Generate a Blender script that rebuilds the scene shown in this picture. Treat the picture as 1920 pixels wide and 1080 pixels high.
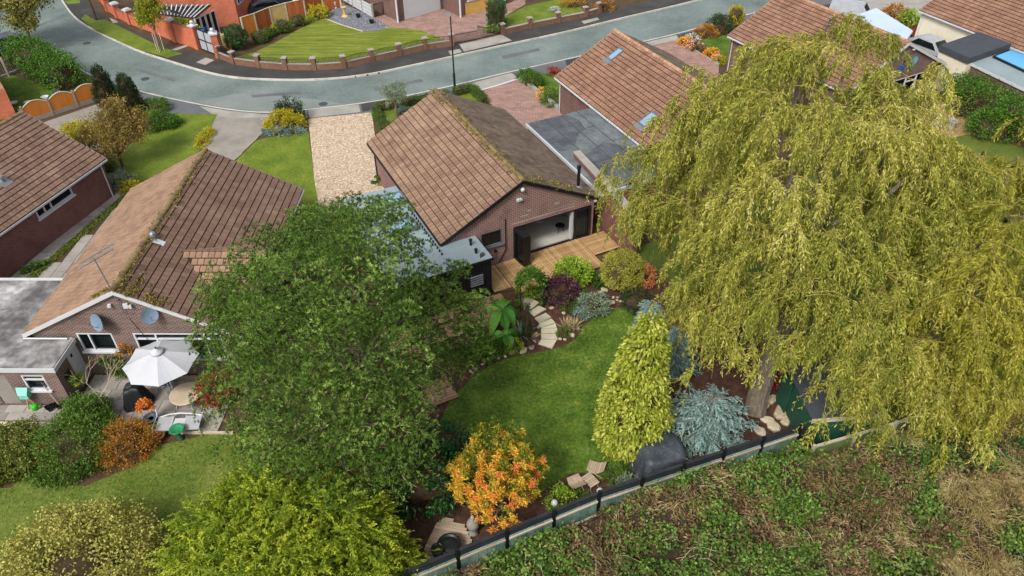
import bpy, math, random
import numpy as np
from mathutils import Vector, Matrix

for o in list(bpy.data.objects):
    bpy.data.objects.remove(o)
scene = bpy.context.scene
R = math.radians

# ---------------------------------------------------------------- camera
CAM_H, PITCH, ROLL, FPX = 25.662, R(39.531), R(-0.8256), 1422.38
cam_data = bpy.data.cameras.new('camera')
cam_data.sensor_width = 36.0
cam_data.lens = 36.0 * FPX / 1920.0
cam_data.clip_start = 0.5
cam_data.clip_end = 3000
cam = bpy.data.objects.new('camera', cam_data)
scene.collection.objects.link(cam)
_fw = Vector((0, math.cos(PITCH), -math.sin(PITCH)))
_up = Vector((0, math.sin(PITCH), math.cos(PITCH)))
_rt = Vector((1, 0, 0))
_c, _s = math.cos(ROLL), math.sin(ROLL)
_cx = _rt * _c + _up * _s
_cy = _up * _c - _rt * _s
cam.matrix_world = Matrix(((_cx.x, _cy.x, -_fw.x, 0), (_cx.y, _cy.y, -_fw.y, 0),
                           (_cx.z, _cy.z, -_fw.z, CAM_H), (0, 0, 0, 1)))
scene.camera = cam
scene.render.resolution_x, scene.render.resolution_y = 1024, 576

# ---------------------------------------------------------------- sky, sun, exposure
SUN_EL, SUN_AZ = R(48), R(-148)          # azimuth from +Y towards +X (negative: from the left)
world = bpy.data.worlds.new('World')
scene.world = world
world.use_nodes = True
wn = world.node_tree.nodes
wl = world.node_tree.links
sky = wn.new('ShaderNodeTexSky')
sky.sky_type = 'NISHITA'
sky.sun_disc = False
sky.sun_elevation = SUN_EL
sky.sun_rotation = SUN_AZ
sky.air_density = 1.0
sky.dust_density = 4.0
hsv = wn.new('ShaderNodeHueSaturation')
hsv.inputs['Saturation'].default_value = 0.35      # cloud cover takes most of the blue out
wl.new(sky.outputs[0], hsv.inputs['Color'])
bg = wn['Background']
bg.inputs['Strength'].default_value = 0.125
wl.new(hsv.outputs[0], bg.inputs['Color'])
sun_d = bpy.data.lights.new('sun', 'SUN')
sun_d.energy = 1.5
sun_d.angle = R(12)
sun_d.color = (1.0, 0.96, 0.9)
sun = bpy.data.objects.new('sun', sun_d)
scene.collection.objects.link(sun)
sun.location = (-30, -40, 60)
_d = Vector((math.sin(SUN_AZ) * math.cos(SUN_EL), math.cos(SUN_AZ) * math.cos(SUN_EL), math.sin(SUN_EL)))
sun.rotation_euler = (-_d).to_track_quat('-Z', 'Y').to_euler()
vs = scene.view_settings
vs.view_transform = 'Standard'
vs.look = 'None'
vs.gamma = 1.0
vs.exposure = 0.82
scene.render.engine = 'CYCLES'

# ---------------------------------------------------------------- helpers
rng = random.Random(7)
nrg = np.random.default_rng(11)
COL = scene.collection


def site(px, py, z=0.0):
    """survey: the point of the level plane at height z that the photograph shows at pixel px, py"""
    a, b = px - 960, py - 540
    u = (_c * a + _s * b) / FPX
    w = -(-_s * a + _c * b) / FPX
    ry, rz = math.cos(PITCH) + w * math.sin(PITCH), -math.sin(PITCH) + w * math.cos(PITCH)
    t = (z - CAM_H) / rz
    return Vector((u * t, ry * t, z))


def tag(o, label=None, cat=None, group=None, kind=None):
    if label: o['label'] = label
    if cat: o['category'] = cat
    if group: o['group'] = group
    if kind: o['kind'] = kind
    return o


def thing(name, label, cat, loc=(0, 0, 0), rz=0.0, group=None):
    o = bpy.data.objects.new(name, None)
    o.empty_display_size = 0.2
    COL.objects.link(o)
    o.location = loc
    o.rotation_euler = (0, 0, rz)
    return tag(o, label, cat, group)


def child(name, data, parent, mat=None, mw=None):
    o = bpy.data.objects.new(name, data)
    COL.objects.link(o)
    if parent is not None: o.parent = parent
    if mat is not None and len(data.materials) == 0: data.materials.append(mat)
    if mw is not None: o.matrix_local = mw
    return o


def copy_tree(o, parent=None):
    c = o.copy()
    COL.objects.link(c)
    c.parent = parent
    for ch in o.children:
        copy_tree(ch, c)
    return c


class MB:
    """collects faces; build() links them as one mesh object with metre-scale UVs"""
    def __init__(s):
        s.v, s.f = [], []

    def face(s, pts):
        n = len(s.v)
        s.v += [tuple(p) for p in pts]
        s.f.append(tuple(range(n, n + len(pts))))
        return s

    def hexa(s, p):                       # 8 points: bottom 4 ccw, top 4 ccw
        n = len(s.v)
        s.v += [tuple(q) for q in p]
        for q in ((3, 2, 1, 0), (4, 5, 6, 7), (0, 1, 5, 4), (1, 2, 6, 5), (2, 3, 7, 6), (3, 0, 4, 7)):
            s.f.append(tuple(n + i for i in q))
        return s

    def box(s, x0, x1, y0, y1, z0, z1):
        return s.hexa([(x0, y0, z0), (x1, y0, z0), (x1, y1, z0), (x0, y1, z0),
                       (x0, y0, z1), (x1, y0, z1), (x1, y1, z1), (x0, y1, z1)])

    def obox(s, c, a, sx, sy, sz):        # oriented box: c centre of the base, a angle
        ca, sa = math.cos(a), math.sin(a)
        P = lambda x, y, z: (c[0] + ca * x - sa * y, c[1] + sa * x + ca * y, c[2] + z)
        x, y = sx / 2, sy / 2
        return s.hexa([P(-x, -y, 0), P(x, -y, 0), P(x, y, 0), P(-x, y, 0),
                       P(-x, -y, sz), P(x, -y, sz), P(x, y, sz), P(-x, y, sz)])

    def bar(s, p, q, w, h=None):          # square bar between two points
        p, q = Vector(p), Vector(q)
        h = h or w
        d = (q - p).normalized()
        a = d.cross(Vector((0, 0, 1)))
        if a.length < 1e-4: a = Vector((1, 0, 0))
        a.normalize()
        b = a.cross(d).normalized()
        a, b = a * w / 2, b * h / 2
        return s.hexa([p - a - b, p + a - b, p + a + b, p - a + b, q - a - b, q + a - b, q + a + b, q - a + b])

    def prism(s, poly, z0, z1):
        n, m = len(s.v), len(poly)
        s.v += [(p[0], p[1], z0) for p in poly] + [(p[0], p[1], z1) for p in poly]
        s.f.append(tuple(n + m + i for i in range(m)))
        s.f.append(tuple(n + m - 1 - i for i in range(m)))
        for i in range(m):
            j = (i + 1) % m
            s.f.append((n + i, n + j, n + m + j, n + m + i))
        return s

    def tube(s, pts, rad, k=6, cap=True):
        pts = [Vector(p) for p in pts]
        if not isinstance(rad, (list, tuple)): rad = [rad] * len(pts)
        n0 = len(s.v)
        for i, p in enumerate(pts):
            d = (pts[min(i + 1, len(pts) - 1)] - pts[max(i - 1, 0)]).normalized()
            a = d.cross(Vector((0.13, 0.97, 0.2)))
            if a.length < 1e-3: a = d.cross(Vector((1, 0, 0)))
            a.normalize()
            b = d.cross(a)
            for j in range(k):
                t = 2 * math.pi * j / k
                s.v.append(tuple(p + (a * math.cos(t) + b * math.sin(t)) * rad[i]))
        for i in range(len(pts) - 1):
            for j in range(k):
                j2 = (j + 1) % k
                s.f.append((n0 + i * k + j, n0 + i * k + j2, n0 + (i + 1) * k + j2, n0 + (i + 1) * k + j))
        if cap:
            s.f.append(tuple(n0 + k - 1 - j for j in range(k)))
            m = n0 + (len(pts) - 1) * k
            s.f.append(tuple(m + j for j in range(k)))
        return s

    def lathe(s, prof, c=(0, 0, 0), k=12):  # prof: (radius, z)
        n0 = len(s.v)
        for r, z in prof:
            for j in range(k):
                t = 2 * math.pi * j / k
                s.v.append((c[0] + r * math.cos(t), c[1] + r * math.sin(t), c[2] + z))
        for i in range(len(prof) - 1):
            for j in range(k):
                j2 = (j + 1) % k
                s.f.append((n0 + i * k + j, n0 + i * k + j2, n0 + (i + 1) * k + j2, n0 + (i + 1) * k + j))
        s.f.append(tuple(n0 + k - 1 - j for j in range(k)))
        m = n0 + (len(prof) - 1) * k
        s.f.append(tuple(m + j for j in range(k)))
        return s

    def mesh(s, name, smooth=False):
        me = bpy.data.meshes.new(name)
        me.from_pydata(s.v, [], s.f)
        me.update()
        uv = me.uv_layers.new(name='UVMap')
        vs_ = me.vertices
        for p in me.polygons:
            n = p.normal
            if abs(n.z) > 0.75:
                for li in p.loop_indices:
                    co = vs_[me.loops[li].vertex_index].co
                    uv.data[li].uv = (co.x, co.y)
            else:
                t = Vector((-n.y, n.x, 0)).normalized()
                for li in p.loop_indices:
                    co = vs_[me.loops[li].vertex_index].co
                    uv.data[li].uv = (co.x * t.x + co.y * t.y, co.z)
        if smooth:
            me.polygons.foreach_set('use_smooth', [True] * len(me.polygons))
        return me

    def build(s, name, mat, parent=None, smooth=False):
        return child(name, s.mesh(name, smooth), parent, mat)


def sheet(name, pts, z, mat, kind='structure', label=None, parent=None):
    m = MB()
    m.face([(p[0], p[1], z) for p in pts])
    me = m.mesh(name)
    if len(me.polygons) and me.polygons[0].normal.z < 0: me.flip_normals()
    o = child(name, me, parent, mat)
    return tag(o, label=label, kind=kind)


def px(pts, z=0.0):
    return [site(a, b, z) for a, b in pts]


def inside(poly, P):
    x, y = P[:, 0], P[:, 1]
    r = np.zeros(len(P), bool)
    n = len(poly)
    for i in range(n):
        x1, y1, x2, y2 = poly[i][0], poly[i][1], poly[(i + 1) % n][0], poly[(i + 1) % n][1]
        if y1 == y2: continue
        r ^= ((y1 > y) != (y2 > y)) & (x < (x2 - x1) * (y - y1) / (y2 - y1) + x1)
    return r


def scatter(poly, n):
    xs, ys = [p[0] for p in poly], [p[1] for p in poly]
    out = np.zeros((0, 2))
    while len(out) < n:
        P = np.column_stack((nrg.uniform(min(xs), max(xs), n * 2), nrg.uniform(min(ys), max(ys), n * 2)))
        out = np.vstack((out, P[inside(poly, P)]))
    return out[:n]


def noise2(x, y, sc, seed=0):
    """smooth value noise 0..1"""
    g = np.random.default_rng(seed).random((64, 64))
    x, y = np.asarray(x) / sc, np.asarray(y) / sc
    xi, yi = np.floor(x).astype(int), np.floor(y).astype(int)
    fx, fy = x - xi, y - yi
    fx, fy = fx * fx * (3 - 2 * fx), fy * fy * (3 - 2 * fy)
    G_ = lambda i, j: g[i % 64, j % 64]
    return (G_(xi, yi) * (1 - fx) + G_(xi + 1, yi) * fx) * (1 - fy) + (G_(xi, yi + 1) * (1 - fx) + G_(xi + 1, yi + 1) * fx) * fy


def resample(pts, step):
    pts = [Vector((p[0], p[1])) for p in pts]
    out, acc = [pts[0]], 0.0
    for a, b in zip(pts, pts[1:]):
        l = (b - a).length
        d = step - acc
        while d <= l:
            out.append(a + (b - a) * (d / l))
            d += step
        acc = (acc + l) % step
    return out


def smoothline(pts, it=2):
    pts = [Vector((p[0], p[1])) for p in pts]
    for _ in range(it):
        q = [pts[0]]
        for a, b in zip(pts, pts[1:]):
            q += [a * 0.75 + b * 0.25, a * 0.25 + b * 0.75]
        q.append(pts[-1])
        pts = q
    return pts


# ---------------------------------------------------------------- materials
MATS = {}


def srgb(h):
    h = h.lstrip('#')
    v = [int(h[i:i + 2], 16) / 255 for i in (0, 2, 4)]
    return tuple(c / 12.92 if c <= 0.04045 else ((c + 0.055) / 1.055) ** 2.4 for c in v) + (1,)


def ramp(nt, cols, fac):
    r = nt.nodes.new('ShaderNodeValToRGB')
    e = r.color_ramp.elements
    cols = [srgb(c) if isinstance(c, str) else tuple(c) + (1,) for c in cols]
    while len(e) < len(cols): e.new(0.5)
    for i, c in enumerate(cols):
        e[i].position = i / (len(cols) - 1) if len(cols) > 1 else 0
        e[i].color = c
    nt.links.new(fac, r.inputs[0])
    return r.outputs[0]


def mth(nt, op, a, b):
    m = nt.nodes.new('ShaderNodeMath')
    m.operation = op
    for i, q in enumerate((a, b)):
        if isinstance(q, (int, float)): m.inputs[i].default_value = q
        else: nt.links.new(q, m.inputs[i])
    return m.outputs[0]


def base(name, rough, spec, metal=0.0):
    m = bpy.data.materials.new(name)
    m.use_nodes = True
    b = m.node_tree.nodes['Principled BSDF']
    b.inputs['Roughness'].default_value = rough
    b.inputs['Specular IOR Level'].default_value = spec
    b.inputs['Metallic'].default_value = metal
    MATS[name] = m
    return m, m.node_tree, b


def noise(nt, scale, detail=4.0, rough=0.6, coord='Object', stretch=None):
    tc = nt.nodes.new('ShaderNodeTexCoord')
    n = nt.nodes.new('ShaderNodeTexNoise')
    n.inputs['Scale'].default_value = scale
    n.inputs['Detail'].default_value = detail
    n.inputs['Roughness'].default_value = rough
    if stretch:
        mp = nt.nodes.new('ShaderNodeMapping')
        mp.inputs['Scale'].default_value = stretch
        nt.links.new(tc.outputs[coord], mp.inputs[0])
        nt.links.new(mp.outputs[0], n.inputs['Vector'])
    else:
        nt.links.new(tc.outputs[coord], n.inputs['Vector'])
    return n.outputs['Fac']


def contrast(nt, f, k):
    a = mth(nt, 'SUBTRACT', f, 0.5)
    a = mth(nt, 'MULTIPLY', a, k)
    m = mth(nt, 'ADD', a, 0.5)
    nt.nodes[-1].use_clamp = True
    return m


def bump(nt, b, h, strength, dist=0.02):
    n = nt.nodes.new('ShaderNodeBump')
    n.inputs['Strength'].default_value = strength
    n.inputs['Distance'].default_value = dist
    nt.links.new(h, n.inputs['Height'])
    nt.links.new(n.outputs[0], b.inputs['Normal'])


def surf(name, cols, scale=2.0, fine=30.0, rough=0.85, spec=0.25, bmp=0.3, k=2.2, rnd=0.0, metal=0.0, stretch=None, finew=0.35):
    """mottled surface: coarse + fine noise (+ per-piece random) through a colour ramp"""
    m, nt, b = base(name, rough, spec, metal)
    f1 = contrast(nt, noise(nt, scale, stretch=stretch), k)
    f2 = contrast(nt, noise(nt, fine, stretch=stretch), k)
    f = mth(nt, 'ADD', mth(nt, 'MULTIPLY', f1, 1 - finew), mth(nt, 'MULTIPLY', f2, finew))
    if rnd > 0:
        oi = nt.nodes.new('ShaderNodeObjectInfo')
        at = nt.nodes.new('ShaderNodeAttribute')
        at.attribute_name = 'rnd'
        r_ = mth(nt, 'FRACT', mth(nt, 'ADD', oi.outputs['Random'], at.outputs['Fac']), 0.0)
        f = mth(nt, 'ADD', mth(nt, 'MULTIPLY', f, 1 - rnd), mth(nt, 'MULTIPLY', r_, rnd))
    nt.links.new(ramp(nt, cols, f), b.inputs['Base Color'])
    if bmp: bump(nt, b, f2, bmp)
    return m


def plain(name, col, rough=0.6, spec=0.3, metal=0.0, dirt=0.12):
    c = srgb(col)[:3]
    lo = tuple(v * (1 - 2.2 * dirt) for v in c)
    return surf(name, [lo, c, tuple(min(1, v * (1 + dirt)) for v in c)], 1.7, 12.0, rough, spec, 0.05, metal=metal)


def brick(name, c1, c2, mortar, w=0.225, h=0.075, ms=0.012, k=1.0):
    m, nt, b = base(name, 0.9, 0.2)
    tc = nt.nodes.new('ShaderNodeTexCoord')
    t = nt.nodes.new('ShaderNodeTexBrick')
    t.inputs['Scale'].default_value = 1.0
    t.inputs['Brick Width'].default_value = w
    t.inputs['Row Height'].default_value = h
    t.inputs['Mortar Size'].default_value = ms
    t.inputs['Color1'].default_value = srgb(c1)
    t.inputs['Color2'].default_value = srgb(c2)
    t.inputs['Mortar'].default_value = srgb(mortar)
    t.inputs['Bias'].default_value = 0.0
    nt.links.new(tc.outputs['UV'], t.inputs['Vector'])
    f = contrast(nt, noise(nt, 1.1), 2.0)
    mx = nt.nodes.new('ShaderNodeMix')
    mx.data_type = 'RGBA'
    mx.blend_type = 'MULTIPLY'
    mx.inputs['Factor'].default_value = 1.0
    nt.links.new(t.outputs['Color'], mx.inputs['A'])
    nt.links.new(ramp(nt, [(0.68, 0.64, 0.62), (1, 1, 1), (1.18, 1.1, 1.05)], f), mx.inputs['B'])
    nt.links.new(mx.outputs['Result'], b.inputs['Base Color'])
    bump(nt, b, mth(nt, 'SUBTRACT', 1.0, t.outputs['Fac']), 0.5, 0.012)
    return m


def leafmat(name, cols, rough=0.6, transl=0.25, spec=0.3):
    m, nt, b = base(name, rough, spec)
    at = nt.nodes.new('ShaderNodeAttribute')
    at.attribute_name = 'rnd'
    c = ramp(nt, cols, at.outputs['Fac'])
    nt.links.new(c, b.inputs['Base Color'])
    if transl:
        tr = nt.nodes.new('ShaderNodeBsdfTranslucent')
        nt.links.new(c, tr.inputs['Color'])
        mx = nt.nodes.new('ShaderNodeMixShader')
        mx.inputs[0].default_value = transl
        nt.links.new(b.outputs[0], mx.inputs[1])
        nt.links.new(tr.outputs[0], mx.inputs[2])
        nt.links.new(mx.outputs[0], nt.nodes['Material Output'].inputs['Surface'])
    return m


def glassmat(name, tint, alpha, rough=0.03):
    m, nt, b = base(name, rough, 0.6)
    b.inputs['Base Color'].default_value = srgb(tint)
    tr = nt.nodes.new('ShaderNodeBsdfTransparent')
    tr.inputs['Color'].default_value = (0.75, 0.82, 0.82, 1)
    mx = nt.nodes.new('ShaderNodeMixShader')
    mx.inputs[0].default_value = alpha
    nt.links.new(tr.outputs[0], mx.inputs[1])
    nt.links.new(b.outputs[0], mx.inputs[2])
    nt.links.new(mx.outputs[0], nt.nodes['Material Output'].inputs['Surface'])
    return m


# ground
surf('earth', ['#33281c', '#4a3a28', '#5a4a34'], 1.2, 14, bmp=0.6)
surf('bark_mulch', ['#2c1d16', '#4a3228', '#6a4a38'], 3, 22, bmp=0.9)
surf('road', ['#505957', '#616c69', '#6e7976', '#7f8581'], 0.22, 5, rough=0.85, spec=.15, bmp=0.2, k=2.6, finew=0.35)
surf('road_dust', ['#646e6b', '#737977', '#85867f'], 0.35, 7, bmp=0.1)
surf('footway_dark', ['#2c2c2c', '#3a3938', '#4c4a47'], 0.6, 12, bmp=0.2)
surf('footway_grey', ['#4a4c4f', '#5c5e61', '#6b6b6b'], 0.5, 12, bmp=0.2)
surf('concrete', ['#78756f', '#908c85', '#a19d94'], 0.8, 12, bmp=0.2)
surf('concrete_drive', ['#69655f', '#857f77', '#958f86'], 0.7, 8, bmp=0.25)
surf('kerb', ['#8a877f', '#b3afa6', '#c9c4b8'], 1.5, 15, rnd=0.4)
surf('lawn_garden', ['#29400d', '#3d5613', '#546c1f', '#78803c'], 0.8, 7, k=3.2, bmp=0.6, finew=0.5)
surf('lawn_front', ['#384d0f', '#4f6217', '#677422', '#898640'], 0.7, 6, bmp=0.5, finew=0.5)
surf('lawn_rough', ['#34480f', '#4a5c1a', '#646f2c', '#8c8456'], 0.5, 6, bmp=0.6, finew=0.45)
surf('gravel', ['#6f5e4c', '#a08d77', '#bba78f', '#d9cdbb'], 2.0, 7.5, bmp=0.9, k=3.2, finew=0.8)
surf('lawn_striped', ['#3f4f10', '#58661a', '#707828', '#8e8c48'], 1.3, 7, bmp=0.5, finew=0.4, k=3, stretch=(.25, 2.2, 1))
surf('slate_chip', ['#3a3c44', '#62646d', '#a3a3a8'], 2.0, 7, bmp=0.9, k=3.2, finew=0.8)
brick('block_paving', '#9d7f75', '#8a6f66', '#6f5a52', 0.42, 0.21, 0.012)
brick('block_paving_tan', '#a98c63', '#937a56', '#6a583d', 0.42, 0.21, 0.02)
# walls
brick('brick_plum', '#47302d', '#5a3d38', '#8d8078', ms=0.014)
brick('brick_rose', '#522c2b', '#673a37', '#a18a82', w=.24, h=.08, ms=0.017)
brick('brick_red', '#6a3f3a', '#7f4a43', '#8f7a72', ms=0.011)
brick('brick_brown', '#4d302b', '#5f3e37', '#84756d', ms=0.013)
brick('brick_orange', '#b2553a', '#bf6344', '#b58a74', ms=0.008)
brick('brick_wall_red', '#653331', '#733f3a', '#857069', ms=0.011)
brick('brick_low', '#6a463b', '#79543f', '#7f6a5c', ms=0.01)
surf('cream_render', ['#bfb7a2', '#cfc8b3', '#d8d2c0'], 0.5, 9, bmp=0.05)
plain('white_paint', '#b6b8ba', 0.45, dirt=0.04)
plain('white_plastic', '#bcbfc2', 0.35, 0.4, dirt=0.03)
plain('black_paint', '#16171a', 0.45, 0.4)
surf('black_weathered', ['#15161a', '#232529', '#36383b'], 2.0, 14, rough=.8, bmp=.2, rnd=.3)
plain('black_timber', '#141414', 0.8)
plain('grey_metal', '#8b9095', 0.4, 0.5, 0.6)
plain('grey_frame', '#5c6066', 0.5)
plain('dark_felt', '#3d4147', 0.75)
surf('flat_roof_blue', ['#6f8084', '#818f93', '#8d9a9d'], 0.5, 5, rough=0.45, bmp=0.03, k=1.5)
surf('flat_roof_felt', ['#454343', '#636160', '#8a8887', '#b5b4b4'], 0.5, 2.2, bmp=0.1, k=3.6)
surf('flat_roof_slate', ['#4b5153', '#606668', '#757b7c'], 0.7, 6, bmp=0.1, rough=.95, spec=.1, k=3)
surf('flat_roof_patch', ['#3d4045', '#505358', '#63676b'], 0.8, 6, bmp=0.1, rough=.95, spec=.1, k=3)
surf('flat_roof_pale', ['#9fb0c4', '#adbdd0', '#b9c6d6'], 0.4, 6, rough=0.5, bmp=0.03)
surf('interior_floor', ['#98958e', '#aeaba4', '#bbb8b1'], 0.8, 5, rough=0.35, bmp=0)
# roofs
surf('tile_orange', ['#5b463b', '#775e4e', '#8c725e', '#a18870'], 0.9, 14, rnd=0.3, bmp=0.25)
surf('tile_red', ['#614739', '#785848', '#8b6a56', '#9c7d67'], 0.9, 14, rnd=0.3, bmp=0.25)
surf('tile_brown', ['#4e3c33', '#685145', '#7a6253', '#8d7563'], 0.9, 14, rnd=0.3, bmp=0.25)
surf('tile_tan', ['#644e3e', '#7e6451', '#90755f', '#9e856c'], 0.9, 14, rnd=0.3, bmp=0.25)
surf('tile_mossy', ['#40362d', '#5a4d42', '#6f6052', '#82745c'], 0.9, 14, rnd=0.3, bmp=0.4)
surf('roof_deck', ['#1d1512', '#2c201b', '#39301f'], 3, 20)
surf('ridge', ['#41352a', '#5f4d3c', '#7b6a45', '#6d5442'], 4, 20, rnd=0.4, bmp=0.4)
surf('ridge_clay', ['#6e4f3c', '#8d6a52', '#a38068', '#b0937a'], 4, 20, rnd=0.4, bmp=0.4)
surf('ground_grass', ['#33400f', '#45551a', '#5a6428', '#6f6c3c'], 0.5, 6, bmp=.6)
leafmat('moss', ['#3d3a16', '#5d5a20', '#8a7a3a', '#a8955a'], 0.9, 0.0)
# timber
surf('deck_new', ['#72553a', '#9a7a52', '#b39368', '#c4a980'], 2.4, 11, rnd=0.35, bmp=0.2, k=2.8)
surf('deck_pink', ['#7d5c46', '#96735a', '#a8846c', '#b69780'], 1.0, 8, rnd=0.45, bmp=0.15)
surf('deck_old', ['#857260', '#9d8b77', '#b3a18c', '#c2b4a2'], 1.5, 9, rnd=0.45, bmp=0.2)
surf('fence_orange', ['#a4602a', '#bc7433', '#c97f3a'], 0.8, 9, rnd=0.2, bmp=0.1, stretch=(4, 4, 0.6))
surf('fence_rust', ['#6d3a20', '#93502b', '#ad6436', '#c48a5c'], 3.0, 12, rnd=0.3, bmp=0.2, stretch=(5, 5, 0.5))
surf('fence_sand', ['#a28a56', '#b89d65', '#c8ae78'], 2, 9, bmp=0.1)
surf('fence_green', ['#3c564c', '#567368', '#6d897e', '#84998f'], 2.2, 12, k=3, bmp=0.2, rnd=0.3)
surf('fence_olive', ['#4c5c36', '#647548', '#7d8b60'], 1.2, 10, bmp=0.2, rnd=0.3)
surf('timber_pale', ['#9a8f78', '#b5ab92', '#c7bfa8'], 2, 12, bmp=0.2, rnd=0.3)
plain('shed_green', '#1f4a38', 0.7)
surf('teak', ['#8d7a66', '#a8957f', '#bcab95'], 3, 18, rnd=0.3)
surf('stone_slab', ['#98917c', '#b3ab94', '#c5bea8'], 2.0, 15, rnd=0.3, bmp=0.2)
surf('rock', ['#7d6f58', '#a79a80', '#c0b69d', '#cfc7b4'], 3.0, 15, rnd=0.4, bmp=0.5)
surf('paving_grey', ['#66615c', '#817b75', '#96908a', '#a29c94'], 1.2, 10, rnd=0.45, bmp=0.3)
surf('paving_buff', ['#a79c82', '#bdb296', '#c9bfa5'], 1.2, 10, rnd=0.3, bmp=0.2)
surf('bark_tree', ['#3a2c22', '#5d4939', '#7a6350'], 3, 14, bmp=1.0, stretch=(3, 3, 0.7))
surf('bark_grey', ['#4a4238', '#6d6355', '#8d8373'], 3, 14, bmp=1.0, stretch=(3, 3, 0.7))
surf('twig_pale', ['#8a7a66', '#a9997f', '#bfb098'], 3, 14)
surf('twig_gold', ['#675c26', '#83763a', '#978a50'], 3, 14)
surf('twig_brown', ['#2a2016', '#3f3122', '#55452f'], 3, 14)
surf('terracotta', ['#7a4028', '#96543a', '#a9674c'], 3, 14)
glassmat('glass_window', '#10151a', 0.5)
glassmat('glass_dark', '#0c0f12', 0.85)
glassmat('glass_sky', '#7d9db3', 0.92, 0.12)
plain('glass_blue', '#4a9fd0', 0.1, 0.8, dirt=0.03)
plain('cover_black', '#191a1c', 0.55, 0.4)
surf('tarp', ['#25282d', '#3a3f46', '#565c65'], 3.0, 9, rough=0.5, spec=0.4, bmp=0.6)
plain('canvas', '#aeb0b4', 0.8, dirt=0.03)
plain('blue_fabric', '#22375f', 0.8)
plain('grey_fabric', '#9a9b9e', 0.8)
plain('table_tan', '#b3a48c', 0.5)
plain('turquoise', '#7cc0b0', 0.5)
plain('bright_green', '#3aa81e', 0.4)
plain('pot_green', '#1f7a4c', 0.35, 0.5)
plain('car_white', '#e6eaee', 0.2, 0.6, dirt=0.02)
plain('car_dark', '#2a3238', 0.2, 0.6, dirt=0.05)
plain('tyre', '#151515', 0.8)
plain('bin_blue', '#1e4f96', 0.5)
plain('plant_pot', '#4a5560', 0.5)
plain('yellow_brick', '#c49a54', 0.8)
plain('dish', '#66788a', 0.5)
plain('grey_gate', '#9a9da2', 0.6)
MT = MATS

# ================================================================ ground, road, plots
sheet('ground', [(-900, -900), (900, -900), (900, 900), (-900, 900)], -0.16, MT['earth'])
SK = smoothline(px([(-120, 20), (45, 78), (85, 100), (130, 117), (183, 148), (270, 173), (372, 195), (430, 205), (500, 212), (600, 203), (700, 190),
                    (760, 180), (870, 155), (960, 133), (1087, 105), (1207, 77), (1273, 62), (1407, 25), (1500, 2), (1620, -28), (1800, -70)]))
NK = smoothline(px([(80, -60), (115, 0), (135, 30), (168, 53), (215, 75), (265, 98), (320, 115), (385, 135), (430, 144), (480, 148), (580, 150),
                    (680, 142), (760, 125), (860, 103), (960, 81), (1060, 60), (1160, 35), (1260, 12), (1300, 2), (1420, -27), (1600, -70)]))
sheet('road', [(-90, 30)] + [(p.x, p.y - 1) for p in SK] + [(p.x, p.y + 1) for p in reversed(NK)] + [(-60, 130), (-90, 130)], -0.12, MT['road'])


def slab(name, pts, mat, z0=-0.16, z1=0.0):
    o = MB().prism(pts, z0, z1).build(name, mat)
    if o.data.polygons[0].normal.z < 0: o.data.flip_normals()
    return tag(o, kind='structure')


slab('plot_south', [(p.x, p.y) for p in reversed(SK)] + [(-90, SK[0].y), (-90, -40), (80, -40), (80, SK[-1].y)], MT['earth'])
slab('plot_north', [(p.x, p.y) for p in NK] + [(80, NK[-1].y), (80, 140), (NK[0].x, 140)], MT['earth'])


def kerbline(name, line, inward):
    pts = resample(line, 0.915)
    root = tag(child(name, MB().tube([(p.x, p.y, -0.14) for p in pts], 0.02, 4).mesh(name), None, MT['concrete']), kind='structure')
    me = MB().box(-0.45, 0.45, -0.065, 0.065, -0.15, 0.016).mesh('kerbstone')
    me.materials.append(MT['kerb'])
    for a, b in zip(pts, pts[1:]):
        d = b - a
        n = Vector((-d.y, d.x)).normalized() * inward
        c = (a + b) / 2 + n * 0.05
        child('kerbstone', me, root, None, Matrix.Translation((c.x, c.y, 0)) @ Matrix.Rotation(math.atan2(d.y, d.x), 4, 'Z'))


kerbline('south_kerb', SK, -1)
kerbline('north_kerb', NK, 1)


def band(line, w0, w1):
    a, b = [], []
    for i, p in enumerate(line):
        d = (line[min(i + 1, len(line) - 1)] - line[max(i - 1, 0)]).normalized()
        n = Vector((-d.y, d.x))
        a.append(p + n * w0)
        b.append(p + n * w1)
    return a + b[::-1]


sheet('south_footway', band(SK, -0.12, -2.0), 0.004, MT['footway_grey'])
sheet('north_footway', band(NK, 0.12, 2.3), 0.004, MT['footway_dark'])
# worn dusty crossing on the road by the concrete drive, fan of dried run-off further left
sheet('road_dust_patch', px([(372, 191), (440, 176), (500, 178), (590, 186), (640, 194), (600, 200), (500, 209), (430, 203)], -0.12), -0.116, MT['road_dust'])
sheet('road_runoff_fan', px([(88, 80), (152, 77), (158, 79), (120, 87), (88, 92)], -0.12), -0.116, MT['road_dust'])
for nm, pl, mt in (
        ('drive_apron', [(374, 199), (430, 208), (500, 215), (575, 209), (577, 219), (505, 224), (432, 226), (398, 214)], 'concrete'),
        ('drive_apron', [(578, 207), (672, 196), (676, 210), (580, 221)], 'concrete'),
        ('drive_apron', [(872, 159), (958, 137), (975, 147), (894, 171)], 'concrete'),
        ('drive_apron', [(1209, 80), (1268, 66), (1273, 74), (1222, 86)], 'concrete'),
        ('drive_apron', [(861, 83), (942, 66), (960, 76), (870, 97)], 'concrete'),
        ('footway_patch', [(1270, 66), (1330, 50), (1336, 60), (1276, 76)], 'footway_dark'),
        ('footway_patch', [(676, 195), (735, 183), (738, 196), (680, 210)], 'footway_dark'),
        ('footway_patch', [(1060, 113), (1100, 104), (1085, 125), (1062, 122)], 'footway_dark')):
    sheet(nm, px(pl), 0.008, MT[mt])
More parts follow.
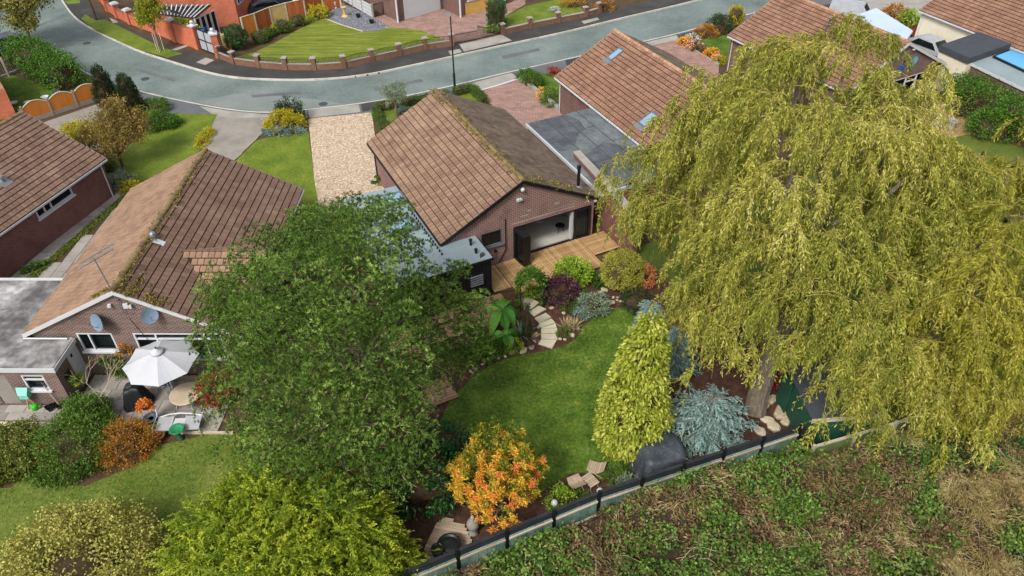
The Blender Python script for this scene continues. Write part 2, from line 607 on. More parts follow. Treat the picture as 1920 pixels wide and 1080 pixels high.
for pl in ([(368, 117), (386, 108), (402, 113), (385, 122)], [(205, 33), (217, 38), (222, 42), (212, 44)], [(322, 93), (349, 84), (355, 86), (330, 95)],
           [(840, 96), (862, 92), (866, 98), (845, 103)], [(1090, 40), (1120, 33), (1124, 37), (1095, 45)]):
    sheet('footway_slab', px(pl), 0.012, MT['concrete'])
for pl in ([(470, 178), (560, 172), (563, 176), (474, 183)], [(700, 165), (790, 148), (794, 153), (704, 171)], [(255, 128), (330, 150), (326, 153), (252, 131)], [(940, 105), (1010, 90), (1013, 95), (944, 111)]):
    sheet('road_repair_patch', px(pl, -.12), -.114, MT['footway_grey'])
mh = MB().lathe([(0.34, 0), (0.34, 0.012)], k=18).mesh('manhole_cover')
mh.materials.append(MT['dark_felt'])
for i, (a, b, lb) in enumerate(((272, 148, 'round manhole cover in the road above the two dark cypresses'), (606, 195, 'round manhole cover in the road above the gravel drive'),
                                (163, 81, 'small drain cover at the tip of the pale run-off fan on the road'))):
    p = site(a, b, -0.116)
    tag(child('manhole_cover', mh, None, None, Matrix.Translation(p)), lb, 'manhole cover', 'covers in the road')

LAWN_G = px([(845, 750), (900, 694), (960, 668), (1010, 662), (1078, 643), (1096, 606), (1150, 570), (1215, 600), (1235, 720), (1195, 880), (1125, 905), (1085, 880), (1040, 905), (1000, 935), (930, 930), (850, 880), (820, 800)])
LAWN_G = [(p.x, p.y) for p in smoothline(LAWN_G + [LAWN_G[0]], 1)][:-1]
LAWN_L = px([(-300, 930), (20, 915), (60, 880), (90, 905), (160, 912), (250, 875), (300, 835), (425, 808), (520, 812), (640, 900), (700, 1000), (700, 1200), (-300, 1250)])
LAWN_L = [(p.x, p.y) for p in LAWN_L]
PLOT_M = [(p.x, p.y) for p in px([(930, 560), (1160, 500), (1230, 520), (1540, 620), (1520, 850), (1280, 890), (790, 1085), (690, 1085), (700, 640), (800, 560)])]
sheet('neighbour_garden', [(p.x, p.y) for p in px([(1160, 480), (1700, 250), (1760, 262), (1830, 250), (1990, 300), (2150, 600), (1950, 760), (1530, 850), (1500, 640)])], 0.006, MT['ground_grass'])
sheet('planting_bed', PLOT_M, 0.004, MT['bark_mulch'])
sheet('back_lawn', LAWN_G, 0.02, MT['lawn_garden'])
sheet('side_lawn', LAWN_L, 0.02, MT['lawn_rough'])
for nm, pl, mt in (
        ('front_lawn', [(300, 228), (330, 213), (408, 214), (396, 240), (384, 275), (300, 340), (238, 375), (200, 330), (215, 300), (255, 262)], 'lawn_front'),
        ('front_lawn', [(480, 264), (505, 258), (578, 246), (598, 395), (540, 420), (430, 320), (446, 298)], 'lawn_front'),
        ('front_lawn', [(706, 208), (770, 196), (850, 178), (880, 172), (900, 195), (800, 235), (722, 250)], 'lawn_front'),
        ('front_lawn', [(1004, 142), (1050, 130), (1060, 170), (1050, 190), (1030, 175)], 'lawn_garden'),
        ('front_lawn', [(1312, 74), (1372, 64), (1374, 112), (1345, 110), (1325, 96)], 'lawn_garden'),
        ('front_lawn', [(478, 98), (520, 78), (560, 55), (606, 34), (640, 48), (680, 59), (733, 51), (790, 57), (830, 73), (844, 83), (797, 91), (749, 102), (698, 113), (645, 124), (590, 128), (537, 127), (486, 122), (452, 114), (440, 108)], 'lawn_striped'),
        ('front_lawn', [(920, 62), (940, 35), (985, 12), (1060, -5), (1085, 5), (1097, 29), (994, 49), (943, 60)], 'lawn_front'),
        ('grass_verge', [(180, 39), (197, 37), (235, 55), (297, 86), (342, 101), (314, 108), (255, 92), (180, 58), (152, 35), (160, 27)], 'lawn_front'),
        ('grass_verge', [(120, 2), (150, -2), (150, 6), (128, 8)], 'lawn_front'),
        ('grass_verge', [(130, 126), (140, 126), (182, 150), (182, 157), (165, 154), (138, 142)], 'lawn_front'),
        ('front_lawn', [(-40, 160), (20, 140), (100, 165), (110, 178), (40, 205), (-30, 210)], 'lawn_garden')):
    sheet(nm, px(pl), 0.016, MT[mt])
for nm, pl, mt, z in (
        ('gravel_drive', [(578, 223), (697, 211), (704, 262), (722, 360), (640, 400), (600, 400), (590, 340)], 'gravel', 0.02),
        ('concrete_drive', [(398, 214), (432, 222), (505, 220), (508, 226), (482, 260), (440, 300), (380, 330), (376, 290), (396, 240)], 'concrete_drive', 0.012),
        ('block_drive', [(893, 174), (975, 149), (1060, 213), (1030, 260), (990, 250)], 'block_paving', 0.012),
        ('block_drive', [(1222, 88), (1273, 74), (1348, 122), (1345, 170), (1300, 150)], 'block_paving', 0.012),
        ('block_drive', [(700, 33), (760, 0), (985, -30), (985, 8), (940, 35), (918, 62), (943, 66), (850, 84), (830, 73), (790, 57), (733, 51)], 'block_paving', 0.012),
        ('block_patio', [(1735, 165), (1760, 170), (1815, 215), (1830, 250), (1760, 262), (1700, 262)], 'block_paving_tan', 0.012),
        ('slate_chippings', [(605, 33), (640, 5), (700, 33), (733, 51), (705, 58), (680, 59), (640, 48)], 'slate_chip', 0.02),
        ('side_path', [(28, 200), (137, 174), (160, 178), (178, 184), (46, 226)], 'paving_buff', 0.012),
        ('yard', [(1560, 45), (1640, -20), (1790, -10), (1815, 140), (1765, 135), (1720, 90)], 'concrete', 0.008),
        ('side_drive', [(58, 238), (192, 192), (215, 206), (170, 240), (200, 290), (130, 262)], 'concrete_drive', 0.016)):
    sheet(nm, px(pl), z, MT[mt])
sheet('drive_paving_strip', px([(508, 226), (512, 232), (468, 270), (452, 290), (440, 300), (482, 260)]), 0.02, MT['paving_grey'])
# saddle-stone edging of the drive beds
def coping(name, label, pts, w, h, mat):
    m = MB()
    for a, b in zip(pts, pts[1:]):
        d = b - a
        m.obox(((a.x + b.x) / 2, (a.y + b.y) / 2, 0), math.atan2(d.y, d.x), d.length + 0.02, w, h)
    return tag(m.build(name, MT[mat]), label, 'edging')


coping('drive_edging', 'pale concrete edging wall beside the pink drive and flower bed', px([(976, 148), (1010, 175), (1058, 212)]), 0.3, 0.22, 'concrete')
coping('drive_edging', 'white painted line of edging across the top of the pink drive', px([(891, 172), (930, 161), (974, 147)]), 0.2, 0.02, 'white_paint')
coping('drive_edging', 'grey edging strip along the colourful bedding beside the second pink drive', px([(1274, 76), (1310, 100), (1348, 122)]), 0.15, 0.1, 'concrete')
coping('drive_edging', 'thin pale edging between slate chippings and the striped lawn', px([(606, 34), (640, 47), (680, 59.5)]), 0.08, 0.06, 'timber_pale')


def blades(name, label, poly, n, L, mat, z=0.02, lean=0.5, cat='grass', w=0.02, tintsc=1.2):
    P = scatter(poly, n)
    tint = np.clip(noise2(P[:, 0] + 200, P[:, 1] + 200, tintsc, 3) * 0.7 + nrg.random(n) * 0.4 - 0.05, 0, 1)
    a = nrg.uniform(0, 2 * np.pi, n)
    ax = np.column_stack((np.cos(a) * lean, np.sin(a) * lean, np.ones(n)))
    ax /= np.linalg.norm(ax, axis=1)[:, None]
    o = leaves(name, np.column_stack((P, np.full(n, z))), ax, L * nrg.uniform(0.6, 1.3, n), w, tint, mat)
    return tag(o, label, cat, kind='stuff')


def leaves(name, P, A, L, W, tint, mat, parent=None, bend=0.25, N=None):
    """one mesh of n four-sided leaves: base, two shoulders, tip; A long axes; rnd attribute = tint"""
    n = len(P)
    L = np.broadcast_to(np.asarray(L, float), (n,))[:, None]
    W = np.broadcast_to(np.asarray(W, float), (n,))[:, None]
    A = A / np.maximum(np.linalg.norm(A, axis=1), 1e-6)[:, None]
    q = nrg.normal(size=(n, 3)) if N is None else np.cross(N, A) + nrg.normal(size=(n, 3)) * 0.25
    S = q - A * np.sum(q * A, axis=1)[:, None]
    S /= np.maximum(np.linalg.norm(S, axis=1), 1e-6)[:, None]
    D = np.array([0, 0, -1.0]) * bend * L
    V = np.empty((n, 4, 3))
    V[:, 0] = P
    V[:, 1] = P + A * L * 0.5 + S * W * 0.5
    V[:, 2] = P + A * L + D
    V[:, 3] = P + A * L * 0.5 - S * W * 0.5
    me = bpy.data.meshes.new(name)
    me.vertices.add(4 * n)
    me.vertices.foreach_set('co', V.ravel())
    me.loops.add(4 * n)
    me.loops.foreach_set('vertex_index', np.arange(4 * n, dtype=np.int32))
    me.polygons.add(n)
    me.polygons.foreach_set('loop_start', np.arange(0, 4 * n, 4, dtype=np.int32))
    me.polygons.foreach_set('loop_total', np.full(n, 4, dtype=np.int32))
    at = me.attributes.new('rnd', 'FLOAT', 'FACE')
    at.data.foreach_set('value', np.clip(np.broadcast_to(tint, (n,)), 0.001, 0.999).astype(np.float32))
    me.update(calc_edges=True)
    return child(name, me, parent, mat)


leafmat('grass_garden', ['#2a410d', '#405a14', '#5a7420', '#828c48'], 0.7, 0.15)
leafmat('grass_rough', ['#354a10', '#4c611b', '#67762c', '#8c8654'], 0.7, 0.15)
leafmat('grass_front', ['#53700f', '#6b8519', '#839a24', '#9ca93c'], 0.7, 0.15)
blades('lawn_grass', 'short mown grass of the curved back lawn', LAWN_G, 15000, 0.075, MT['grass_garden'], lean=0.9, w=0.03)
blades('lawn_grass', 'patchy mown grass of the garden beside the patio', [p for p in LAWN_L if p[0] > -40], 15000, 0.085, MT['grass_rough'], lean=0.9, w=0.03)
# ================================================================ houses
def wall_boxes(m, frame, u0, u1, z0, z1, th, holes):
    """wall from u0 to u1, z0 to z1 in a frame (origin, along, outward); holes (ua, ub, za, zb)"""
    o, a, n = frame
    us = sorted({u0, u1, *[h[0] for h in holes], *[h[1] for h in holes]})
    zs = sorted({z0, z1, *[h[2] for h in holes], *[h[3] for h in holes]})
    for i in range(len(us) - 1):
        j = 0
        while j < len(zs) - 1:
            uc, zc = (us[i] + us[i + 1]) / 2, (zs[j] + zs[j + 1]) / 2
            if any(h[0] < uc < h[1] and h[2] < zc < h[3] for h in holes):
                j += 1
                continue
            p = lambda u, d, z: o + a * u - n * d + Vector((0, 0, z))
            m.hexa([p(us[i], 0, zs[j]), p(us[i + 1], 0, zs[j]), p(us[i + 1], th, zs[j]), p(us[i], th, zs[j]),
                    p(us[i], 0, zs[j + 1]), p(us[i + 1], 0, zs[j + 1]), p(us[i + 1], th, zs[j + 1]), p(us[i], th, zs[j + 1])])
            j += 1


def window(parent, frame, u0, u1, z0, z1, splits=(), transom=None, fmat='white_plastic', glass='glass_window', name='window', sill=True, set_in=0.07, fw=0.07):
    o, a, n = frame
    P = lambda u, d, z: o + a * u + n * d + Vector((0, 0, z))
    m = MB()

    def piece(ua, ub, za, zb, d0, d1):
        m.hexa([P(ua, d1, za), P(ub, d1, za), P(ub, d0, za), P(ua, d0, za), P(ua, d1, zb), P(ub, d1, zb), P(ub, d0, zb), P(ua, d0, zb)])
    piece(u0, u0 + fw, z0, z1, -set_in - 0.06, -set_in + 0.075)
    piece(u1 - fw, u1, z0, z1, -set_in - 0.06, -set_in + 0.075)
    piece(u0 + fw, u1 - fw, z1 - fw, z1, -set_in - 0.06, -set_in + 0.075)
    piece(u0 + fw, u1 - fw, z0, z0 + fw, -set_in - 0.06, -set_in + 0.075)
    xs = [u0 + fw] + [u0 + (u1 - u0) * s for s in splits] + [u1 - fw]
    for s in xs[1:-1]: piece(s - fw / 2, s + fw / 2, z0 + fw, z1 - fw, -set_in - 0.05, -set_in + 0.07)
    panes = []
    for i in range(len(xs) - 1):
        ua, ub = xs[i] + (fw / 2 if i else 0), xs[i + 1] - (fw / 2 if i < len(xs) - 2 else 0)
        t = transom if not isinstance(transom, dict) else transom.get(i)
        if t:
            zt = z0 + (z1 - z0) * t
            piece(ua, ub, zt - fw / 2, zt + fw / 2, -set_in - 0.05, -set_in + 0.065)
            panes += [(ua, ub, z0 + fw, zt - fw / 2), (ua, ub, zt + fw / 2, z1 - fw)]
        else:
            panes.append((ua, ub, z0 + fw, z1 - fw))
    w = m.build(name, MT[fmat], parent)
    for ua, ub, za, zb in panes:
        q = MB()
        q.hexa([P(ua, -set_in, za), P(ub, -set_in, za), P(ub, -set_in - 0.02, za), P(ua, -set_in - 0.02, za),
                P(ua, -set_in, zb), P(ub, -set_in, zb), P(ub, -set_in - 0.02, zb), P(ua, -set_in - 0.02, zb)])
        q.build('pane', MT[glass], w)
    if sill:
        q = MB()
        q.hexa([P(u0 - 0.08, 0.1, z0 - 0.09), P(u1 + 0.08, 0.1, z0 - 0.09), P(u1 + 0.08, -0.06, z0 - 0.09), P(u0 - 0.08, -0.06, z0 - 0.09),
                P(u0 - 0.08, 0.1, z0 - 0.003), P(u1 + 0.08, 0.1, z0 - 0.003), P(u1 + 0.08, -0.06, z0 - 0.003), P(u0 - 0.08, -0.06, z0 - 0.003)])
        q.build('sill', MT[fmat], w)
    return w


TILE = MB()
TILE.hexa([(0.006, 0, 0.0), (0.286, 0, 0.0), (0.286, 0.325, 0.0), (0.006, 0.325, 0.0),
           (0.006, 0, 0.045), (0.286, 0, 0.045), (0.286, 0.325, 0.018), (0.006, 0.325, 0.018)])
TILE_V = np.array(TILE.v)
RIDGE = MB()
for _i in range(6):
    t0, t1 = math.pi * _i / 6, math.pi * (_i + 1) / 6
    RIDGE.face([(0.15 * math.cos(t0), 0, 0.12 * math.sin(t0)), (0.15 * math.cos(t1), 0, 0.12 * math.sin(t1)), (0.15 * math.cos(t1), 0.44, 0.12 * math.sin(t1)), (0.15 * math.cos(t0), 0.44, 0.12 * math.sin(t0))])
RIDGE.face([(0.15 * math.cos(math.pi * i / 6), 0, 0.12 * math.sin(math.pi * i / 6)) for i in range(7)])
CAMP = Vector((0, 0, CAM_H))


def lay_tiles(roof, world_m, slopes, tilemat, limit=300, skip=None):
    """slopes: (origin, along, up, length, height, clip); nearest ones singly, the rest joined"""
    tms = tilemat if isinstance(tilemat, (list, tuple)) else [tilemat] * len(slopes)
    mes = []
    for q in tms:
        me1 = TILE.mesh('tile')
        me1.materials.append(MT[q])
        mes.append(me1)
    mats = []
    for si, (o, a, u, ln, hg, clip) in enumerate(slopes):
        n = a.cross(u).normalized()
        rows, cols = int(hg / 0.345 + 0.3), int(math.ceil(ln / 0.3))
        g = hg / rows
        for r in range(rows):
            off = -0.15 if r % 2 else 0.0
            for c in range(cols + (1 if r % 2 else 0)):
                x0 = off + c * 0.3
                xa, xb = max(x0, 0.0), min(x0 + 0.3, ln)
                if xb - xa < 0.05: continue
                if clip and not clip((xa + xb) / 2, (r + 0.5) * g): continue
                sx = (xb - xa) / 0.3
                p = o + a * xa + u * (r * g + 0.012) + n * (0.004 + rng.uniform(0, 0.006))
                q = (a * (sx - .03), u * (g - 0.045) / 0.325, n)
                M_ = Matrix(((q[0].x, q[1].x, q[2].x, p.x), (q[0].y, q[1].y, q[2].y, p.y), (q[0].z, q[1].z, q[2].z, p.z), (0, 0, 0, 1)))
                wc = world_m @ p
                wn_ = (world_m.to_3x3() @ n)
                vis = wn_.dot((CAMP - wc).normalized())
                d = (CAMP - wc).length
                mats.append((-(max(vis, 0.0) ** 0.5) / d if vis > 0 else 1.0, M_, si))
    mats.sort(key=lambda t: t[0])
    for k, M_, si in mats[:limit]:
        child('tile', mes[si], roof, None, M_)
    for sj in range(len(slopes)):
        rest = [q for q in mats[limit:] if q[2] == sj]
        if not rest: continue
        nV = len(rest) * 8
        V = np.empty((len(rest), 8, 3))
        for i, (k, M_, si) in enumerate(rest):
            A_ = np.array(M_)
            V[i] = TILE_V @ A_[:3, :3].T + A_[:3, 3]
        F = np.array([(4, 5, 6, 7), (0, 1, 5, 4), (1, 2, 6, 5), (2, 3, 7, 6), (3, 0, 4, 7)])
        FF = (F[None] + (np.arange(len(rest)) * 8)[:, None, None]).reshape(-1, 4)
        me = bpy.data.meshes.new('tiles')
        me.from_pydata(V.reshape(-1, 3).tolist(), [], FF.tolist())
        at = me.attributes.new('rnd', 'FLOAT', 'FACE')
        at.data.foreach_set('value', np.repeat(nrg.random(len(rest)), 5).astype(np.float32))
        tag(child('tiles', me, roof, MT[tms[sj]]), kind='stuff')


def moss_patch(roof, pts, n, sz=0.05):
    P = np.array(pts)
    idx = nrg.integers(0, len(P), n)
    Q = P[idx, :3] + nrg.normal(size=(n, 3)) * P[idx, 3:4] * np.array([1, 1, 0.1])
    A = nrg.normal(size=(n, 3))
    A[:, 2] = np.abs(A[:, 2]) + 0.3
    tag(leaves('moss', Q, A, sz, sz * 1.4, nrg.random(n), MT['moss'], roof, bend=0), kind='stuff')


class House:
    def __init__(s, name, label, O, yaw, W, L, he, hr, wall, tile, trim, holes=None, ov=0.3, gov=0.15, limit=300, gutter='white_plastic', clip=None, ridge='ridge'):
        s.root = thing(name, label, 'house', (O[0], O[1], 0), yaw)
        s.M = Matrix.Translation((O[0], O[1], 0)) @ Matrix.Rotation(yaw, 4, 'Z')
        s.W, s.L, s.he, s.hr = W, L, he, hr
        holes = holes or {}
        hw = W / 2 - ov
        yb, yf = -L + gov, -gov
        zw = he + hr * (ov / (W / 2)) - 0.13
        X, Y, Z = Vector((1, 0, 0)), Vector((0, 1, 0)), Vector((0, 0, 1))
        s.fr = {'back': (Vector((0, yb, 0)), X, -Y), 'front': (Vector((0, yf, 0)), -X, Y),
                'left': (Vector((-hw, 0, 0)), -Y, -X), 'right': (Vector((hw, 0, 0)), Y, X)}
        m = MB()
        th = 0.26
        wall_boxes(m, s.fr['back'], -hw, hw, 0, zw, th, holes.get('back', []))
        wall_boxes(m, s.fr['front'], -hw, hw, 0, zw, th, holes.get('front', []))
        wall_boxes(m, s.fr['left'], -yf + th, -yb - th, 0, zw, th, holes.get('left', []))
        wall_boxes(m, s.fr['right'], yb + th, yf - th, 0, zw, th, holes.get('right', []))
        za = he + hr - 0.13
        for y0, y1 in ((yb, yb + th), (yf - th, yf)):
            p = [(-hw, y0, zw), (hw, y0, zw), (0, y0, za)]
            q = [(a, y1, c) for a, b, c in p]
            m.face(p); m.face(q[::-1]); m.face([p[1], q[1], q[2], p[2]]); m.face([p[0], p[2], q[2], q[0]])
        s.wall = m.build('wall', MT[wall], s.root)
        # roof deck
        m = MB()
        t = 0.09
        for sg in (-1, 1):
            e, r = W / 2 * sg, 0.0
            m.hexa([(e, -L, he - t), (e, 0, he - t), (r, 0, he + hr - t), (r, -L, he + hr - t), (e, -L, he), (e, 0, he), (r, 0, he + hr), (r, -L, he + hr)])
        s.roof = m.build('roof', MT['roof_deck'], s.root)
        sl = math.hypot(W / 2, hr)
        upL, upR = Vector((W / 2, 0, hr)).normalized(), Vector((-W / 2, 0, hr)).normalized()
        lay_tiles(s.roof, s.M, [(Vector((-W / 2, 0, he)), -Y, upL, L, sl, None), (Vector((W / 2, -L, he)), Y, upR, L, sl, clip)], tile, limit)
        rm = RIDGE.mesh('ridge_tile')
        rm.materials.append(MT[ridge])
        k = int(L / 0.45)
        for i in range(k + 1):
            y = -L + i * (L - 0.44) / k
            child('ridge_tile', rm, s.roof, None, Matrix.Translation((rng.uniform(-0.01, 0.01), y, he + hr - 0.02 + rng.uniform(0, 0.012))))
        # verge boards and gutters
        for y0, y1 in ((-L - 0.02, -L + 0.03), (-0.03, 0.02)):
            m = MB()
            for sg in (-1, 1):
                e = W / 2 * sg
                m.hexa([(e, y0, he - 0.2), (e, y1, he - 0.2), (0, y1, he + hr - 0.2), (0, y0, he + hr - 0.2), (e, y0, he + 0.01), (e, y1, he + 0.01), (0, y1, he + hr + 0.01), (0, y0, he + hr + 0.01)])
            m.build('verge_board', MT[trim], s.root)
        for sg in (-1, 1):
            m = MB()
            e = W / 2 * sg
            xs_ = sorted((e - 0.05 * sg, e + 0.06 * sg))
            m.box(xs_[0], xs_[1], -L + 0.04, -0.04, he - 0.14, he - 0.03)
            m.build('gutter', MT[gutter], s.root)
            m = MB()
            m.tube([(sg * (hw + 0.05), -0.4, 0.02), (sg * (hw + 0.05), -0.4, he - 0.2), (e, -0.4, he - 0.1)], 0.04, 6)
            m.build('downpipe', MT[gutter], s.root)

    def w(s, x, y, z):
        return s.M @ Vector((x, y, z))

    def zroof(s, x):
        return s.he + s.hr * (1 - abs(x) / (s.W / 2))


def dish(parent, frame, u, z, r, mat='dish', tilt=0.35, side=0.3):
    o, a, n = frame
    c = o + a * u + n * 0.35 + Vector((0, 0, z))
    ax = (n + a * side + Vector((0, 0, tilt))).normalized()
    e1 = ax.cross(Vector((0, 0, 1))).normalized()
    e2 = ax.cross(e1)
    m = MB()
    k = 16
    for i in range(k):
        t0, t1 = 2 * math.pi * i / k, 2 * math.pi * (i + 1) / k
        for r0, r1, d0, d1 in ((0, 0.55, -0.08, -0.05), (0.55, 1, -0.05, 0.0)):
            P = lambda t, q, d: c + (e1 * math.cos(t) + e2 * math.sin(t)) * r * q + ax * d
            m.face([P(t0, r0, d0), P(t0, r1, d1), P(t1, r1, d1), P(t1, r0, d0)])
    d = m.build('satellite_dish', MT[mat], parent)
    q = MB().bar(c - ax * 0.08, o + a * u + Vector((0, 0, z - 0.1)), 0.04).bar(c - e2 * 0 - Vector((0, 0, r * 0.8)), c + ax * 0.35, 0.025).obox(c + ax * 0.35, 0, 0.06, 0.06, 0.09)
    q.build('bracket', MT['grey_metal'], d)
    return d


# ---- the central bungalow with the new deck
HM = House('brick_bungalow', 'central brick bungalow with mossy ridge and open folding doors onto the timber deck', (-4.624, 44.543), 0.453, 9.589, 12.131, 2.6, 2.462,
           'brick_rose', ('tile_orange', 'tile_mossy'), 'black_paint', {'back': [(-0.57, 4.33, 0.12, 2.2), (-2.5, -1.22, 1.42, 2.4)]}, gutter='black_paint')
moss_patch(HM.roof, [(rng.uniform(-0.35, 0.3), -i * 0.1, HM.zroof(0) + 0.03 + rng.uniform(-0.15, 0.08), 0.07) for i in range(121)], 3200)
moss_patch(HM.roof, [(0.4 + i * 0.11, -12.0 + rng.uniform(0, 0.5), HM.zroof(0.4 + i * 0.11) + 0.05, 0.12) for i in range(26)], 1000)
f = HM.fr['back']
window(HM.root, f, -2.5, -1.22, 1.42, 2.4, fmat='grey_frame', glass='glass_window')
m = MB()                                                    # folding door outer frame
P_ = lambda u, d, z: f[0] + f[1] * u + f[2] * d + Vector((0, 0, z))
for a, b, c, d in ((-0.57, -0.5, 0.12, 2.2), (4.26, 4.33, 0.12, 2.2), (-0.5, 4.26, 2.12, 2.2), (-0.5, 4.26, 0.12, 0.16)):
    m.hexa([P_(a, 0.01, c), P_(b, 0.01, c), P_(b, -0.12, c), P_(a, -0.12, c), P_(a, 0.01, d), P_(b, 0.01, d), P_(b, -0.12, d), P_(a, -0.12, d)])
m.build('door_frame', MT['black_paint'], HM.root)


def leaf_door(u, d0, ang, w=0.98):
    o = P_(u, d0, 0)
    a = (f[1] * math.cos(ang) + f[2] * math.sin(ang)).normalized()
    n = Vector((a.y, -a.x, 0))
    w_ = window(HM.root, (o, a, n), 0.0, w, 0.16, 2.12, fmat='black_paint', glass='glass_window', name='folding_door_leaf', sill=False, set_in=0.0, fw=0.09)
    return w_


leaf_door(-0.47, 0.04, R(84)); leaf_door(-0.36, 0.04, R(82)); leaf_door(-0.25, 0.04, R(80))
leaf_door(3.3, -0.04, R(4), 0.95)
MB().box(3.1, 3.24, -11.9, -11.7, 0.14, 2.15).build('door_post', MT['white_paint'], HM.root)
# kitchen behind the doors
MB().box(-4.4, 4.4, -11.72, -4.5, 0.06, 0.12).build('room_floor', MT['interior_floor'], HM.root)
m = MB().box(-4.4, 4.4, -4.5, -4.4, 0.12, 2.6).box(4.2, 4.4, -11.6, -4.5, 0.12, 2.6).box(-4.4, -4.3, -11.6, -4.5, 0.12, 2.6)
m.build('room_wall', MT['white_paint'], HM.root)
MB().box(-4.4, 4.4, -11.7, -4.4, 2.6, 2.65).build('ceiling', MT['white_paint'], HM.root)
t = thing('kitchen_island', 'white kitchen unit just inside the left of the open folding doors', 'kitchen unit', HM.w(0.1, -9.3, 0.12), 0.453)
MB().box(-0.9, 0.9, -0.45, 0.45, 0.05, 0.86).build('cabinet', MT['white_paint'], t)
MB().box(-0.95, 0.95, -0.5, 0.5, 0.863, 0.9).build('worktop', MT['interior_floor'], t)
t = thing('dining_table', 'round white table seen deep inside the open kitchen', 'table', HM.w(2.45, -9.3, 0.12))
MB().lathe([(0.72, 0.7), (0.74, 0.72), (0.72, 0.75)], k=24).build('tabletop', MT['white_paint'], t)
MB().lathe([(0.32, 0), (0.3, 0.03), (0.06, 0.08), (0.06, 0.699)], k=12).build('pedestal', MT['white_paint'], t)
t = thing('side_stool', 'small black round stool by the white post inside the kitchen', 'stool', HM.w(2.98, -10.9, 0.12))
MB().lathe([(0.28, 0.4), (0.29, 0.43), (0.26, 0.46)], k=16).build('seat', MT['black_paint'], t)
for i in range(3):
    a = 2.1 * i
    MB().bar((0.08 * math.cos(a), 0.08 * math.sin(a), 0.4), (0.24 * math.cos(a), 0.24 * math.sin(a), 0), 0.03).build('leg', MT['black_paint'], t)
# fittings on the gable
m = MB().lathe([(0.0, 0.0), (0.1, 0.03), (0.12, 0.12), (0.06, 0.2), (0.0, 0.22)], HM.fr['back'][0] + Vector((-0.05, -0.14, 4.42)), 10)
m.build('security_camera', MT['white_plastic'], HM.root, True)
m = MB().obox(HM.fr['back'][0] + Vector((-0.3, -0.1, 3.86)), 0.2, 0.14, 0.16, 0.13).obox(HM.fr['back'][0] + Vector((-0.14, -0.08, 3.86)), 0, 0.12, 0.14, 0.1)
m.build('security_light', MT['white_plastic'], HM.root)
m = MB().obox(HM.fr['back'][0] + Vector((4.5, -0.12, 2.42)), 0.2, 0.12, 0.14, 0.12)
m.build('corner_lamp', MT['white_plastic'], HM.root)
m = MB().tube([P_(-1.05, 0.04, 2.95), P_(-1.05, 0.04, 0.95), P_(-1.5, 0.05, 0.15)], 0.03, 6)
m.build('wall_pipe', MT['black_paint'], HM.root)
MB().box(-1.75, -1.6, -12.08, -11.98, 0.98, 1.12).build('outside_lamp', MT['black_paint'], HM.root)
zf = HM.zroof(3.82)
fl = MB().tube([(3.82, -11.3, zf - 0.1), (3.82, -11.3, zf + 1.25)], 0.09, 12).lathe([(0.12, 0), (0.12, 0.12), (0.06, 0.14)], (3.82, -11.3, zf + 1.25), 12).build('flue', MT['black_paint'], HM.root)
MB().lathe([(0.26, -0.05), (0.14, 0.1), (0.1, 0.12)], (3.82, -11.3, zf), 12).build('flashing', MT['grey_metal'], fl)
# rendered repair marks above the doors
sf = MB()
for u, z, w_, h_ in ((1.3, 2.42, 3.9, 0.05), (0.1, 2.75, 0.5, 0.07), (0.4, 2.95, 0.24, 0.12), (2.1, 2.9, 0.3, 0.12), (3.1, 2.95, 0.55, 0.3), (2.4, 2.6, 1.6, 0.04)):
    if h_ < 0.2:
        sf.box(u - w_ / 2, u + w_ / 2, -11.984, -11.978, z, z + h_)
    else:
        for q in range(4): sf.box(u - w_ / 2 + 0.05 * (q % 2), u + w_ / 2 - 0.1 * (q % 3), -11.984, -11.978, z + q * 0.075, z + q * 0.075 + 0.03)
sf.build('mortar_marks', MT['concrete'], HM.root)

# ---- flat-roofed black extension along its left side
EX = thing('flat_roof_extension', 'black timber-clad extension with pale blue-grey flat roof beside the central bungalow', 'extension', (-4.624, 44.543, 0), 0.453)
poly = [(-8.15, -14.2), (-2.78, -14.2), (-2.78, -12.0), (-4.52, -12.0), (-4.52, -5.4), (-8.15, -5.4)]
MB().prism([(-8.05, -14.1), (-2.9, -14.1), (-2.9, -12.05), (-4.6, -12.05), (-4.6, -5.5), (-8.05, -5.5)], 0, 2.28).build('wall', MT['black_timber'], EX)
MB().prism(poly, 2.283, 2.43).build('roof_edge', MT['black_paint'], EX)
ro = MB().prism([(-8.11, -14.16), (-2.82, -14.16), (-2.82, -12.02), (-4.54, -12.02), (-4.54, -5.44), (-8.11, -5.44)], 2.433, 2.46).build('roof', MT['flat_roof_blue'], EX)
for i in range(22):
    MB().box(-8.07 + i * 0.235, -8.07 + i * 0.235 + 0.21, -14.135, -14.102, 0.02, 2.27).build('cladding_board', MT['black_timber'], EX)
for i in range(9):
    MB().box(-2.898, -2.87, -14.08 + i * 0.225, -14.08 + i * 0.225 + 0.2, 0.02, 2.27).build('cladding_board', MT['black_timber'], EX)
m = MB().box(-4.15, -3.35, -14.17, -14.14, 0.95, 1.75)
lv = m.build('louvre_window', MT['black_paint'], EX)
for i in range(5): MB().hexa([(-4.1, -14.23, 1.0 + i * 0.14), (-3.4, -14.23, 1.0 + i * 0.14), (-3.4, -14.175, 1.03 + i * 0.14), (-4.1, -14.175, 1.03 + i * 0.14), (-4.1, -14.23, 1.02 + i * 0.14), (-3.4, -14.23, 1.02 + i * 0.14), (-3.4, -14.175, 1.05 + i * 0.14), (-4.1, -14.175, 1.05 + i * 0.14)]).build('louvre', MT['grey_metal'], lv)
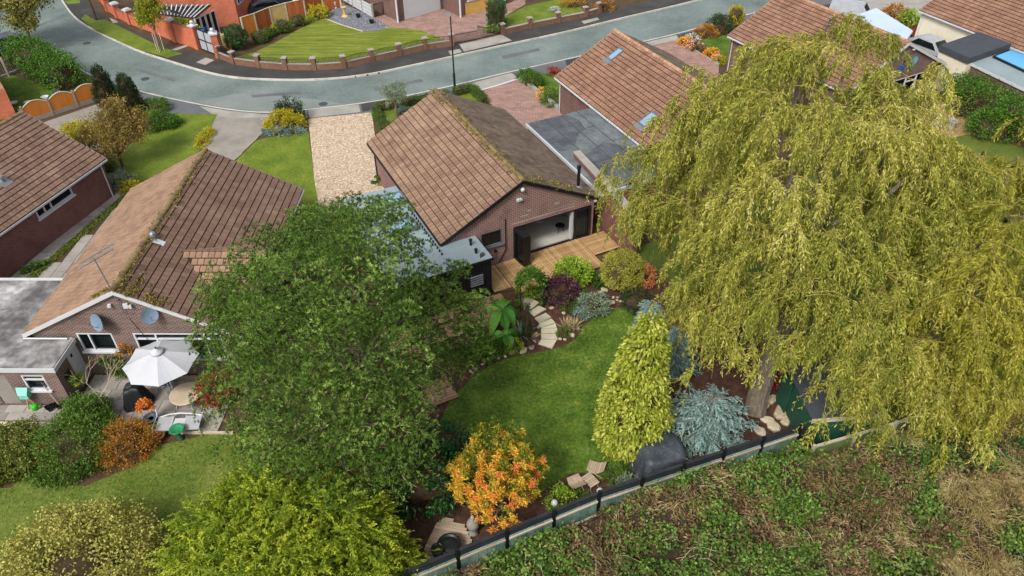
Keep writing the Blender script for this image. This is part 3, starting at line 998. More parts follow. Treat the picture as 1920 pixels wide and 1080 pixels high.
for x0, x1, y0, y1 in ((-6.6, -4.85, -7.4, -6.3), (-7.0, -5.2, -10.2, -9.0)):
    k = MB().box(x0, x1, y0, y0 + 0.12, 2.46, 2.62).box(x0, x1, y1 - 0.12, y1, 2.46, 2.62).box(x0, x0 + 0.12, y0 + 0.12, y1 - 0.12, 2.46, 2.62).box(x1 - 0.12, x1, y0 + 0.12, y1 - 0.12, 2.46, 2.62).build('rooflight_kerb', MT['grey_frame'], ro)
    MB().box(x0 + 0.12, x1 - 0.12, y0 + 0.12, y1 - 0.12, 2.56, 2.6).build('rooflight_pane', MT['glass_sky'], EX)
for i in range(17):
    y = -8.0 - i * 0.3
    MB().tube([(-5.02, y, 2.46), (-5.02, y, 2.6)], 0.045, 6).build('roof_peg', MT['black_paint'], ro)
for x, y, h in ((-3.37, -12.7, 0.3), (-3.41, -13.45, 0.2)):
    MB().tube([(x, y, 2.46), (x, y, 2.46 + h)], 0.07, 8).lathe([(0.1, 0), (0.1, 0.05)], (x, y, 2.46 + h), 8).build('roof_vent', MT['black_paint'], ro)
MB().hexa([(-3.4, -13.95, 2.46), (-3.1, -13.85, 2.46), (-3.05, -13.6, 2.46), (-3.3, -13.65, 2.46), (-3.38, -13.92, 2.58), (-3.12, -13.84, 2.58), (-3.08, -13.62, 2.54), (-3.28, -13.66, 2.54)]).build('roof_vent', MT['dark_felt'], ro)

# ---- the left-hand bungalow with the flat-roofed garage
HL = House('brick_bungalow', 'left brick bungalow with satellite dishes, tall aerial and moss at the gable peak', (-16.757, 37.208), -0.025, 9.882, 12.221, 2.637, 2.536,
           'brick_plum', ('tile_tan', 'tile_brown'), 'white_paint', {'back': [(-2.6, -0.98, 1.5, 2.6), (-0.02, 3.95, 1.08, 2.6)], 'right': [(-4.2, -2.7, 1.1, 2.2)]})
f = HL.fr['back']
window(HL.root, f, -2.6, -0.98, 1.5, 2.6, splits=(0.33,))
window(HL.root, f, -0.02, 3.95, 1.08, 2.6, splits=(0.25, 0.8), transom=0.76)
window(HL.root, HL.fr['right'], -4.2, -2.7, 1.1, 2.2, splits=(0.5,))
MB().box(-2.0, -1.05, f[0].y + .3, f[0].y + .33, 1.55, 2.1).build('blind', MT['grey_fabric'], HL.root)
for u0, u1 in ((0.1, 0.75), (3.3, 3.85)):
    m = MB()
    for i in range(10):
        a, b = u0 + (u1 - u0) * i / 10, u0 + (u1 - u0) * (i + 1) / 10
        y0, y1 = f[0].y + 0.36 + 0.04 * (i % 2), f[0].y + 0.36 + 0.04 * ((i + 1) % 2)
        m.face([(a, y0, 1.0), (b, y1, 1.0), (b, y1, 2.55), (a, y0, 2.55)])
    m.build('curtain', MT['grey_fabric'], HL.root)
MB().box(-4.6, 4.6, -11.7, -0.5, 0.02, 0.3).build('room_floor', MT['table_tan'], HL.root)
t = thing('sofa', 'tan sofa just visible through the wide window behind the parasol', 'sofa', HL.w(2.2, -10.6, 0.3), 0)
MB().box(-0.9, 0.9, -0.4, 0.4, 0.1, 0.42).build('seat', MT['deck_new'], t)
MB().box(-0.9, 0.9, 0.2, 0.45, 0.42, 0.85).build('backrest', MT['deck_new'], t)
dish(HL.root, f, -1.15, 3.55, 0.42, side=-0.55)
dish(HL.root, f, 1.33, 3.95, 0.36, side=0.7, tilt=0.5)
MB().obox(f[0] + Vector((0.3, -0.1, 4.2)), 0.2, 0.2, 0.1, 0.22).obox(f[0] + Vector((0.5, -0.12, 4.2)), 0.2, 0.1, 0.1, 0.16).build('security_light', MT['white_plastic'], HL.root)
MB().obox(f[0] + Vector((-0.42, -0.1, 4.25)), 0.2, 0.14, 0.14, 0.12).build('security_camera', MT['white_plastic'], HL.root)
ae = MB().tube([f[0] + Vector((0.1, -0.12, 3.9)), f[0] + Vector((-0.15, -0.1, 6.9))], 0.025, 6).bar(f[0] + Vector((0.05, 0, 4.6)), f[0] + Vector((0.05, -0.14, 4.6)), 0.04).build('aerial_mast', MT['grey_metal'], HL.root)
m = MB()
for sgn in (0, 0.16):
    b0, b1 = f[0] + Vector((-0.75, -0.35 + sgn, 6.55 + sgn)), f[0] + Vector((0.25, 0.75 + sgn, 6.75 + sgn))
    m.bar(b0, b1, 0.03)
    for i in range(14):
        c = b0 + (b1 - b0) * (i / 13)
        sd = Vector((0.74, -0.67, 0)) * 0.14
        m.bar(c - sd, c + sd, 0.018)
m.build('aerial_elements', MT['grey_metal'], ae)
MB().tube([f[0] + Vector((0.15, -0.02, 3.5)), f[0] + Vector((0.9, -0.02, 1.2))], 0.012, 4).build('cable', MT['black_paint'], HL.root)
MB().lathe([(0.16, 0), (0.15, 0.28), (0.1, 0.3), (0.14, 0.36), (0.05, 0.42)], (0.25, -8.2, HL.zroof(0.25) - 0.05), 10).build('flue_cowl', MT['grey_metal'], HL.root)
MB().hexa([(0.3, -8.5, HL.zroof(0.3) + 0.03), (0.75, -8.5, HL.zroof(0.75) + 0.03), (0.75, -8.2, HL.zroof(0.75) + 0.03), (0.3, -8.2, HL.zroof(0.3) + 0.03)] +
          [(0.3, -8.5, HL.zroof(0.3) + 0.06), (0.75, -8.5, HL.zroof(0.75) + 0.06), (0.75, -8.2, HL.zroof(0.75) + 0.06), (0.3, -8.2, HL.zroof(0.3) + 0.06)]).build('flashing', MT['white_paint'], HL.root)
moss_patch(HL.roof, [(rng.uniform(-0.2, 0.35), -0.5 - i * 0.1, HL.zroof(0) + 0.02, 0.07) for i in range(115)], 2400)
moss_patch(HL.roof, [(0.15 + rng.random() * 1.5, -12.1 + rng.random() * 1.5 * rng.random(), 0, 0.1) for i in range(1)], 1)
mp = []
for i in range(60):
    x = 0.1 + 1.9 * rng.random() ** 1.5
    y = -12.1 + 1.9 * rng.random() ** 2 * (1 - x / 2.6)
    mp.append((x, y, HL.zroof(x) + 0.05, 0.09))
for i in range(30):
    x = -0.1 - 1.0 * rng.random()
    mp.append((x, -12.1 + rng.random() * 0.25, HL.zroof(x) + 0.05, 0.06))
moss_patch(HL.roof, mp, 2600)
# cross gable on the right slope
m = MB()
gx0, gy0, gy1, gh = 1.45, -9.6, -7.6, 0.75
zl = HL.zroof(gx0)
cg = [(gx0, -8.45, zl + 0.02), (5.6, -8.45, zl + 0.02), (5.6, gy1 + 0.5, zl - 1.05), (HL.W / 2 - 0.3, gy1 + 0.6, HL.he + 0.1)]
m.face([(gx0, -8.45, zl + 0.06), (5.6, -8.45, zl + 0.06), (5.6, -6.6, zl - 1.0), (3.4, -6.6, zl - 1.0)])
m.face([(gx0, -8.45, zl + 0.06), (3.4, -10.3, zl - 1.0), (5.6, -10.3, zl - 1.0), (5.6, -8.45, zl + 0.06)])
m.face([(5.55, -10.3, zl - 1.0), (5.55, -10.3, 0), (5.55, -6.6, 0), (5.55, -6.6, zl - 1.0), (5.55, -8.45, zl + 0.04)])
m.face([(5.55, -10.3, zl - 1.0), (4.6, -10.3, zl - 1.0), (4.6, -10.3, 0), (5.55, -10.3, 0)])
cgo = m.build('porch_gable', MT['roof_deck'], HL.root)
Ug = Vector((0, 1.85, 1.06)).normalized()
Ug2 = Vector((0, -1.85, 1.06)).normalized()
sl = math.hypot(1.85, 1.06)
lay_tiles(cgo, HL.M, [(Vector((1.45, -10.3, zl - 1.0)), Vector((1, 0, 0)), Ug, 4.1, sl, lambda x, h: x > 1.95 * (1 - h / sl)),
                      (Vector((5.55, -6.6, zl - 1.0)), Vector((-1, 0, 0)), Ug2, 4.1, sl, lambda x, h: (4.1 - x) > 1.95 * (1 - h / sl))], 'tile_tan', 300)
# flat-roofed garage and porch wrapped round its corner
GL = thing('flat_roof_garage', 'brick garage with stained grey felt flat roof and white fascia beside the left bungalow', 'garage', (-16.757, 37.208, 0), -0.025)
m = MB()
X, Y = Vector((1, 0, 0)), Vector((0, 1, 0))
gf = (Vector((0, -14.02, 0)), X, -Y)
gr = (Vector((-2.8, 0, 0)), Y, X)
wall_boxes(m, gf, -10.2, -2.8, 0, 2.15, 0.22, [(-4.4, -3.42, 0.98, 1.9), (-5.95, -5.12, 0.02, 1.9)])
wall_boxes(m, gr, -13.8, -12.1, 0, 2.15, 0.22, [(-13.0, -12.12, 0.02, 2.1)])
m.box(-10.2, -9.98, -13.8, -8.0, 0, 2.15).box(-9.98, -4.95, -8.2, -8.0, 0, 2.15)
m.build('wall', MT['brick_plum'], GL)
window(GL, gf, -4.4, -3.42, 0.98, 1.9, transom=0.68)
MB().box(-5.95, -5.12, -13.98, -13.93, 0.02, 1.9).build('door', MT['paving_grey'], GL)
dd = MB().box(-2.9, -2.84, -13.0, -12.12, 0.02, 2.1).build('door', MT['white_plastic'], GL)
for i in range(2):
    for j in range(5):
        if (i, j) == (0, 4): continue
        MB().box(-2.838, -2.822, -12.93 + i * 0.4, -12.6 + i * 0.4, 0.15 + j * 0.38, 0.45 + j * 0.38).build('door_panel', MT['white_plastic'], dd)
MB().box(-2.838, -2.825, -12.72, -12.6, 1.68, 1.86).build('door_light', MT['glass_dark'], dd)
pl = [(-10.3, -14.12), (-2.68, -14.12), (-2.68, -12.16), (-5.0, -12.16), (-5.0, -7.9), (-10.3, -7.9)]
MB().prism(pl, 2.15, 2.38).build('fascia', MT['white_paint'], GL)
MB().prism([(-10.25, -14.07), (-2.73, -14.07), (-2.73, -12.16), (-5.0, -12.16), (-5.0, -7.95), (-10.25, -7.95)], 2.383, 2.42).build('roof', MT['flat_roof_felt'], GL)
MB().box(-10.25, -5.0, -8.1, -7.95, 2.42, 2.47).build('roof_kerb', MT['white_paint'], GL)
MB().tube([(-4.9, -12.3, 2.47), (-2.9, -12.3, 2.47)], 0.05, 6).build('pipe', MT['grey_metal'], GL)
# ornaments on the porch wall
m = MB()
for i in range(3):
    m.bar((-2.78, -13.7, 1.25 + i * 0.12), (-2.78, -13.25, 1.25 + i * 0.12), 0.03)
    for j in range(4): m.bar((-2.78, -13.68 + j * 0.12, 1.2 + i * 0.12), (-2.78, -13.62 + j * 0.12, 1.3 + i * 0.12), 0.02)
tag(m.build('wall_sign', MT['black_paint']), 'small black ironwork sign on the brick side of the left garage', 'sign')
bpy.data.objects['wall_sign'].matrix_world = HL.M

# ---- bungalow behind on the right, orange tiles and two rooflights
HR = House('brick_bungalow', 'bungalow with clean orange tiles and two rooflights behind the flat garage roof', (7.626, 53.656), 0.442, 9.624, 12.0, 2.682, 2.551,
           'brick_brown', ('tile_red', 'tile_mossy'), 'white_paint', {'left': [(4.5, 6.4, 1.55, 2.45)]}, ridge='ridge_clay')
window(HR.root, HR.fr['left'], 4.5, 6.4, 1.55, 2.45, splits=(0.33, 0.66), transom=0.6)


def rooflight(h, x0, x1, y0, y1, lift=0.06):
    z0, z1 = h.zroof(x0) + lift, h.zroof(x1) + lift
    fr = MB()
    for ya, yb_ in ((y0, y0 + 0.09), (y1 - 0.09, y1)):
        fr.hexa([(x0, ya, z0 - 0.06), (x1, ya, z1 - 0.06), (x1, yb_, z1 - 0.06), (x0, yb_, z0 - 0.06), (x0, ya, z0 + 0.05), (x1, ya, z1 + 0.05), (x1, yb_, z1 + 0.05), (x0, yb_, z0 + 0.05)])
    dx = 0.09 * (1 if x1 > x0 else -1)
    for xa, xb in ((x0, x0 + dx), (x1 - dx, x1)):
        za, zb = h.zroof(xa) + lift, h.zroof(xb) + lift
        fr.hexa([(xa, y0 + 0.09, za - 0.06), (xb, y0 + 0.09, zb - 0.06), (xb, y1 - 0.09, zb - 0.06), (xa, y1 - 0.09, za - 0.06), (xa, y0 + 0.09, za + 0.05), (xb, y0 + 0.09, zb + 0.05), (xb, y1 - 0.09, zb + 0.05), (xa, y1 - 0.09, za + 0.05)])
    o = fr.build('rooflight', MT['grey_frame'], h.root)
    g = MB()
    g.face([(x0 + dx, y0 + 0.09, h.zroof(x0 + dx) + lift + 0.02), (x1 - dx, y0 + 0.09, h.zroof(x1 - dx) + lift + 0.02), (x1 - dx, y1 - 0.09, h.zroof(x1 - dx) + lift + 0.02), (x0 + dx, y1 - 0.09, h.zroof(x0 + dx) + lift + 0.02)])
    g.build('pane', MT['glass_sky'], o)
    k = MB()
    xk = x0 - dx * 3
    k.hexa([(xk, y0 - 0.05, h.zroof(xk) + 0.04), (x0, y0 - 0.05, h.zroof(x0) + 0.04), (x0, y1 + 0.05, h.zroof(x0) + 0.04), (xk, y1 + 0.05, h.zroof(xk) + 0.04),
            (xk, y0 - 0.05, h.zroof(xk) + 0.07), (x0, y0 - 0.05, h.zroof(x0) + 0.07), (x0, y1 + 0.05, h.zroof(x0) + 0.07), (xk, y1 + 0.05, h.zroof(xk) + 0.07)])
    k.build('flashing', MT['grey_metal'], o)


rooflight(HR, -1.9, -0.85, -2.7, -2.05)
rooflight(HR, -4.0, -2.95, -10.2, -9.4)
GR = thing('flat_roof_garage', 'garage with patched blue-grey flat roof between the central bungalow and its right neighbour', 'garage', (7.626, 53.656, 0), 0.442)
MB().prism([(-9.55, -14.4), (-4.7, -14.4), (-4.7, -5.1), (-9.55, -5.1)], 0, 2.2).build('wall', MT['brick_wall_red'], GR)
MB().prism([(-9.65, -14.5), (-4.62, -14.5), (-4.62, -5.0), (-9.65, -5.0)], 2.203, 2.4).build('fascia', MT['white_paint'], GR)
gro = MB().prism([(-9.55, -14.4), (-4.62, -14.4), (-4.62, -5.05), (-9.55, -5.05)], 2.403, 2.44).build('roof', MT['flat_roof_slate'], GR)
sheet('felt_patch', [(-9.5, -5.1), (-6.7, -5.1), (-6.3, -6.2), (-6.6, -7.5), (-7.4, -7.9), (-8.2, -9.0), (-9.0, -9.4), (-9.5, -9.2)], 2.446, MT['flat_roof_patch'], None, None, gro)
sheet('felt_patch', [(-8.6, -10.5), (-6.4, -9.4), (-5.3, -10.8), (-5.5, -13), (-8, -14.2), (-9.4, -13)], 2.446, MT['flat_roof_patch'], None, None, gro)
m = MB()
for x, y in ((-7.1, -7.4), (-5.9, -9.6), (-8.3, -11.4)): m.box(x, x + 1.2, y, y + 0.04, 2.447, 2.456)
m.build('felt_seam', MT['dark_felt'], gro)
m = MB()
for x in (-8.3, -7.1, -5.9): m.box(x, x + 0.04, -14.3, -5.1, 2.457, 2.464)
m.build('felt_seam', MT['dark_felt'], gro)
bw = [Vector((4.0, 40.5)), Vector((6.75, 33.3))]
d_ = (bw[1] - bw[0])
t = thing('boundary_wall', 'tall red brick boundary wall with pale coping right of the deck', 'wall', ((bw[0].x + bw[1].x) / 2, (bw[0].y + bw[1].y) / 2, 0), math.atan2(d_.y, d_.x))
MB().box(-d_.length / 2, d_.length / 2, -0.16, 0.16, 0, 2.82).build('wall', MT['brick_wall_red'], t)
n_ = 9
for i in range(n_):
    l = d_.length / n_
    MB().box(-d_.length / 2 + i * l + 0.01, -d_.length / 2 + (i + 1) * l - 0.01, -0.24, 0.24, 2.823, 2.9).build('coping_stone', MT['concrete'], t)

# ---- bungalow on the right with the round gable window
HQ = House('brick_bungalow', 'right bungalow with round window in its brick gable, half hidden by the willow', (21.64, 60.771), 0.489, 10.036, 12.059, 2.866, 2.558,
           'brick_brown', 'tile_red', 'white_paint', {'back': [(-0.1, 3.7, 1.15, 2.65)]}, ridge='ridge_clay')
window(HQ.root, HQ.fr['back'], -0.1, 3.7, 1.15, 2.65, splits=(0.33, 0.62), transom={1: 0.72, 0: None, 2: None})
f = HQ.fr['back']
c = f[0] + Vector((1.27, 0, 3.82))
m = MB()
k = 20
for i in range(k):
    t0, t1 = 2 * math.pi * i / k, 2 * math.pi * (i + 1) / k
    Q = lambda t, r, d: (c.x + r * 1.15 * math.cos(t), c.y - d, c.z + r * math.sin(t))
    m.hexa([Q(t0, 0.36, 0.05), Q(t1, 0.36, 0.05), Q(t1, 0.36, -0.02), Q(t0, 0.36, -0.02), Q(t0, 0.46, 0.05), Q(t1, 0.46, 0.05), Q(t1, 0.46, -0.02), Q(t0, 0.46, -0.02)])
rw = m.build('round_window', MT['grey_frame'], HQ.root)
m = MB()
m.face([(c.x + 0.37 * 1.15 * math.cos(2 * math.pi * i / k), c.y - 0.02, c.z + 0.37 * math.sin(2 * math.pi * i / k)) for i in range(k)])
m.build('pane', MT['glass_sky'], rw)
MB().obox((c.x - 1.25, c.y - 0.12, 3.35), 0, 0.22, 0.2, 0.4).build('burglar_alarm', MT['bin_blue'], HQ.root)
MB().bar((c.x - 1.2, c.y - 0.02, 3.9), (c.x - 1.0, c.y - 0.3, 4.25), 0.07).build('lamp_arm', MT['black_paint'], HQ.root)
MB().obox((c.x - 0.55, c.y - 0.1, 4.72), 0, 0.14, 0.14, 0.14).build('security_light', MT['white_plastic'], HQ.root)
zf = HQ.zroof(-1.6)
MB().tube([(-1.3, -6.2, HQ.zroof(-1.3)), (-1.3, -6.2, HQ.zroof(-1.3) + 0.65)], 0.08, 8).lathe([(0.3, -0.1), (0.12, 0.1)], (-1.3, -6.2, HQ.zroof(-1.3)), 4).build('vent_pipe', MT['dark_felt'], HQ.root)

# ---- bungalow at the far left
yw = -0.313
ef = site(200, 297, 2.6)
Wf = 10.2
HF = House('brick_bungalow', 'bungalow cut by the left edge with brown tiles and a slim high side window', (ef.x - math.cos(yw) * Wf / 2, ef.y - math.sin(yw) * Wf / 2), yw, Wf, 12.5, 2.6, 2.4,
           'brick_wall_red', 'tile_brown', 'white_paint', {'right': [(-5.6, -2.9, 1.75, 2.35)]})
window(HF.root, HF.fr['right'], -5.6, -2.9, 1.75, 2.35, splits=(0.22, 0.4), fw=0.08)
MB().lathe([(0.14, 0), (0.12, 0.3), (0.17, 0.32), (0.15, 0.42)], (2.9, -5.2, HF.zroof(2.9) - 0.05), 10).build('flue_cowl', MT['grey_metal'], HF.root)
MB().hexa([(2.6, -5.5, HF.zroof(2.6) + 0.04), (3.3, -5.5, HF.zroof(3.3) + 0.04), (3.3, -4.9, HF.zroof(3.3) + 0.04), (2.6, -4.9, HF.zroof(2.6) + 0.04),
           (2.6, -5.5, HF.zroof(2.6) + 0.06), (3.3, -5.5, HF.zroof(3.3) + 0.06), (3.3, -4.9, HF.zroof(3.3) + 0.06), (2.6, -4.9, HF.zroof(2.6) + 0.06)]).build('flashing', MT['grey_metal'], HF.root)

# ---- cream house, top right
a_, b_ = site(1723, 19, 2.7), site(1827, 60, 2.7)
d_ = (a_ - b_).to_2d().normalized()
yw = math.atan2(-d_.x, d_.y)
Ww = 10.6
HW = House('rendered_house', 'cream rendered house with orange tiles at the top right corner', (a_.x + math.cos(yw) * Ww / 2, a_.y + math.sin(yw) * Ww / 2), yw, Ww, 15.0, 2.7, 2.7,
           'cream_render', 'tile_red', 'white_paint')


def flat_block(name, label, cat, pts, z0, z1, wall, edge, roof, eh=0.2):
    cx, cy = sum(p.x for p in pts) / len(pts), sum(p.y for p in pts) / len(pts)
    t = thing(name, label, cat, (cx, cy, 0))
    loc = [(p.x - cx, p.y - cy) for p in pts]
    inn = [(x * 0.96, y * 0.96) for x, y in loc]
    MB().prism(inn, z0, z1 - eh).build('wall', MT[wall], t)
    MB().prism(loc, z1 - eh + 0.003, z1).build('fascia', MT[edge], t)
    MB().prism([(x * 0.985, y * 0.985) for x, y in loc], z1 + 0.003, z1 + 0.03).build('roof', MT[roof], t)
    return t, (cx, cy)


flat_block('dark_flat_dormer', 'dark grey felted box roof against the cream house', 'dormer', px([(1762, 85), (1818, 110), (1897, 82), (1836, 60)], 3.1), 0, 3.1, 'cream_render', 'dark_felt', 'dark_felt', 0.42)
t, c = flat_block('flat_roof_extension', 'brick extension with pale flat roof and large blue rooflight at the right edge', 'extension', px([(1812, 114), (1925, 168), (2020, 130), (1900, 86)], 2.6), 0, 2.6, 'brick_brown', 'white_paint', 'flat_roof_blue')
q = px([(1862, 104), (1930, 136), (1975, 120), (1893, 92)], 2.8)
k = MB().prism([(p.x - c[0], p.y - c[1]) for p in q], 2.63, 2.78).build('rooflight', MT['black_paint'], t)
qc = sum((p for p in q), Vector()) / 4
MB().prism([(qc.x + (p.x - qc.x) * 0.9 - c[0], qc.y + (p.y - qc.y) * 0.9 - c[1]) for p in q], 2.783, 2.8).build('pane', MT['glass_blue'], k)
MB().obox(tuple(site(1868, 147, 1.6) - Vector((c[0], c[1], 0))), 0.4, 0.3, 0.2, 0.2).build('outside_lamp', MT['white_plastic'], t)
t, c = flat_block('carport', 'pale blue flat roof of a carport between the right bungalow and the cream house', 'carport', px([(1600, 30), (1643, 15), (1712, 58), (1700, 75), (1670, 66)], 2.3), 1.9, 2.3, 'white_paint', 'white_paint', 'flat_roof_pale', 0.15)
for a in ((1602, 31), (1643, 17), (1710, 58), (1700, 72)):
    p = site(*a, 2.1) - Vector((c[0], c[1], 0))
    MB().obox((p.x * 0.95, p.y * 0.95, 0), 0, 0.12, 0.12, 1.95).build('post', MT['white_paint'], t)
p0, p1 = site(1770, 100, 2.1), site(1808, 112, 2.1)
t = thing('white_side_door', 'white panelled side wall between the dark dormer and the hedge', 'wall', p0 * 0.5 + p1 * 0.5 - Vector((0, 0, 2.1)), math.atan2(p1.y - p0.y, p1.x - p0.x))
l = (p1 - p0).length
for i in range(4): MB().box(-l / 2 + i * l / 4 + 0.01, -l / 2 + (i + 1) * l / 4 - 0.01, -0.05, 0.05, 0, 2.15).build('panel', MT['white_plastic'], t)

# ---- orange brick house, top left
A_, B_, C_ = site(450, 47), site(300, 62), site(492, 10)
pts = [A_, C_, C_ + (B_ - A_), B_]
c = sum(pts, Vector()) / 4
OH = thing('orange_brick_house', 'bright orange brick house behind the tall garden wall at the top left', 'house', (c.x, c.y, 0))
MB().prism([(p.x - c.x, p.y - c.y) for p in pts], 0, 5.2).build('wall', MT['brick_orange'], OH)
e1, e2 = (B_ - A_), (C_ - A_)
mid0, mid1 = (A_ + B_) / 2 - c, (A_ + B_) / 2 + e2 - c
m = MB()
for s_, e_ in ((A_ - c, 1), (B_ - c, -1)):
    m.face([(s_.x, s_.y, 5.2), (s_.x + e2.x, s_.y + e2.y, 5.2), (mid1.x, mid1.y, 7.4), (mid0.x, mid0.y, 7.4)])
m.face([(A_.x - c.x, A_.y - c.y, 5.2), (B_.x - c.x, B_.y - c.y, 5.2), (mid0.x, mid0.y, 7.4)])
m.build('roof', MT['tile_brown'], OH)
al, nn = e2.normalized(), Vector((e2.y, -e2.x, 0)).normalized()
window(OH, (A_ - c, al, nn), 0.4, 1.5, 1.7, 2.9, splits=(0.5,), transom=0.5, glass='glass_dark', sill=False, set_in=-0.03)
# lean-to with striped roof
l0, l1 = site(300, 27, 2.15), site(366, 34, 2.15)
h0, h1 = site(288, 10, 2.75), site(396, 9, 2.75)
LT = thing('lean_to', 'lean-to with dark roof and white glazing bars beside the orange brick house', 'lean-to', ((l0.x + h1.x) / 2, (l0.y + h1.y) / 2, 0))
c = LT.location.copy()
q = [l0 - c, l1 - c, h1 - c, h0 - c]
MB().hexa([v + Vector((0, 0, -0.06)) for v in q] + q).build('roof', MT['black_paint'], LT)
for i in range(11):
    t_ = (i + 0.5) / 11
    a, b = q[0] + (q[1] - q[0]) * t_, q[3] + (q[2] - q[3]) * t_
    MB().bar(a + Vector((0, 0, 0.04)), b + Vector((0, 0, 0.04)), 0.09, 0.06).build('glazing_bar', MT['white_paint'], LT)
pd0, pd1 = site(376, 80) - c, site(413, 62) - c
al = (pd1 - pd0).normalized()
l = (pd1 - pd0).length
for i in range(4):
    o_ = pd0 + al * (l * i / 4)
    window(LT, (o_, al, Vector((al.y, -al.x, 0))), 0.02, l / 4 - 0.02, 0.05, 2.1, name='glazed_panel', sill=False, set_in=0.0, glass='glass_dark')

# ---- house with white garage door, top centre
GB = thing('brick_house', 'brick house with white garage door and yellow panel across the road', 'house', site(833, 17))
c = GB.location.copy()
gp = [site(748, 41) - c, site(833, 17) - c, site(820, 3) - c, site(733, 27) - c]
def blk(name, a, b, depth, z1, mat, parent, z0=0.0):
    d = (b - a).normalized()
    n = Vector((-d.y, d.x, 0)) * depth
    return MB().prism([(a.x, a.y), (b.x, b.y), (b.x + n.x, b.y + n.y), (a.x + n.x, a.y + n.y)], z0, z1).build(name, MT[mat], parent)
blk('garage_wall', site(748, 41) - c, site(833, 16) - c, 6, 5.0, 'brick_brown', GB)
blk('wall', site(862, 31) - c, site(960, 4) - c, 8, 5.0, 'brick_brown', GB)
blk('link_wall', site(833, 17) - c, site(862, 31) - c, 3, 5.0, 'brick_brown', GB)
ga, gb = site(759, 37.5) - c, site(826, 18) - c
d = (gb - ga).normalized()
n = Vector((d.y, -d.x, 0))
gd = MB()
l = (gb - ga).length
P2 = lambda u, o_, z: ga + d * u + n * o_ + Vector((0, 0, z))
gdo = MB().hexa([P2(0, .06, .02), P2(l, .06, .02), P2(l, .01, .02), P2(0, .01, .02), P2(0, .06, 2.2), P2(l, .06, 2.2), P2(l, .01, 2.2), P2(0, .01, 2.2)]).build('garage_door', MT['white_paint'], GB)
for i in range(10): MB().hexa([P2(0.05, .085, .06 + i * .21), P2(l - .05, .085, .06 + i * .21), P2(l - .05, .063, .06 + i * .21), P2(0.05, .063, .06 + i * .21), P2(0.05, .08, .25 + i * .21), P2(l - .05, .08, .25 + i * .21), P2(l - .05, .063, .25 + i * .21), P2(.05, .063, .25 + i * .21)]).build('door_slat', MT['white_paint'], gdo)
ya, yb = site(873, 28.5) - c, site(922, 15) - c
d2 = (yb - ya).normalized()
n2 = Vector((d2.y, -d2.x, 0))
l2 = (yb - ya).length
MB().hexa([ya + n2 * .06, yb + n2 * .06, yb + n2 * .01, ya + n2 * .01] + [v + Vector((0, 0, 1.1)) for v in (ya + n2 * .06, yb + n2 * .06, yb + n2 * .01, ya + n2 * .01)]).build('yellow_panel', MT['yellow_brick'], GB)
window(GB, (ya, d2, n2), 0.3, l2 - 0.2, 1.25, 2.3, splits=(0.5,), set_in=-0.06)
window(GB, (yb, d2, n2), 0.1, 1.6, 0.4, 2.2, splits=(0.4,), set_in=-0.06, sill=False)
for p in ((747, 42), (864, 32)):
    q = site(*p) - c
    MB().tube([(q.x, q.y - 0.15, 0), (q.x, q.y - 0.15, 4.5)], 0.09, 8).build('downpipe', MT['white_plastic'], GB)

# ---- glimpse of the orange-red brick house at the left edge
p0, p1 = site(-5, 231), site(28, 205)
q0 = site(24, 214)
t = thing('orange_brick_house', 'orange-red brick gable of the house glimpsed at the left edge', 'house', site(-30, 225))
c = t.location.copy()
z_ = [site(18, 205), site(-60, 236)]
MB().prism([(v.x - c.x, v.y - c.y) for v in (site(32, 218), site(-10, 160), site(-160, 180), site(-120, 250))], 0, 2.2).build('wall', MT['brick_orange'], t)
m = MB()
vv = [site(32, 218) - c, site(-10, 160) - c, site(-160, 180) - c, site(-120, 250) - c]
md0, md1 = (vv[0] + vv[1]) / 2, (vv[2] + vv[3]) / 2
for a, b in ((0, 3), (1, 2)):
    m.face([(vv[a].x, vv[a].y, 2.2), (vv[b].x, vv[b].y, 2.2), (md1.x, md1.y, 3.6), (md0.x, md0.y, 3.6)])
m.build('roof', MT['tile_red'], t)
# ================================================================ decks, paths, patios
def boards(parent, name, x0, x1, y0, y1, z, mat, along='y', w=0.15, gap=0.02, t=0.03):
    me = None
    n = int(round(((x1 - x0) if along == 'y' else (y1 - y0)) / w))
    st = ((x1 - x0) if along == 'y' else (y1 - y0)) / n
    L = (y1 - y0) if along == 'y' else (x1 - x0)
    me = MB().box(0, st - gap, 0, L, -t, 0).mesh(name)
    me.materials.append(MT[mat])
    for i in range(n):
        if along == 'y': M_ = Matrix.Translation((x0 + i * st, y0, z + rng.uniform(-.002, .002)))
        else: M_ = Matrix.Translation((x1, y0 + i * st, z + rng.uniform(-.002, .002))) @ Matrix.Rotation(math.pi / 2, 4, 'Z')
        child(name, me, parent, None, M_)


DK = thing('timber_deck', 'new honey-coloured timber deck in front of the folding doors', 'deck', (-4.624, 44.543, 0), 0.453)
MB().prism([(-2.75, -14.1), (-1.72, -14.42), (-1.7, -14.78), (3.6, -14.78), (3.6, -13.78), (5.2, -13.7), (5.2, -12.1), (-2.75, -12.1)], 0.01, 0.1).build('deck_frame', MT['earth'], DK)
boards(DK, 'board', -2.76, -1.76, -14.16, -12.02, 0.145, 'deck_new')
boards(DK, 'board', -1.72, 3.58, -14.83, -12.02, 0.15, 'deck_new')
boards(DK, 'board', 3.6, 5.24, -13.78, -12.02, 0.147, 'deck_new', along='x')
LD = thing('lower_deck', 'paler lower deck walkway running along the lawn beneath the pine', 'deck', (-4.624, 44.543, 0), 0.453)
MB().prism([(-8.8, -19.9), (-7.4, -19.9), (-7.4, -16.2), (-2.6, -16.0), (-2.6, -14.3), (-8.8, -14.3)], 0.005, 0.03).build('deck_frame', MT['earth'], LD)
boards(LD, 'board', -8.9, -2.5, -16.25, -14.28, 0.08, 'deck_pink', along='x')
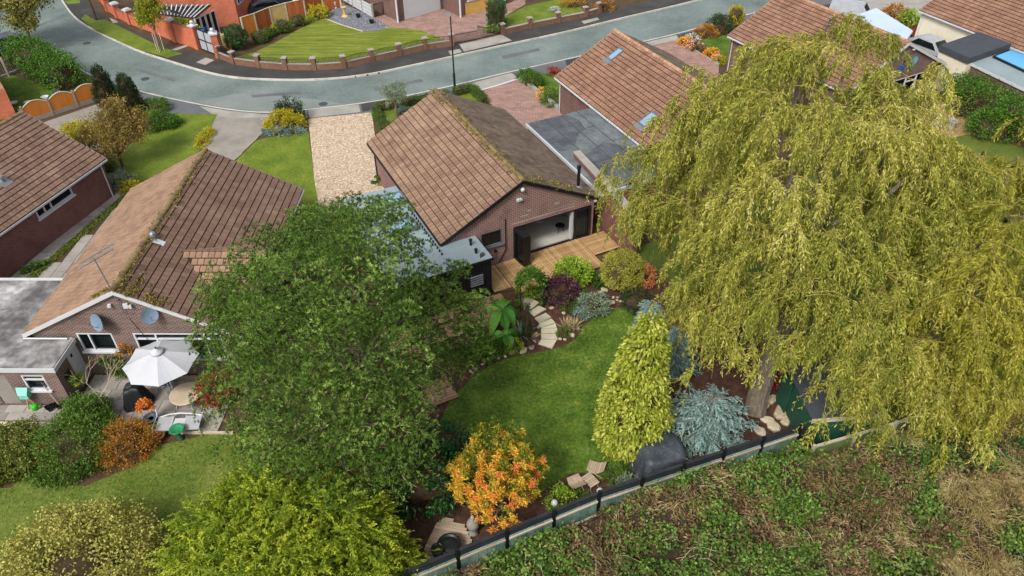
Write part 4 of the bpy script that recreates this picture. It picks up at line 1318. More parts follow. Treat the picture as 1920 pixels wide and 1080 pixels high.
boards(LD, 'board', -8.9, -7.35, -20.0, -16.26, 0.08, 'deck_pink', along='x')
cd = site(868, 985)
t = thing('corner_deck', 'weathered octagonal corner deck beside the black fence and orange tree', 'deck', (0, 0, 0))
oc = px([(818, 985), (832, 972), (870, 985), (885, 1015), (884, 1030), (800, 1062), (796, 1030)])
ang = math.atan2((oc[2] - oc[1]).y, (oc[2] - oc[1]).x) * 0.6
ca, sa = math.cos(ang), math.sin(ang)
rot = [(p.x * ca + p.y * sa, -p.x * sa + p.y * ca) for p in oc]
ylo, yhi = min(p[1] for p in rot), max(p[1] for p in rot)
y = ylo
while y < yhi - 0.1:
    ym = y + 0.06
    xs_ = []
    for i in range(len(rot)):
        a, b = rot[i], rot[(i + 1) % len(rot)]
        if (a[1] - ym) * (b[1] - ym) < 0: xs_.append(a[0] + (b[0] - a[0]) * (ym - a[1]) / (b[1] - a[1]))
    if len(xs_) >= 2:
        x0, x1 = min(xs_), max(xs_)
        W_ = lambda x, yy, z: (x * ca - yy * sa, x * sa + yy * ca, z)
        MB().hexa([W_(x0, y, .05), W_(x1, y, .05), W_(x1, y + .125, .05), W_(x0, y + .125, .05), W_(x0, y, .1), W_(x1, y, .1), W_(x1, y + .125, .1), W_(x0, y + .125, .1)]).build('board', MT['deck_old'], t)
    y += 0.14


def crop(x, y): return (880 + x / 4.153, 440 + y / 4.153)


STEPS = [[(405, 510), (428, 578), (500, 512), (450, 483)], [(425, 582), (468, 602), (543, 535), (505, 515)], [(470, 606), (505, 641), (598, 585), (540, 560)],
         [(510, 656), (545, 693), (637, 650), (595, 615)], [(540, 697), (553, 728), (668, 692), (640, 660)], [(560, 733), (575, 739), (680, 730), (670, 700)],
         [(557, 742), (560, 775), (685, 772), (685, 737)], [(557, 780), (560, 817), (687, 820), (683, 780)], [(560, 823), (535, 855), (645, 890), (680, 827)]]
ST = thing('stepping_stone_path', 'curved path of pale stone slabs between the lawn and the deck', 'path', site(*crop(560, 680)))
sc = ST.location.copy()
for q in STEPS:
    p = [site(*crop(*a)) - sc for a in q]
    m = MB().prism([(v.x, v.y) for v in p], 0.0, 0.07)
    o = m.build('slab', MT['stone_slab'], ST)
    o.data.flip_normals() if o.data.polygons[0].normal.z < 0 else None


def rock_mesh(seed, r):
    g = random.Random(seed)
    m = MB()
    k = 8
    rr = [r * g.uniform(0.75, 1.2) for _ in range(k)]
    prof = ((1.0, 0.0), (1.02, 0.35), (0.75, 0.62), (0.0, 0.68))
    for (q0, z0), (q1, z1) in zip(prof, prof[1:]):
        for i in range(k):
            a0, a1 = 2 * math.pi * i / k, 2 * math.pi * (i + 1) / k
            r0, r1 = rr[i], rr[(i + 1) % k]
            P = lambda a, rad, q, z: (rad * q * math.cos(a), rad * q * math.sin(a) * 0.72, z * r * 0.75)
            if q1 == 0: m.face([P(a0, r0, q0, z0), P(a1, r1, q0, z0), P(0, 0, 0, z1)])
            else: m.face([P(a0, r0, q0, z0), P(a1, r1, q0, z0), P(a1, r1, q1, z1), P(a0, r0, q1, z1)])
    me = m.mesh('rock')
    me.materials.append(MT['rock'])
    return me


RK = [rock_mesh(i, 1.0) for i in range(6)]
for x, y, r in ((830, 730, 32), (795, 783, 30), (745, 812, 22), (705, 812, 20), (520, 830, 24), (540, 720, 18), (520, 770, 14), (485, 878, 28), (420, 908, 36), (330, 920, 26), (280, 950, 16), (225, 965, 16), (160, 985, 20),
                (105, 1010, 18), (50, 1050, 20), (10, 1065, 16), (1105, 528, 30), (1050, 430, 30), (1020, 450, 22), (1050, 490, 22), (1010, 315, 20), (905, 355, 22), (1120, 490, 16), (1150, 510, 15), (1180, 520, 15),
                (1210, 525, 17), (1155, 490, 12), (735, 575, 18), (735, 610, 20), (1300, 610, 22), (1320, 590, 18), (690, 520, 14), (1265, 590, 14), (865, 640, 12), (920, 630, 12), (990, 628, 13)):
    p = site(*crop(x, y))
    o = child('edging_rock', RK[rng.randrange(6)], None, None, Matrix.Translation(p) @ Matrix.Rotation(rng.uniform(0, 6.3), 4, 'Z') @ Matrix.Scale(r / 4.153 * 0.026, 4))
    lb = (('pale rock edging the back lawn left of the stepping stones', 'rocks left of the stepping stones') if x < 560 and y > 700 else
          ('rounded pale rock at the right foot of the stepping stones', 'rocks right of the stepping stones') if y > 700 else
          ('angular pale rock in the bed below the golden ball bush', 'rocks below the golden ball') if x > 880 and y < 560 else
          ('pale rock at the head of the lawn between low shrubs', 'rocks at the head of the lawn'))
    tag(o, lb[0], 'rock', lb[1])
for x, y, r in ((1450, 800, .35), (1462, 775, .4), (1432, 760, .3), (1475, 790, .3), (1455, 822, .3), (1440, 790, .33), (1470, 760, .28), (1425, 810, .3), (1490, 775, .25), (1448, 750, .3)):
    o = child('rockery_stone', RK[rng.randrange(6)], None, None, Matrix.Translation(site(x, y)) @ Matrix.Rotation(rng.uniform(0, 6.3), 4, 'Z') @ Matrix.Scale(r, 4))
    tag(o, 'tan rockery stone heaped beside the willow trunk', 'rock', 'rockery stones by the willow')
o = child('terracotta_stone', RK[2], None, MT['terracotta'], Matrix.Translation(site(*crop(637, 572))) @ Matrix.Scale(0.13, 4))
tag(o, 'single orange stone lying by the purple maple', 'stone')

# patio of the left garden
PA = thing('paved_patio', 'patio of grey stone slabs with a buff row behind the left bungalow', 'patio', (-16.757, 37.208, 0), -0.025)
MB().prism([(-11, -15.6), (-2.6, -15.6), (4.3, -15.6), (4.3, -12.1), (-2.75, -12.1), (-2.75, -14.05), (-11, -14.05)], 0.003, 0.02).build('bedding', MT['earth'], PA)
def pave(parent, x0, x1, y0, y1, w, h, mat, z=0.05, jitter=True):
    r = 0
    y = y0
    while y < y1 - 0.2:
        x = x0 - (w * 0.5 if r % 2 else 0)
        while x < x1 - 0.1:
            ww = w * (rng.choice((0.7, 1.0, 1.0, 1.25)) if jitter else 1.0)
            a, b = max(x, x0), min(x + ww, x1)
            if b - a > 0.12:
                dz = rng.uniform(-.006, .006)
                MB().box(a + .012, b - .012, y + .012, min(y + h, y1) - .012, 0.02, z + dz).build('slab', MT[mat], parent)
            x += ww
        y += h
        r += 1
pave(PA, -2.6, 4.3, -15.6, -12.2, 0.82, 0.62, 'paving_grey')
pave(PA, -11, -2.72, -15.0, -14.08, 0.9, 0.46, 'paving_grey')
pave(PA, -11, -2.72, -15.55, -15.0, 0.9, 0.5, 'paving_buff', jitter=False)
MB().box(2.2, 5.0, -15.7, -15.62, 0.02, 0.14).build('edging_board', MT['timber_pale'], PA)
SP = thing('side_passage_paving', 'mossy slab path in the passage between the two left bungalows', 'path', (-16.757, 37.208, 0), -0.025)
for k in range(11):
    y0, y1 = -5.4 + k * .92, -5.4 + (k + 1) * .92 - .03
    xa, xb = -10.62 + (y0 + 5) * .222, -10.62 + (y1 + 5) * .222
    w_ = rng.uniform(.85, 1.0)
    MB().hexa([(xa + .1, y0, 0), (xa + .1 + w_, y0, 0), (xb + .1 + w_, y1, 0), (xb + .1, y1, 0)] + [(xa + .1, y0, .05), (xa + .1 + w_, y0, .055), (xb + .1 + w_, y1, .05), (xb + .1, y1, .05)]).build('slab', MT['paving_grey'], SP)
for x0, w_ in ((-8.95, .62), (-8.3, .62), (-7.65, .5)):
    y = -5.3
    while y < 4.2:
        h = rng.uniform(.7, 1.05)
        if x0 > -10.62 + (y + h + 5) * .222 + 1.25:
            MB().box(x0, x0 + w_, y + .015, y + h - .02, 0, .05 + rng.uniform(-.008, .01)).build('slab', MT['paving_grey'], SP)
        y += h
def moss_ground(name, label, P, n, parent=None):
    P = np.array(P)
    idx = nrg.integers(0, len(P), n)
    Q = P[idx] + nrg.normal(size=(n, 3)) * np.array([0.12, 0.12, 0.02])
    A = nrg.normal(size=(n, 3)); A[:, 2] = np.abs(A[:, 2]) + 0.4
    return tag(leaves(name, Q, A, 0.09, 0.07, nrg.random(n), MT['moss_green'], parent), label, None, kind='stuff')
leafmat('moss_green', ['#3d4a12', '#56641c', '#6f7d2a', '#8a8f45'], 0.8, 0.1)
moss_ground('moss', None, [(-10.62 + (i * .08) * .222 + 1.25 + rng.uniform(-.1, .15), -5.0 + i * 0.08, 0.04) for i in range(110)], 5200, SP)

# ================================================================ fences and walls
def fence_run(name, label, pts, step, build_panel, post, ph, pw=0.12, postmat='concrete', z0=0.0):
    t = thing(name, label, 'fence', (pts[0].x, pts[0].y, z0))
    c = t.location.copy()
    for a, b in zip(pts, pts[1:]):
        d = b - a
        d.z = 0
        n = max(1, round(d.length / step))
        an = math.atan2(d.y, d.x)
        for i in range(n):
            p = a + d * (i / n) - c
            q = a + d * ((i + 1) / n) - c
            MB().obox((p.x, p.y, 0), an, pw, pw, ph).build('post', MT[postmat], t)
            build_panel(t, p, q, an)
    p = pts[-1] - c
    MB().obox((p.x, p.y, 0), an, pw, pw, ph).build('post', MT[postmat], t)
    return t


def black_panel(t, p, q, an):
    d = (q - p).normalized()
    n = Vector((-d.y, d.x, 0))
    P = lambda u, o, z: p + d * u + n * o + Vector((0, 0, z))
    l = (q - p).length
    bx = lambda nm, mt, o0, o1, z0, z1, u0=0.07, u1=None: MB().hexa([P(u0, o0, z0), P(u1 or l - .07, o0, z0), P(u1 or l - .07, o1, z0), P(u0, o1, z0), P(u0, o0, z1), P(u1 or l - .07, o0, z1), P(u1 or l - .07, o1, z1), P(u0, o1, z1)]).build(nm, MT[mt], t)
    bx('gravel_board', 'concrete', -.03, .03, 0.0, 0.3)
    nb = 5
    st = (l - .14) / nb
    for i in range(nb):
        bx('board', 'fence_green', -.02, .015, 0.303, 1.46, .07 + i * st + .008, .07 + (i + 1) * st - .008)
    bx('rail', 'deck_old', -.07, -.022, 1.33, 1.41)
    bx('rail', 'timber_pale', -.08, -.022, 0.45, 0.53)
    bx('slat', 'black_weathered', .02, .06, 1.3, 1.5)
    bx('slat', 'black_weathered', .02, .06, 1.52, 1.66)
    bx('slat', 'black_weathered', .02, .06, 1.68, 1.82)
    bx('cap', 'black_weathered', -.03, .09, 1.823, 1.86)


fpx = [(760, 1075), (875, 1030), (965, 990), (1043, 953), (1124, 925), (1208, 895), (1280, 870), (1355, 843), (1425, 820), (1503, 800)]
fpts = [Vector((*site(a, b, 1.8).to_2d(), 0)) for a, b in fpx]
fence_run('garden_fence', 'long black-topped fence with pale green boards between back lawn and brambles', [fpts[0], fpts[4], fpts[-1]], 1.83, black_panel, None, 1.95, 0.1, 'black_paint')
g0 = fpts[-1] + Vector((0.45, -0.7, 0))
def olive_panel(t, p, q, an):
    d = (q - p).normalized()
    n = Vector((-d.y, d.x, 0))
    P = lambda u, o, z: p + d * u + n * o + Vector((0, 0, z))
    l = (q - p).length
    nb = 4
    st = (l - .16) / nb
    for i in range(nb):
        MB().hexa([P(.08 + i * st + .01, -.02, .1), P(.08 + (i + 1) * st - .01, -.02, .1), P(.08 + (i + 1) * st - .01, .02, .1), P(.08 + i * st + .01, .02, .1)] + [P(.08 + i * st + .01, -.02, 1.3), P(.08 + (i + 1) * st - .01, -.02, 1.3), P(.08 + (i + 1) * st - .01, .02, 1.3), P(.08 + i * st + .01, .02, 1.3)]).build('board', MT['fence_olive'], t)
    for z in (0.05, 1.303):
        MB().hexa([P(.06, -.05, z), P(l - .06, -.05, z), P(l - .06, .05, z), P(.06, .05, z), P(.06, -.05, z + .08), P(l - .06, -.05, z + .08), P(l - .06, .05, z + .08), P(.06, .05, z + .08)]).build('rail', MT['timber_pale'], t)
e0, e1 = Vector((*site(1528, 833, 1.5).to_2d(), 0)), Vector((*site(1900, 725, 1.5).to_2d(), 0))
fence_run('panel_fence', 'low olive-green panel fence with pale rails running behind the shed under the willow', [e0, e1], 1.9, olive_panel, None, 1.45, 0.11, 'timber_pale')
t = thing('fence_return', 'short black fence return joining the two back fences', 'fence', fpts[-1])
d = e0 - fpts[-1]
MB().bar(Vector((0.05, -0.05, 0.9)), Vector((d.x - .05, d.y + .08, 0.9)), 0.07, 1.75).build('panel', MT['black_paint'], t)

# orange fence beside the left front garden
def arch_panel(t, p, q, an, mat='fence_orange', h0=1.15, h1=1.5, gb=0.3):
    d = (q - p).normalized()
    n = Vector((-d.y, d.x, 0))
    P = lambda u, o, z: p + d * u + n * o + Vector((0, 0, z))
    l = (q - p).length
    MB().hexa([P(.06, -.03, 0), P(l - .06, -.03, 0), P(l - .06, .03, 0), P(.06, .03, 0), P(.06, -.03, gb), P(l - .06, -.03, gb), P(l - .06, .03, gb), P(.06, .03, gb)]).build('gravel_board', MT['concrete'], t)
    k = 10
    m = MB()
    for i in range(k):
        u0, u1 = .06 + (l - .12) * i / k, .06 + (l - .12) * (i + 1) / k
        z0, z1 = h0 + (h1 - h0) * math.sin(math.pi * i / k), h0 + (h1 - h0) * math.sin(math.pi * (i + 1) / k)
        m.hexa([P(u0, -.02, gb + .003), P(u1, -.02, gb + .003), P(u1, .02, gb + .003), P(u0, .02, gb + .003), P(u0, -.02, z0), P(u1, -.02, z1), P(u1, .02, z1), P(u0, .02, z0)])
    m.build('panel', MT[mat], t)
    m = MB()
    m.tube([P(.06 + (l - .12) * i / k, 0, h0 + .02 + (h1 - h0) * math.sin(math.pi * i / k)) for i in range(k + 1)], .045, 5)
    m.build('arched_cap', MT['timber_pale'], t)
fa, fb = site(52, 232), site(192, 186)
fence_run('arched_fence', 'orange arched-top fence panels on pale concrete bases beside the two cypresses', [fa, fb], (fb - fa).length / 3, lambda t, p, q, an: arch_panel(t, p, q, an), None, 1.35, 0.12)

# rust and orange fence behind the striped lawn
fl = [site(a, b) for a, b in ((460, 70), (484, 62), (512, 50), (541, 42), (575, 34), (607, 22), (640, 14))]
t = thing('back_fence', 'rust-orange board fence behind the clipped balls of the striped lawn', 'fence', fl[0])
c = t.location.copy()
for i, (a, b) in enumerate(zip(fl, fl[1:])):
    p, q = a - c, b - c
    d = (q - p).normalized()
    n = Vector((-d.y, d.x, 0))
    l = (q - p).length
    P = lambda u, o, z: p + d * u + n * o + Vector((0, 0, z))
    MB().obox((p.x, p.y, 0), math.atan2(d.y, d.x), .13, .13, 1.8).build('post', MT['timber_pale'], t)
    mt = 'fence_orange' if i == 0 else ('fence_sand' if i == 2 else 'fence_rust')
    nb = 1 if i == 0 else 6
    for j in range(nb):
        u0, u1 = .08 + (l - .16) * j / nb + .006, .08 + (l - .16) * (j + 1) / nb - .006
        MB().hexa([P(u0, -.02, .05), P(u1, -.02, .05), P(u1, .02, .05), P(u0, .02, .05), P(u0, -.02, 1.75), P(u1, -.02, 1.75), P(u1, .02, 1.75), P(u0, .02, 1.75)]).build('board', MT[mt], t)
    MB().hexa([P(.06, -.05, 1.753), P(l - .06, -.05, 1.753), P(l - .06, .05, 1.753), P(.06, .05, 1.753), P(.06, -.05, 1.8), P(l - .06, -.05, 1.8), P(l - .06, .05, 1.8), P(.06, .05, 1.8)]).build('cap_rail', MT['timber_pale'], t)
MB().obox((fl[-1] - c), 0, .13, .13, 1.8).build('post', MT['timber_pale'], t)
fs = [site(417, 88), site(426, 92), site(436, 98)]
t = thing('short_fence', 'short sand-coloured fence panel between the gate pier and the egg-shaped bush', 'fence', fs[0])
d = (fs[2] - fs[0])
MB().bar(Vector((.1, 0, .65)), d * .45 + Vector((0, 0, .65)), .05, 1.2).build('panel', MT['fence_sand'], t)
MB().bar(d * .5 + Vector((0, 0, .6)), d + Vector((0, 0, .55)), .05, 1.1).build('panel', MT['fence_orange'], t)
MB().obox(tuple(d * .47), 0, .1, .1, 1.4).build('post', MT['timber_pale'], t)

# white lattice screen by the slate bed and its little gate
la, lb_ = site(645, 2), site(700, 34)
t = thing('screen_wall', 'white lattice screen wall beside the slate bed', 'wall', la)
d = (lb_ - la)
n_ = 3
for i in range(n_ + 1):
    MB().obox(tuple(d * (i / n_)), math.atan2(d.y, d.x), .16, .16, 1.35).build('pier', MT['concrete'], t)
for i in range(n_):
    p, q = d * (i / n_), d * ((i + 1) / n_)
    m = MB()
    for z in (.12, .45, .8, 1.12): m.bar(p + Vector((0, 0, z)), q + Vector((0, 0, z)), .09, .09)
    for j in range(9):
        a = p + (q - p) * ((j + .5) / 9)
        m.bar(a + Vector((0, 0, .16)), a + Vector((0, 0, 1.1)), .08)
    m.build('lattice', MT['white_paint'], t)
def iron_gate(name, label, p, q, h, mat, nb, arch=0.0, cat='gate'):
    t = thing(name, label, cat, p)
    d = q - p
    zt = lambda s: h + arch * math.sin(math.pi * s)
    MB().bar(Vector((0, 0, .12)), d + Vector((0, 0, .12)), .05).build('bottom_rail', MT[mat], t)
    m = MB()
    m.tube([d * (i / 10) + Vector((0, 0, zt(i / 10))) for i in range(11)], .025, 5)
    m.build('top_rail', MT[mat], t)
    m = MB()
    for i in range(nb + 1):
        m.bar(d * (i / nb) + Vector((0, 0, .12)), d * (i / nb) + Vector((0, 0, zt(i / nb) + .06)), .034)
    m.build('bars', MT[mat], t)
    return t
iron_gate('side_gate', 'small dark iron gate between the lattice screen and the garage house', site(703, 33), site(724, 27), 1.2, 'black_paint', 10)

# low brick wall with piers and railings round the striped lawn
WP = [(412, 108), (439, 119.5), (486, 126), (537, 130.5), (590, 131), (645, 127.5), (698, 115.5), (749, 104.5), (797.5, 93), (847, 86)]
wp = [site(*a) for a in WP]
t = thing('railed_brick_wall', 'low curved brick wall with capped piers and wavy iron railings along the striped lawn', 'wall', wp[3])
c = t.location.copy()
def railed(t, c, wp, mat='brick_low', rail=True, ph=1.0, wh=0.5):
    for i, a in enumerate(wp):
        p = a - c
        nx = (wp[min(i + 1, len(wp) - 1)] - wp[max(i - 1, 0)])
        an = math.atan2(nx.y, nx.x)
        o = MB().obox((p.x, p.y, 0), an, .36, .36, ph).build('pier', MT[mat], t)
        MB().obox((p.x, p.y, ph + .002), an, .46, .46, .08).build('pier_cap', MT['concrete'], o)
        if i == len(wp) - 1: break
        q = wp[i + 1] - c
        MB().bar(p + Vector((0, 0, wh / 2)), q + Vector((0, 0, wh / 2)), .24, wh).build('wall_run', MT[mat], t)
        MB().bar(p + Vector((0, 0, wh + .025)), q + Vector((0, 0, wh + .025)), .28, .045).build('coping', MT['concrete'], t)
        if rail:
            m = MB()
            l = (q - p).length
            k = max(6, int(l / .11))
            for j in range(1, k):
                s = j / k
                z = wh + .34 + .16 * math.sin(math.pi * s)
                m.bar(p + (q - p) * s + Vector((0, 0, wh + .05)), p + (q - p) * s + Vector((0, 0, z)), .032)
            m.tube([p + (q - p) * (j / 10) + Vector((0, 0, wh + .28 + .16 * math.sin(math.pi * j / 10))) for j in range(11)], .018, 4)
            m.build('railing', MT['black_paint'], t)
railed(t, c, wp)
iron_gate('drive_gate', 'pair of arched black iron gates across the block-paved drive', site(851, 84), site(895, 75.5), 0.85, 'black_paint', 26, 0.0)
iron_gate('drive_gate', 'right leaf of the arched black iron drive gates beside the cuboid hedge', site(896.5, 75), site(939, 65), 1.25, 'black_paint', 24, -0.35)
WP2 = [(942, 64), (993, 52.5), (1046, 42), (1097, 32), (1122, 24)]
wp = [site(*a) for a in WP2]
t = thing('low_brick_wall', 'low brick wall with weathered piers right of the drive gates', 'wall', wp[1])
railed(t, t.location.copy(), wp, rail=False, ph=.9, wh=.45)

# tall orange wall with white caps, top left
OW = [(373, 91.5), (331, 77.5), (293, 62), (246, 44.5), (222, 32.5), (204, 20), (190, 2), (184, -12)]
ow = [site(*a) for a in OW]
t = thing('orange_garden_wall', 'orange brick garden wall with white-capped piers stepping down along the verge', 'wall', ow[1])
c = t.location.copy()
hs = [1.75, 1.7, 1.0, 0.85, 0.85, 0.85, 0.85]
for i, a in enumerate(ow):
    p = a - c
    ph = (2.0, 1.9, 1.75, 1.25, 1.25, 1.25, 1.25, 1.25)[i]
    d = ow[min(i + 1, len(ow) - 1)] - ow[max(i - 1, 0)]
    an = math.atan2(d.y, d.x)
    o = MB().obox((p.x, p.y, 0), an, .5, .5, ph).build('pier', MT['brick_orange'], t)
    cp = MB().obox((p.x, p.y, ph + .002), an, .68, .68, .1)
    cp.lathe([(.22, 0), (.12, .08), (.1, .14), (.17, .2), (.17, .3), (.08, .38)], (p.x, p.y, ph + .1), 10) if i in (0,) else cp.obox((p.x, p.y, ph + .1), an, .45, .45, .08)
    cp.build('pier_cap', MT['white_paint'], o)
    if i < len(ow) - 1:
        q = ow[i + 1] - c
        MB().bar(p + Vector((0, 0, hs[i] / 2)), q + Vector((0, 0, hs[i] / 2)), .24, hs[i]).build('wall_run', MT['brick_orange'], t)
        MB().bar(p + Vector((0, 0, hs[i] + .03)), q + Vector((0, 0, hs[i] + .03)), .3, .055).build('coping', MT['brick_low'], t)
p = site(410.5, 107)
t = thing('gate_pier', 'orange brick gate pier with white ball cap beside the grey gate', 'gate pier', p)
MB().obox((0, 0, 0), .3, .52, .52, 2.0).build('pier', MT['brick_orange'], t)
MB().obox((0, 0, 2.002), .3, .72, .72, .12).lathe([(.22, 0), (.12, .08), (.1, .14), (.17, .2), (.17, .3), (.08, .38)], (0, 0, 2.12), 10).build('pier_cap', MT['white_paint'], t)
ga, gb = site(379, 94), site(405, 104)
t = thing('grey_gate', 'grey panelled double gate with black frame in the orange wall', 'gate', ga)
d = gb - ga
for i in range(2):
    for j in range(2):
        a, b = d * (i / 2 + .03), d * ((i + 1) / 2 - .03)
        MB().bar(a + Vector((0, 0, .55 + j * .88)), b + Vector((0, 0, .55 + j * .88)), .05, .76).build('panel', MT['grey_gate'], t)
m = MB()
for i in range(3): m.bar(d * (i / 2) + Vector((0, 0, .08)), d * (i / 2) + Vector((0, 0, 1.9)), .1)
for z in (.12, .99, 1.86): m.bar(Vector((0, 0, z)), d + Vector((0, 0, z)), .08)
m.build('frame', MT['black_paint'], t)
p = site(384, 76)
t = thing('wheelie_bin', 'blue-lidded wheeled bin just behind the grey gate', 'bin', p)
MB().hexa([(-.25, -.28, .1), (.25, -.28, .1), (.25, .28, .1), (-.25, .28, .1), (-.3, -.34, 1.0), (.3, -.34, 1.0), (.3, .34, 1.0), (-.3, .34, 1.0)]).build('body', MT['car_dark'], t)
MB().hexa([(-.32, -.37, 1.003), (.32, -.37, 1.003), (.32, .37, 1.003), (-.32, .37, 1.003), (-.3, -.3, 1.1), (.3, -.3, 1.1), (.3, .37, 1.12), (-.3, .37, 1.12)]).build('lid', MT['bin_blue'], t)
for s_ in (-.22, .22): MB().tube([(s_ - .03, .3, .1), (s_ + .03, .3, .1)], .1, 10).build('wheel', MT['tyre'], t)
# railings at the left edge
ra, rb = site(-12, 152), site(36, 133)
iron_gate('picket_railing', 'dark vertical railings with pale post at the left edge', ra, rb, 1.1, 'black_paint', 16, cat='railing')
t = thing('railing_post', 'pale concrete post standing in the dark railings at the left edge', 'post', site(17, 143))
MB().obox((0, 0, 0), .3, .16, .16, 1.5).lathe([(.1, 0), (.02, .1)], (0, 0, 1.5), 6).build('post', MT['concrete'], t)
tag(MB().bar(ra + Vector((0, -.1, .1)), rb + Vector((0, -.1, .1)), .2, .2).build('railing_plinth', MT['concrete']), 'pale concrete plinth under the dark railings at the left edge', 'plinth')

# ================================================================ street furniture
p = site(853, 167)
t = thing('street_lamp', 'tall dark lamp post with grey head behind the central bungalow roof', 'street lamp', p)
MB().tube([(0, 0, 0), (0, 0, 1.3)], [.1, .09], 10).build('base', MT['black_paint'], t)
MB().tube([(0, 0, 1.3), (0, 0, 5.75)], [.06, .045], 8).build('pole', MT['black_paint'], t)
hd = MB().hexa([(-.5, -.11, 5.72), (.1, -.13, 5.72), (.1, .13, 5.72), (-.5, .11, 5.72), (-.42, -.09, 5.88), (.06, -.1, 5.86), (.06, .1, 5.86), (-.42, .09, 5.88)]).build('lamp_head', MT['grey_metal'], t)
MB().box(-.42, -.05, -.08, .08, 5.69, 5.717).build('lens', MT['glass_sky'], hd)
t = thing('utility_pole', 'thin dark pole rising out of the tree at the top left', 'pole', site(64, 48))
MB().tube([(0, 0, 0), (-.3, .1, 7.0)], [.13, .1], 8).build('pole', MT['bark_tree'], t)

# ================================================================ garden things
# folded slatted chairs and stool on the back lawn
def deck_chair(label, a, b, ang, L=1.0):
    t = thing('folding_chair', label, 'chair', site(a, b), ang, 'slatted chairs by the back fence')
    t.scale = (.72, .72, .8)
    # sling-shaped slatted seat and back
    prof = [(-.55, .72), (-.3, .5), (-.05, .36), (.2, .36), (.45, .46)]
    for i in range(4):
        (x0, z0), (x1, z1) = prof[i], prof[i + 1]
        for j in range(2):
            s0, s1 = j / 2 + .04, (j + 1) / 2 - .02
            xa, za, xb, zb = x0 + (x1 - x0) * s0, z0 + (z1 - z0) * s0, x0 + (x1 - x0) * s1, z0 + (z1 - z0) * s1
            w0 = .34 + .08 * math.sin(math.pi * (i + j / 2) / 4)
            MB().hexa([(xa, -w0, za), (xb, -w0, zb), (xb, w0, zb), (xa, w0, za), (xa, -w0, za + .03), (xb, -w0, zb + .03), (xb, w0, zb + .03), (xa, w0, za + .03)]).build('slat', MT['teak'], t)
    for y in (-.3, .3):
        MB().bar((-.45, y, .6), (.35, y, 0), .045).build('leg', MT['teak'], t)
        MB().bar((.4, y * .9, .42), (-.5, y * .9, 0), .045).build('leg', MT['teak'], t)
deck_chair('curved slatted wooden chair nearest the golden cone tree', 1116, 886, R(160))
deck_chair('curved slatted wooden chair on the left of the wooden pair', 1080, 914, R(115))
t = thing('slatted_footstool', 'slatted wooden footstool between the two curved chairs', 'footstool', site(1106, 908), R(125))
t.scale = (.75, .75, .8)
for i in range(6): MB().box(-.42 + i * .14, -.3 + i * .14, -.3, .3, .36, .39).build('slat', MT['teak'], t)
for x in (-.35, .35):
    for y in (-.25, .25): MB().bar((x, y, 0), (x, y, .358), .05).build('leg', MT['teak'], t)
# covered furniture by the fence
def drape(name, label, loc, rz, sx, sy, h, mat, cat, seed, top=.55, extra=None):
    t = thing(name, label, cat, loc, rz)
    g = random.Random(seed)
    k, n = 64, 14
    ph = [g.uniform(0, 6.28) for _ in range(4)]
    m = MB()
    V = []
    for i in range(n + 1):
        s = i / n
        for j in range(k):
            a = 2 * math.pi * j / k
            ca, sa = math.cos(a), math.sin(a)
            q = 1 / max(abs(ca) ** 7 + abs(sa) ** 7, 1e-6) ** (1 / 7)
            if s < .35:
                r = top * (s / .35)
                z = h * (1 - .03 * (s / .35) ** 2) + .09 * math.sin(2 * a + ph[0]) * (s / .35) + .03 * math.sin(7 * a) * s
            else:
                u = (s - .35) / .65
                fold = .16 * u * (abs(math.sin(5 * a + ph[1] + 1.2 * math.sin(2 * a))) - .5) + .08 * u * (abs(math.sin(9 * a + ph[2])) - .5)
                r = top + (1 - top) * (u ** .8) + fold
                z = h * (.97 - .97 * u ** .9) + .05 * math.sin(3 * a + ph[0]) * (1 - u) + .04 * math.sin(2 * a + ph[0]) * (1 - u)
            V.append((q * r * ca * sx / 2, q * r * sa * sy / 2, max(z, .01)))
    m.v = V
    for i in range(n):
        for j in range(k):
            j2 = (j + 1) % k
            m.f.append((i * k + j, i * k + j2, (i + 1) * k + j2, (i + 1) * k + j))
    for f_ in range(len(m.f)): pass
    o = m.build('cover', MT[mat], t, True)
    return t
t = drape('covered_furniture', 'garden furniture under a creased grey tarpaulin against the black fence', site(1232, 880), R(18), 2.2, 1.9, 1.5, 'tarp', 'tarpaulin', 3, .74)
MB().tube([(1.0, .6, .9), (1.25, .65, 1.05), (1.3, .5, .8), (1.15, .4, .6)], .03, 5).build('tie_rope', MT['timber_pale'], t)
drape('covered_barbecue', 'barbecue under a black cover on the left patio', site(262, 757), R(10), 1.2, .95, 1.15, 'cover_black', 'barbecue', 5, .55)
# black pots on the corner deck
for a, b, r, lb in ((843, 1030, .42, 'large round black planter on the weathered corner deck'), (822, 1040, .25, 'small round black planter beside the larger one by the fence')):
    t = thing('planter', lb, 'planter', site(a, b, .1))
    MB().lathe([(r * .7, 0), (r, .35), (r * 1.05, .4), (r * .9, .4), (r * .85, .3)], k=20).build('pot', MT['black_paint'], t, True)
    MB().lathe([(r * .84, .3), (r * .5, .34)], k=16).build('soil', MT['cover_black'], t)
# globe lights on stakes
for a, b, lb in ((1039, 962, 'white globe garden light on a stake near the orange tree'), (1123, 940, 'white globe light beside the fence near the slatted chairs')):
    t = thing('garden_light', lb, 'garden light', site(a, b))
    MB().tube([(0, 0, 0), (0, 0, .55)], .02, 6).build('stake', MT['grey_metal'], t)
    MB().lathe([(.02, .55), (.1, .6), (.14, .69), (.1, .78), (.02, .83)], k=14).build('globe', MT['white_plastic'], t, True)
t = thing('heron_statue', 'grey bird-like garden statue under the orange tree', 'statue', site(888, 1000))
MB().lathe([(.16, 0), (.2, .1), (.12, .2), (.2, .45), (.26, .62), (.2, .8), (.08, .95), (.09, 1.05), (.04, 1.15)], k=10).build('body', MT['concrete'], t, True)
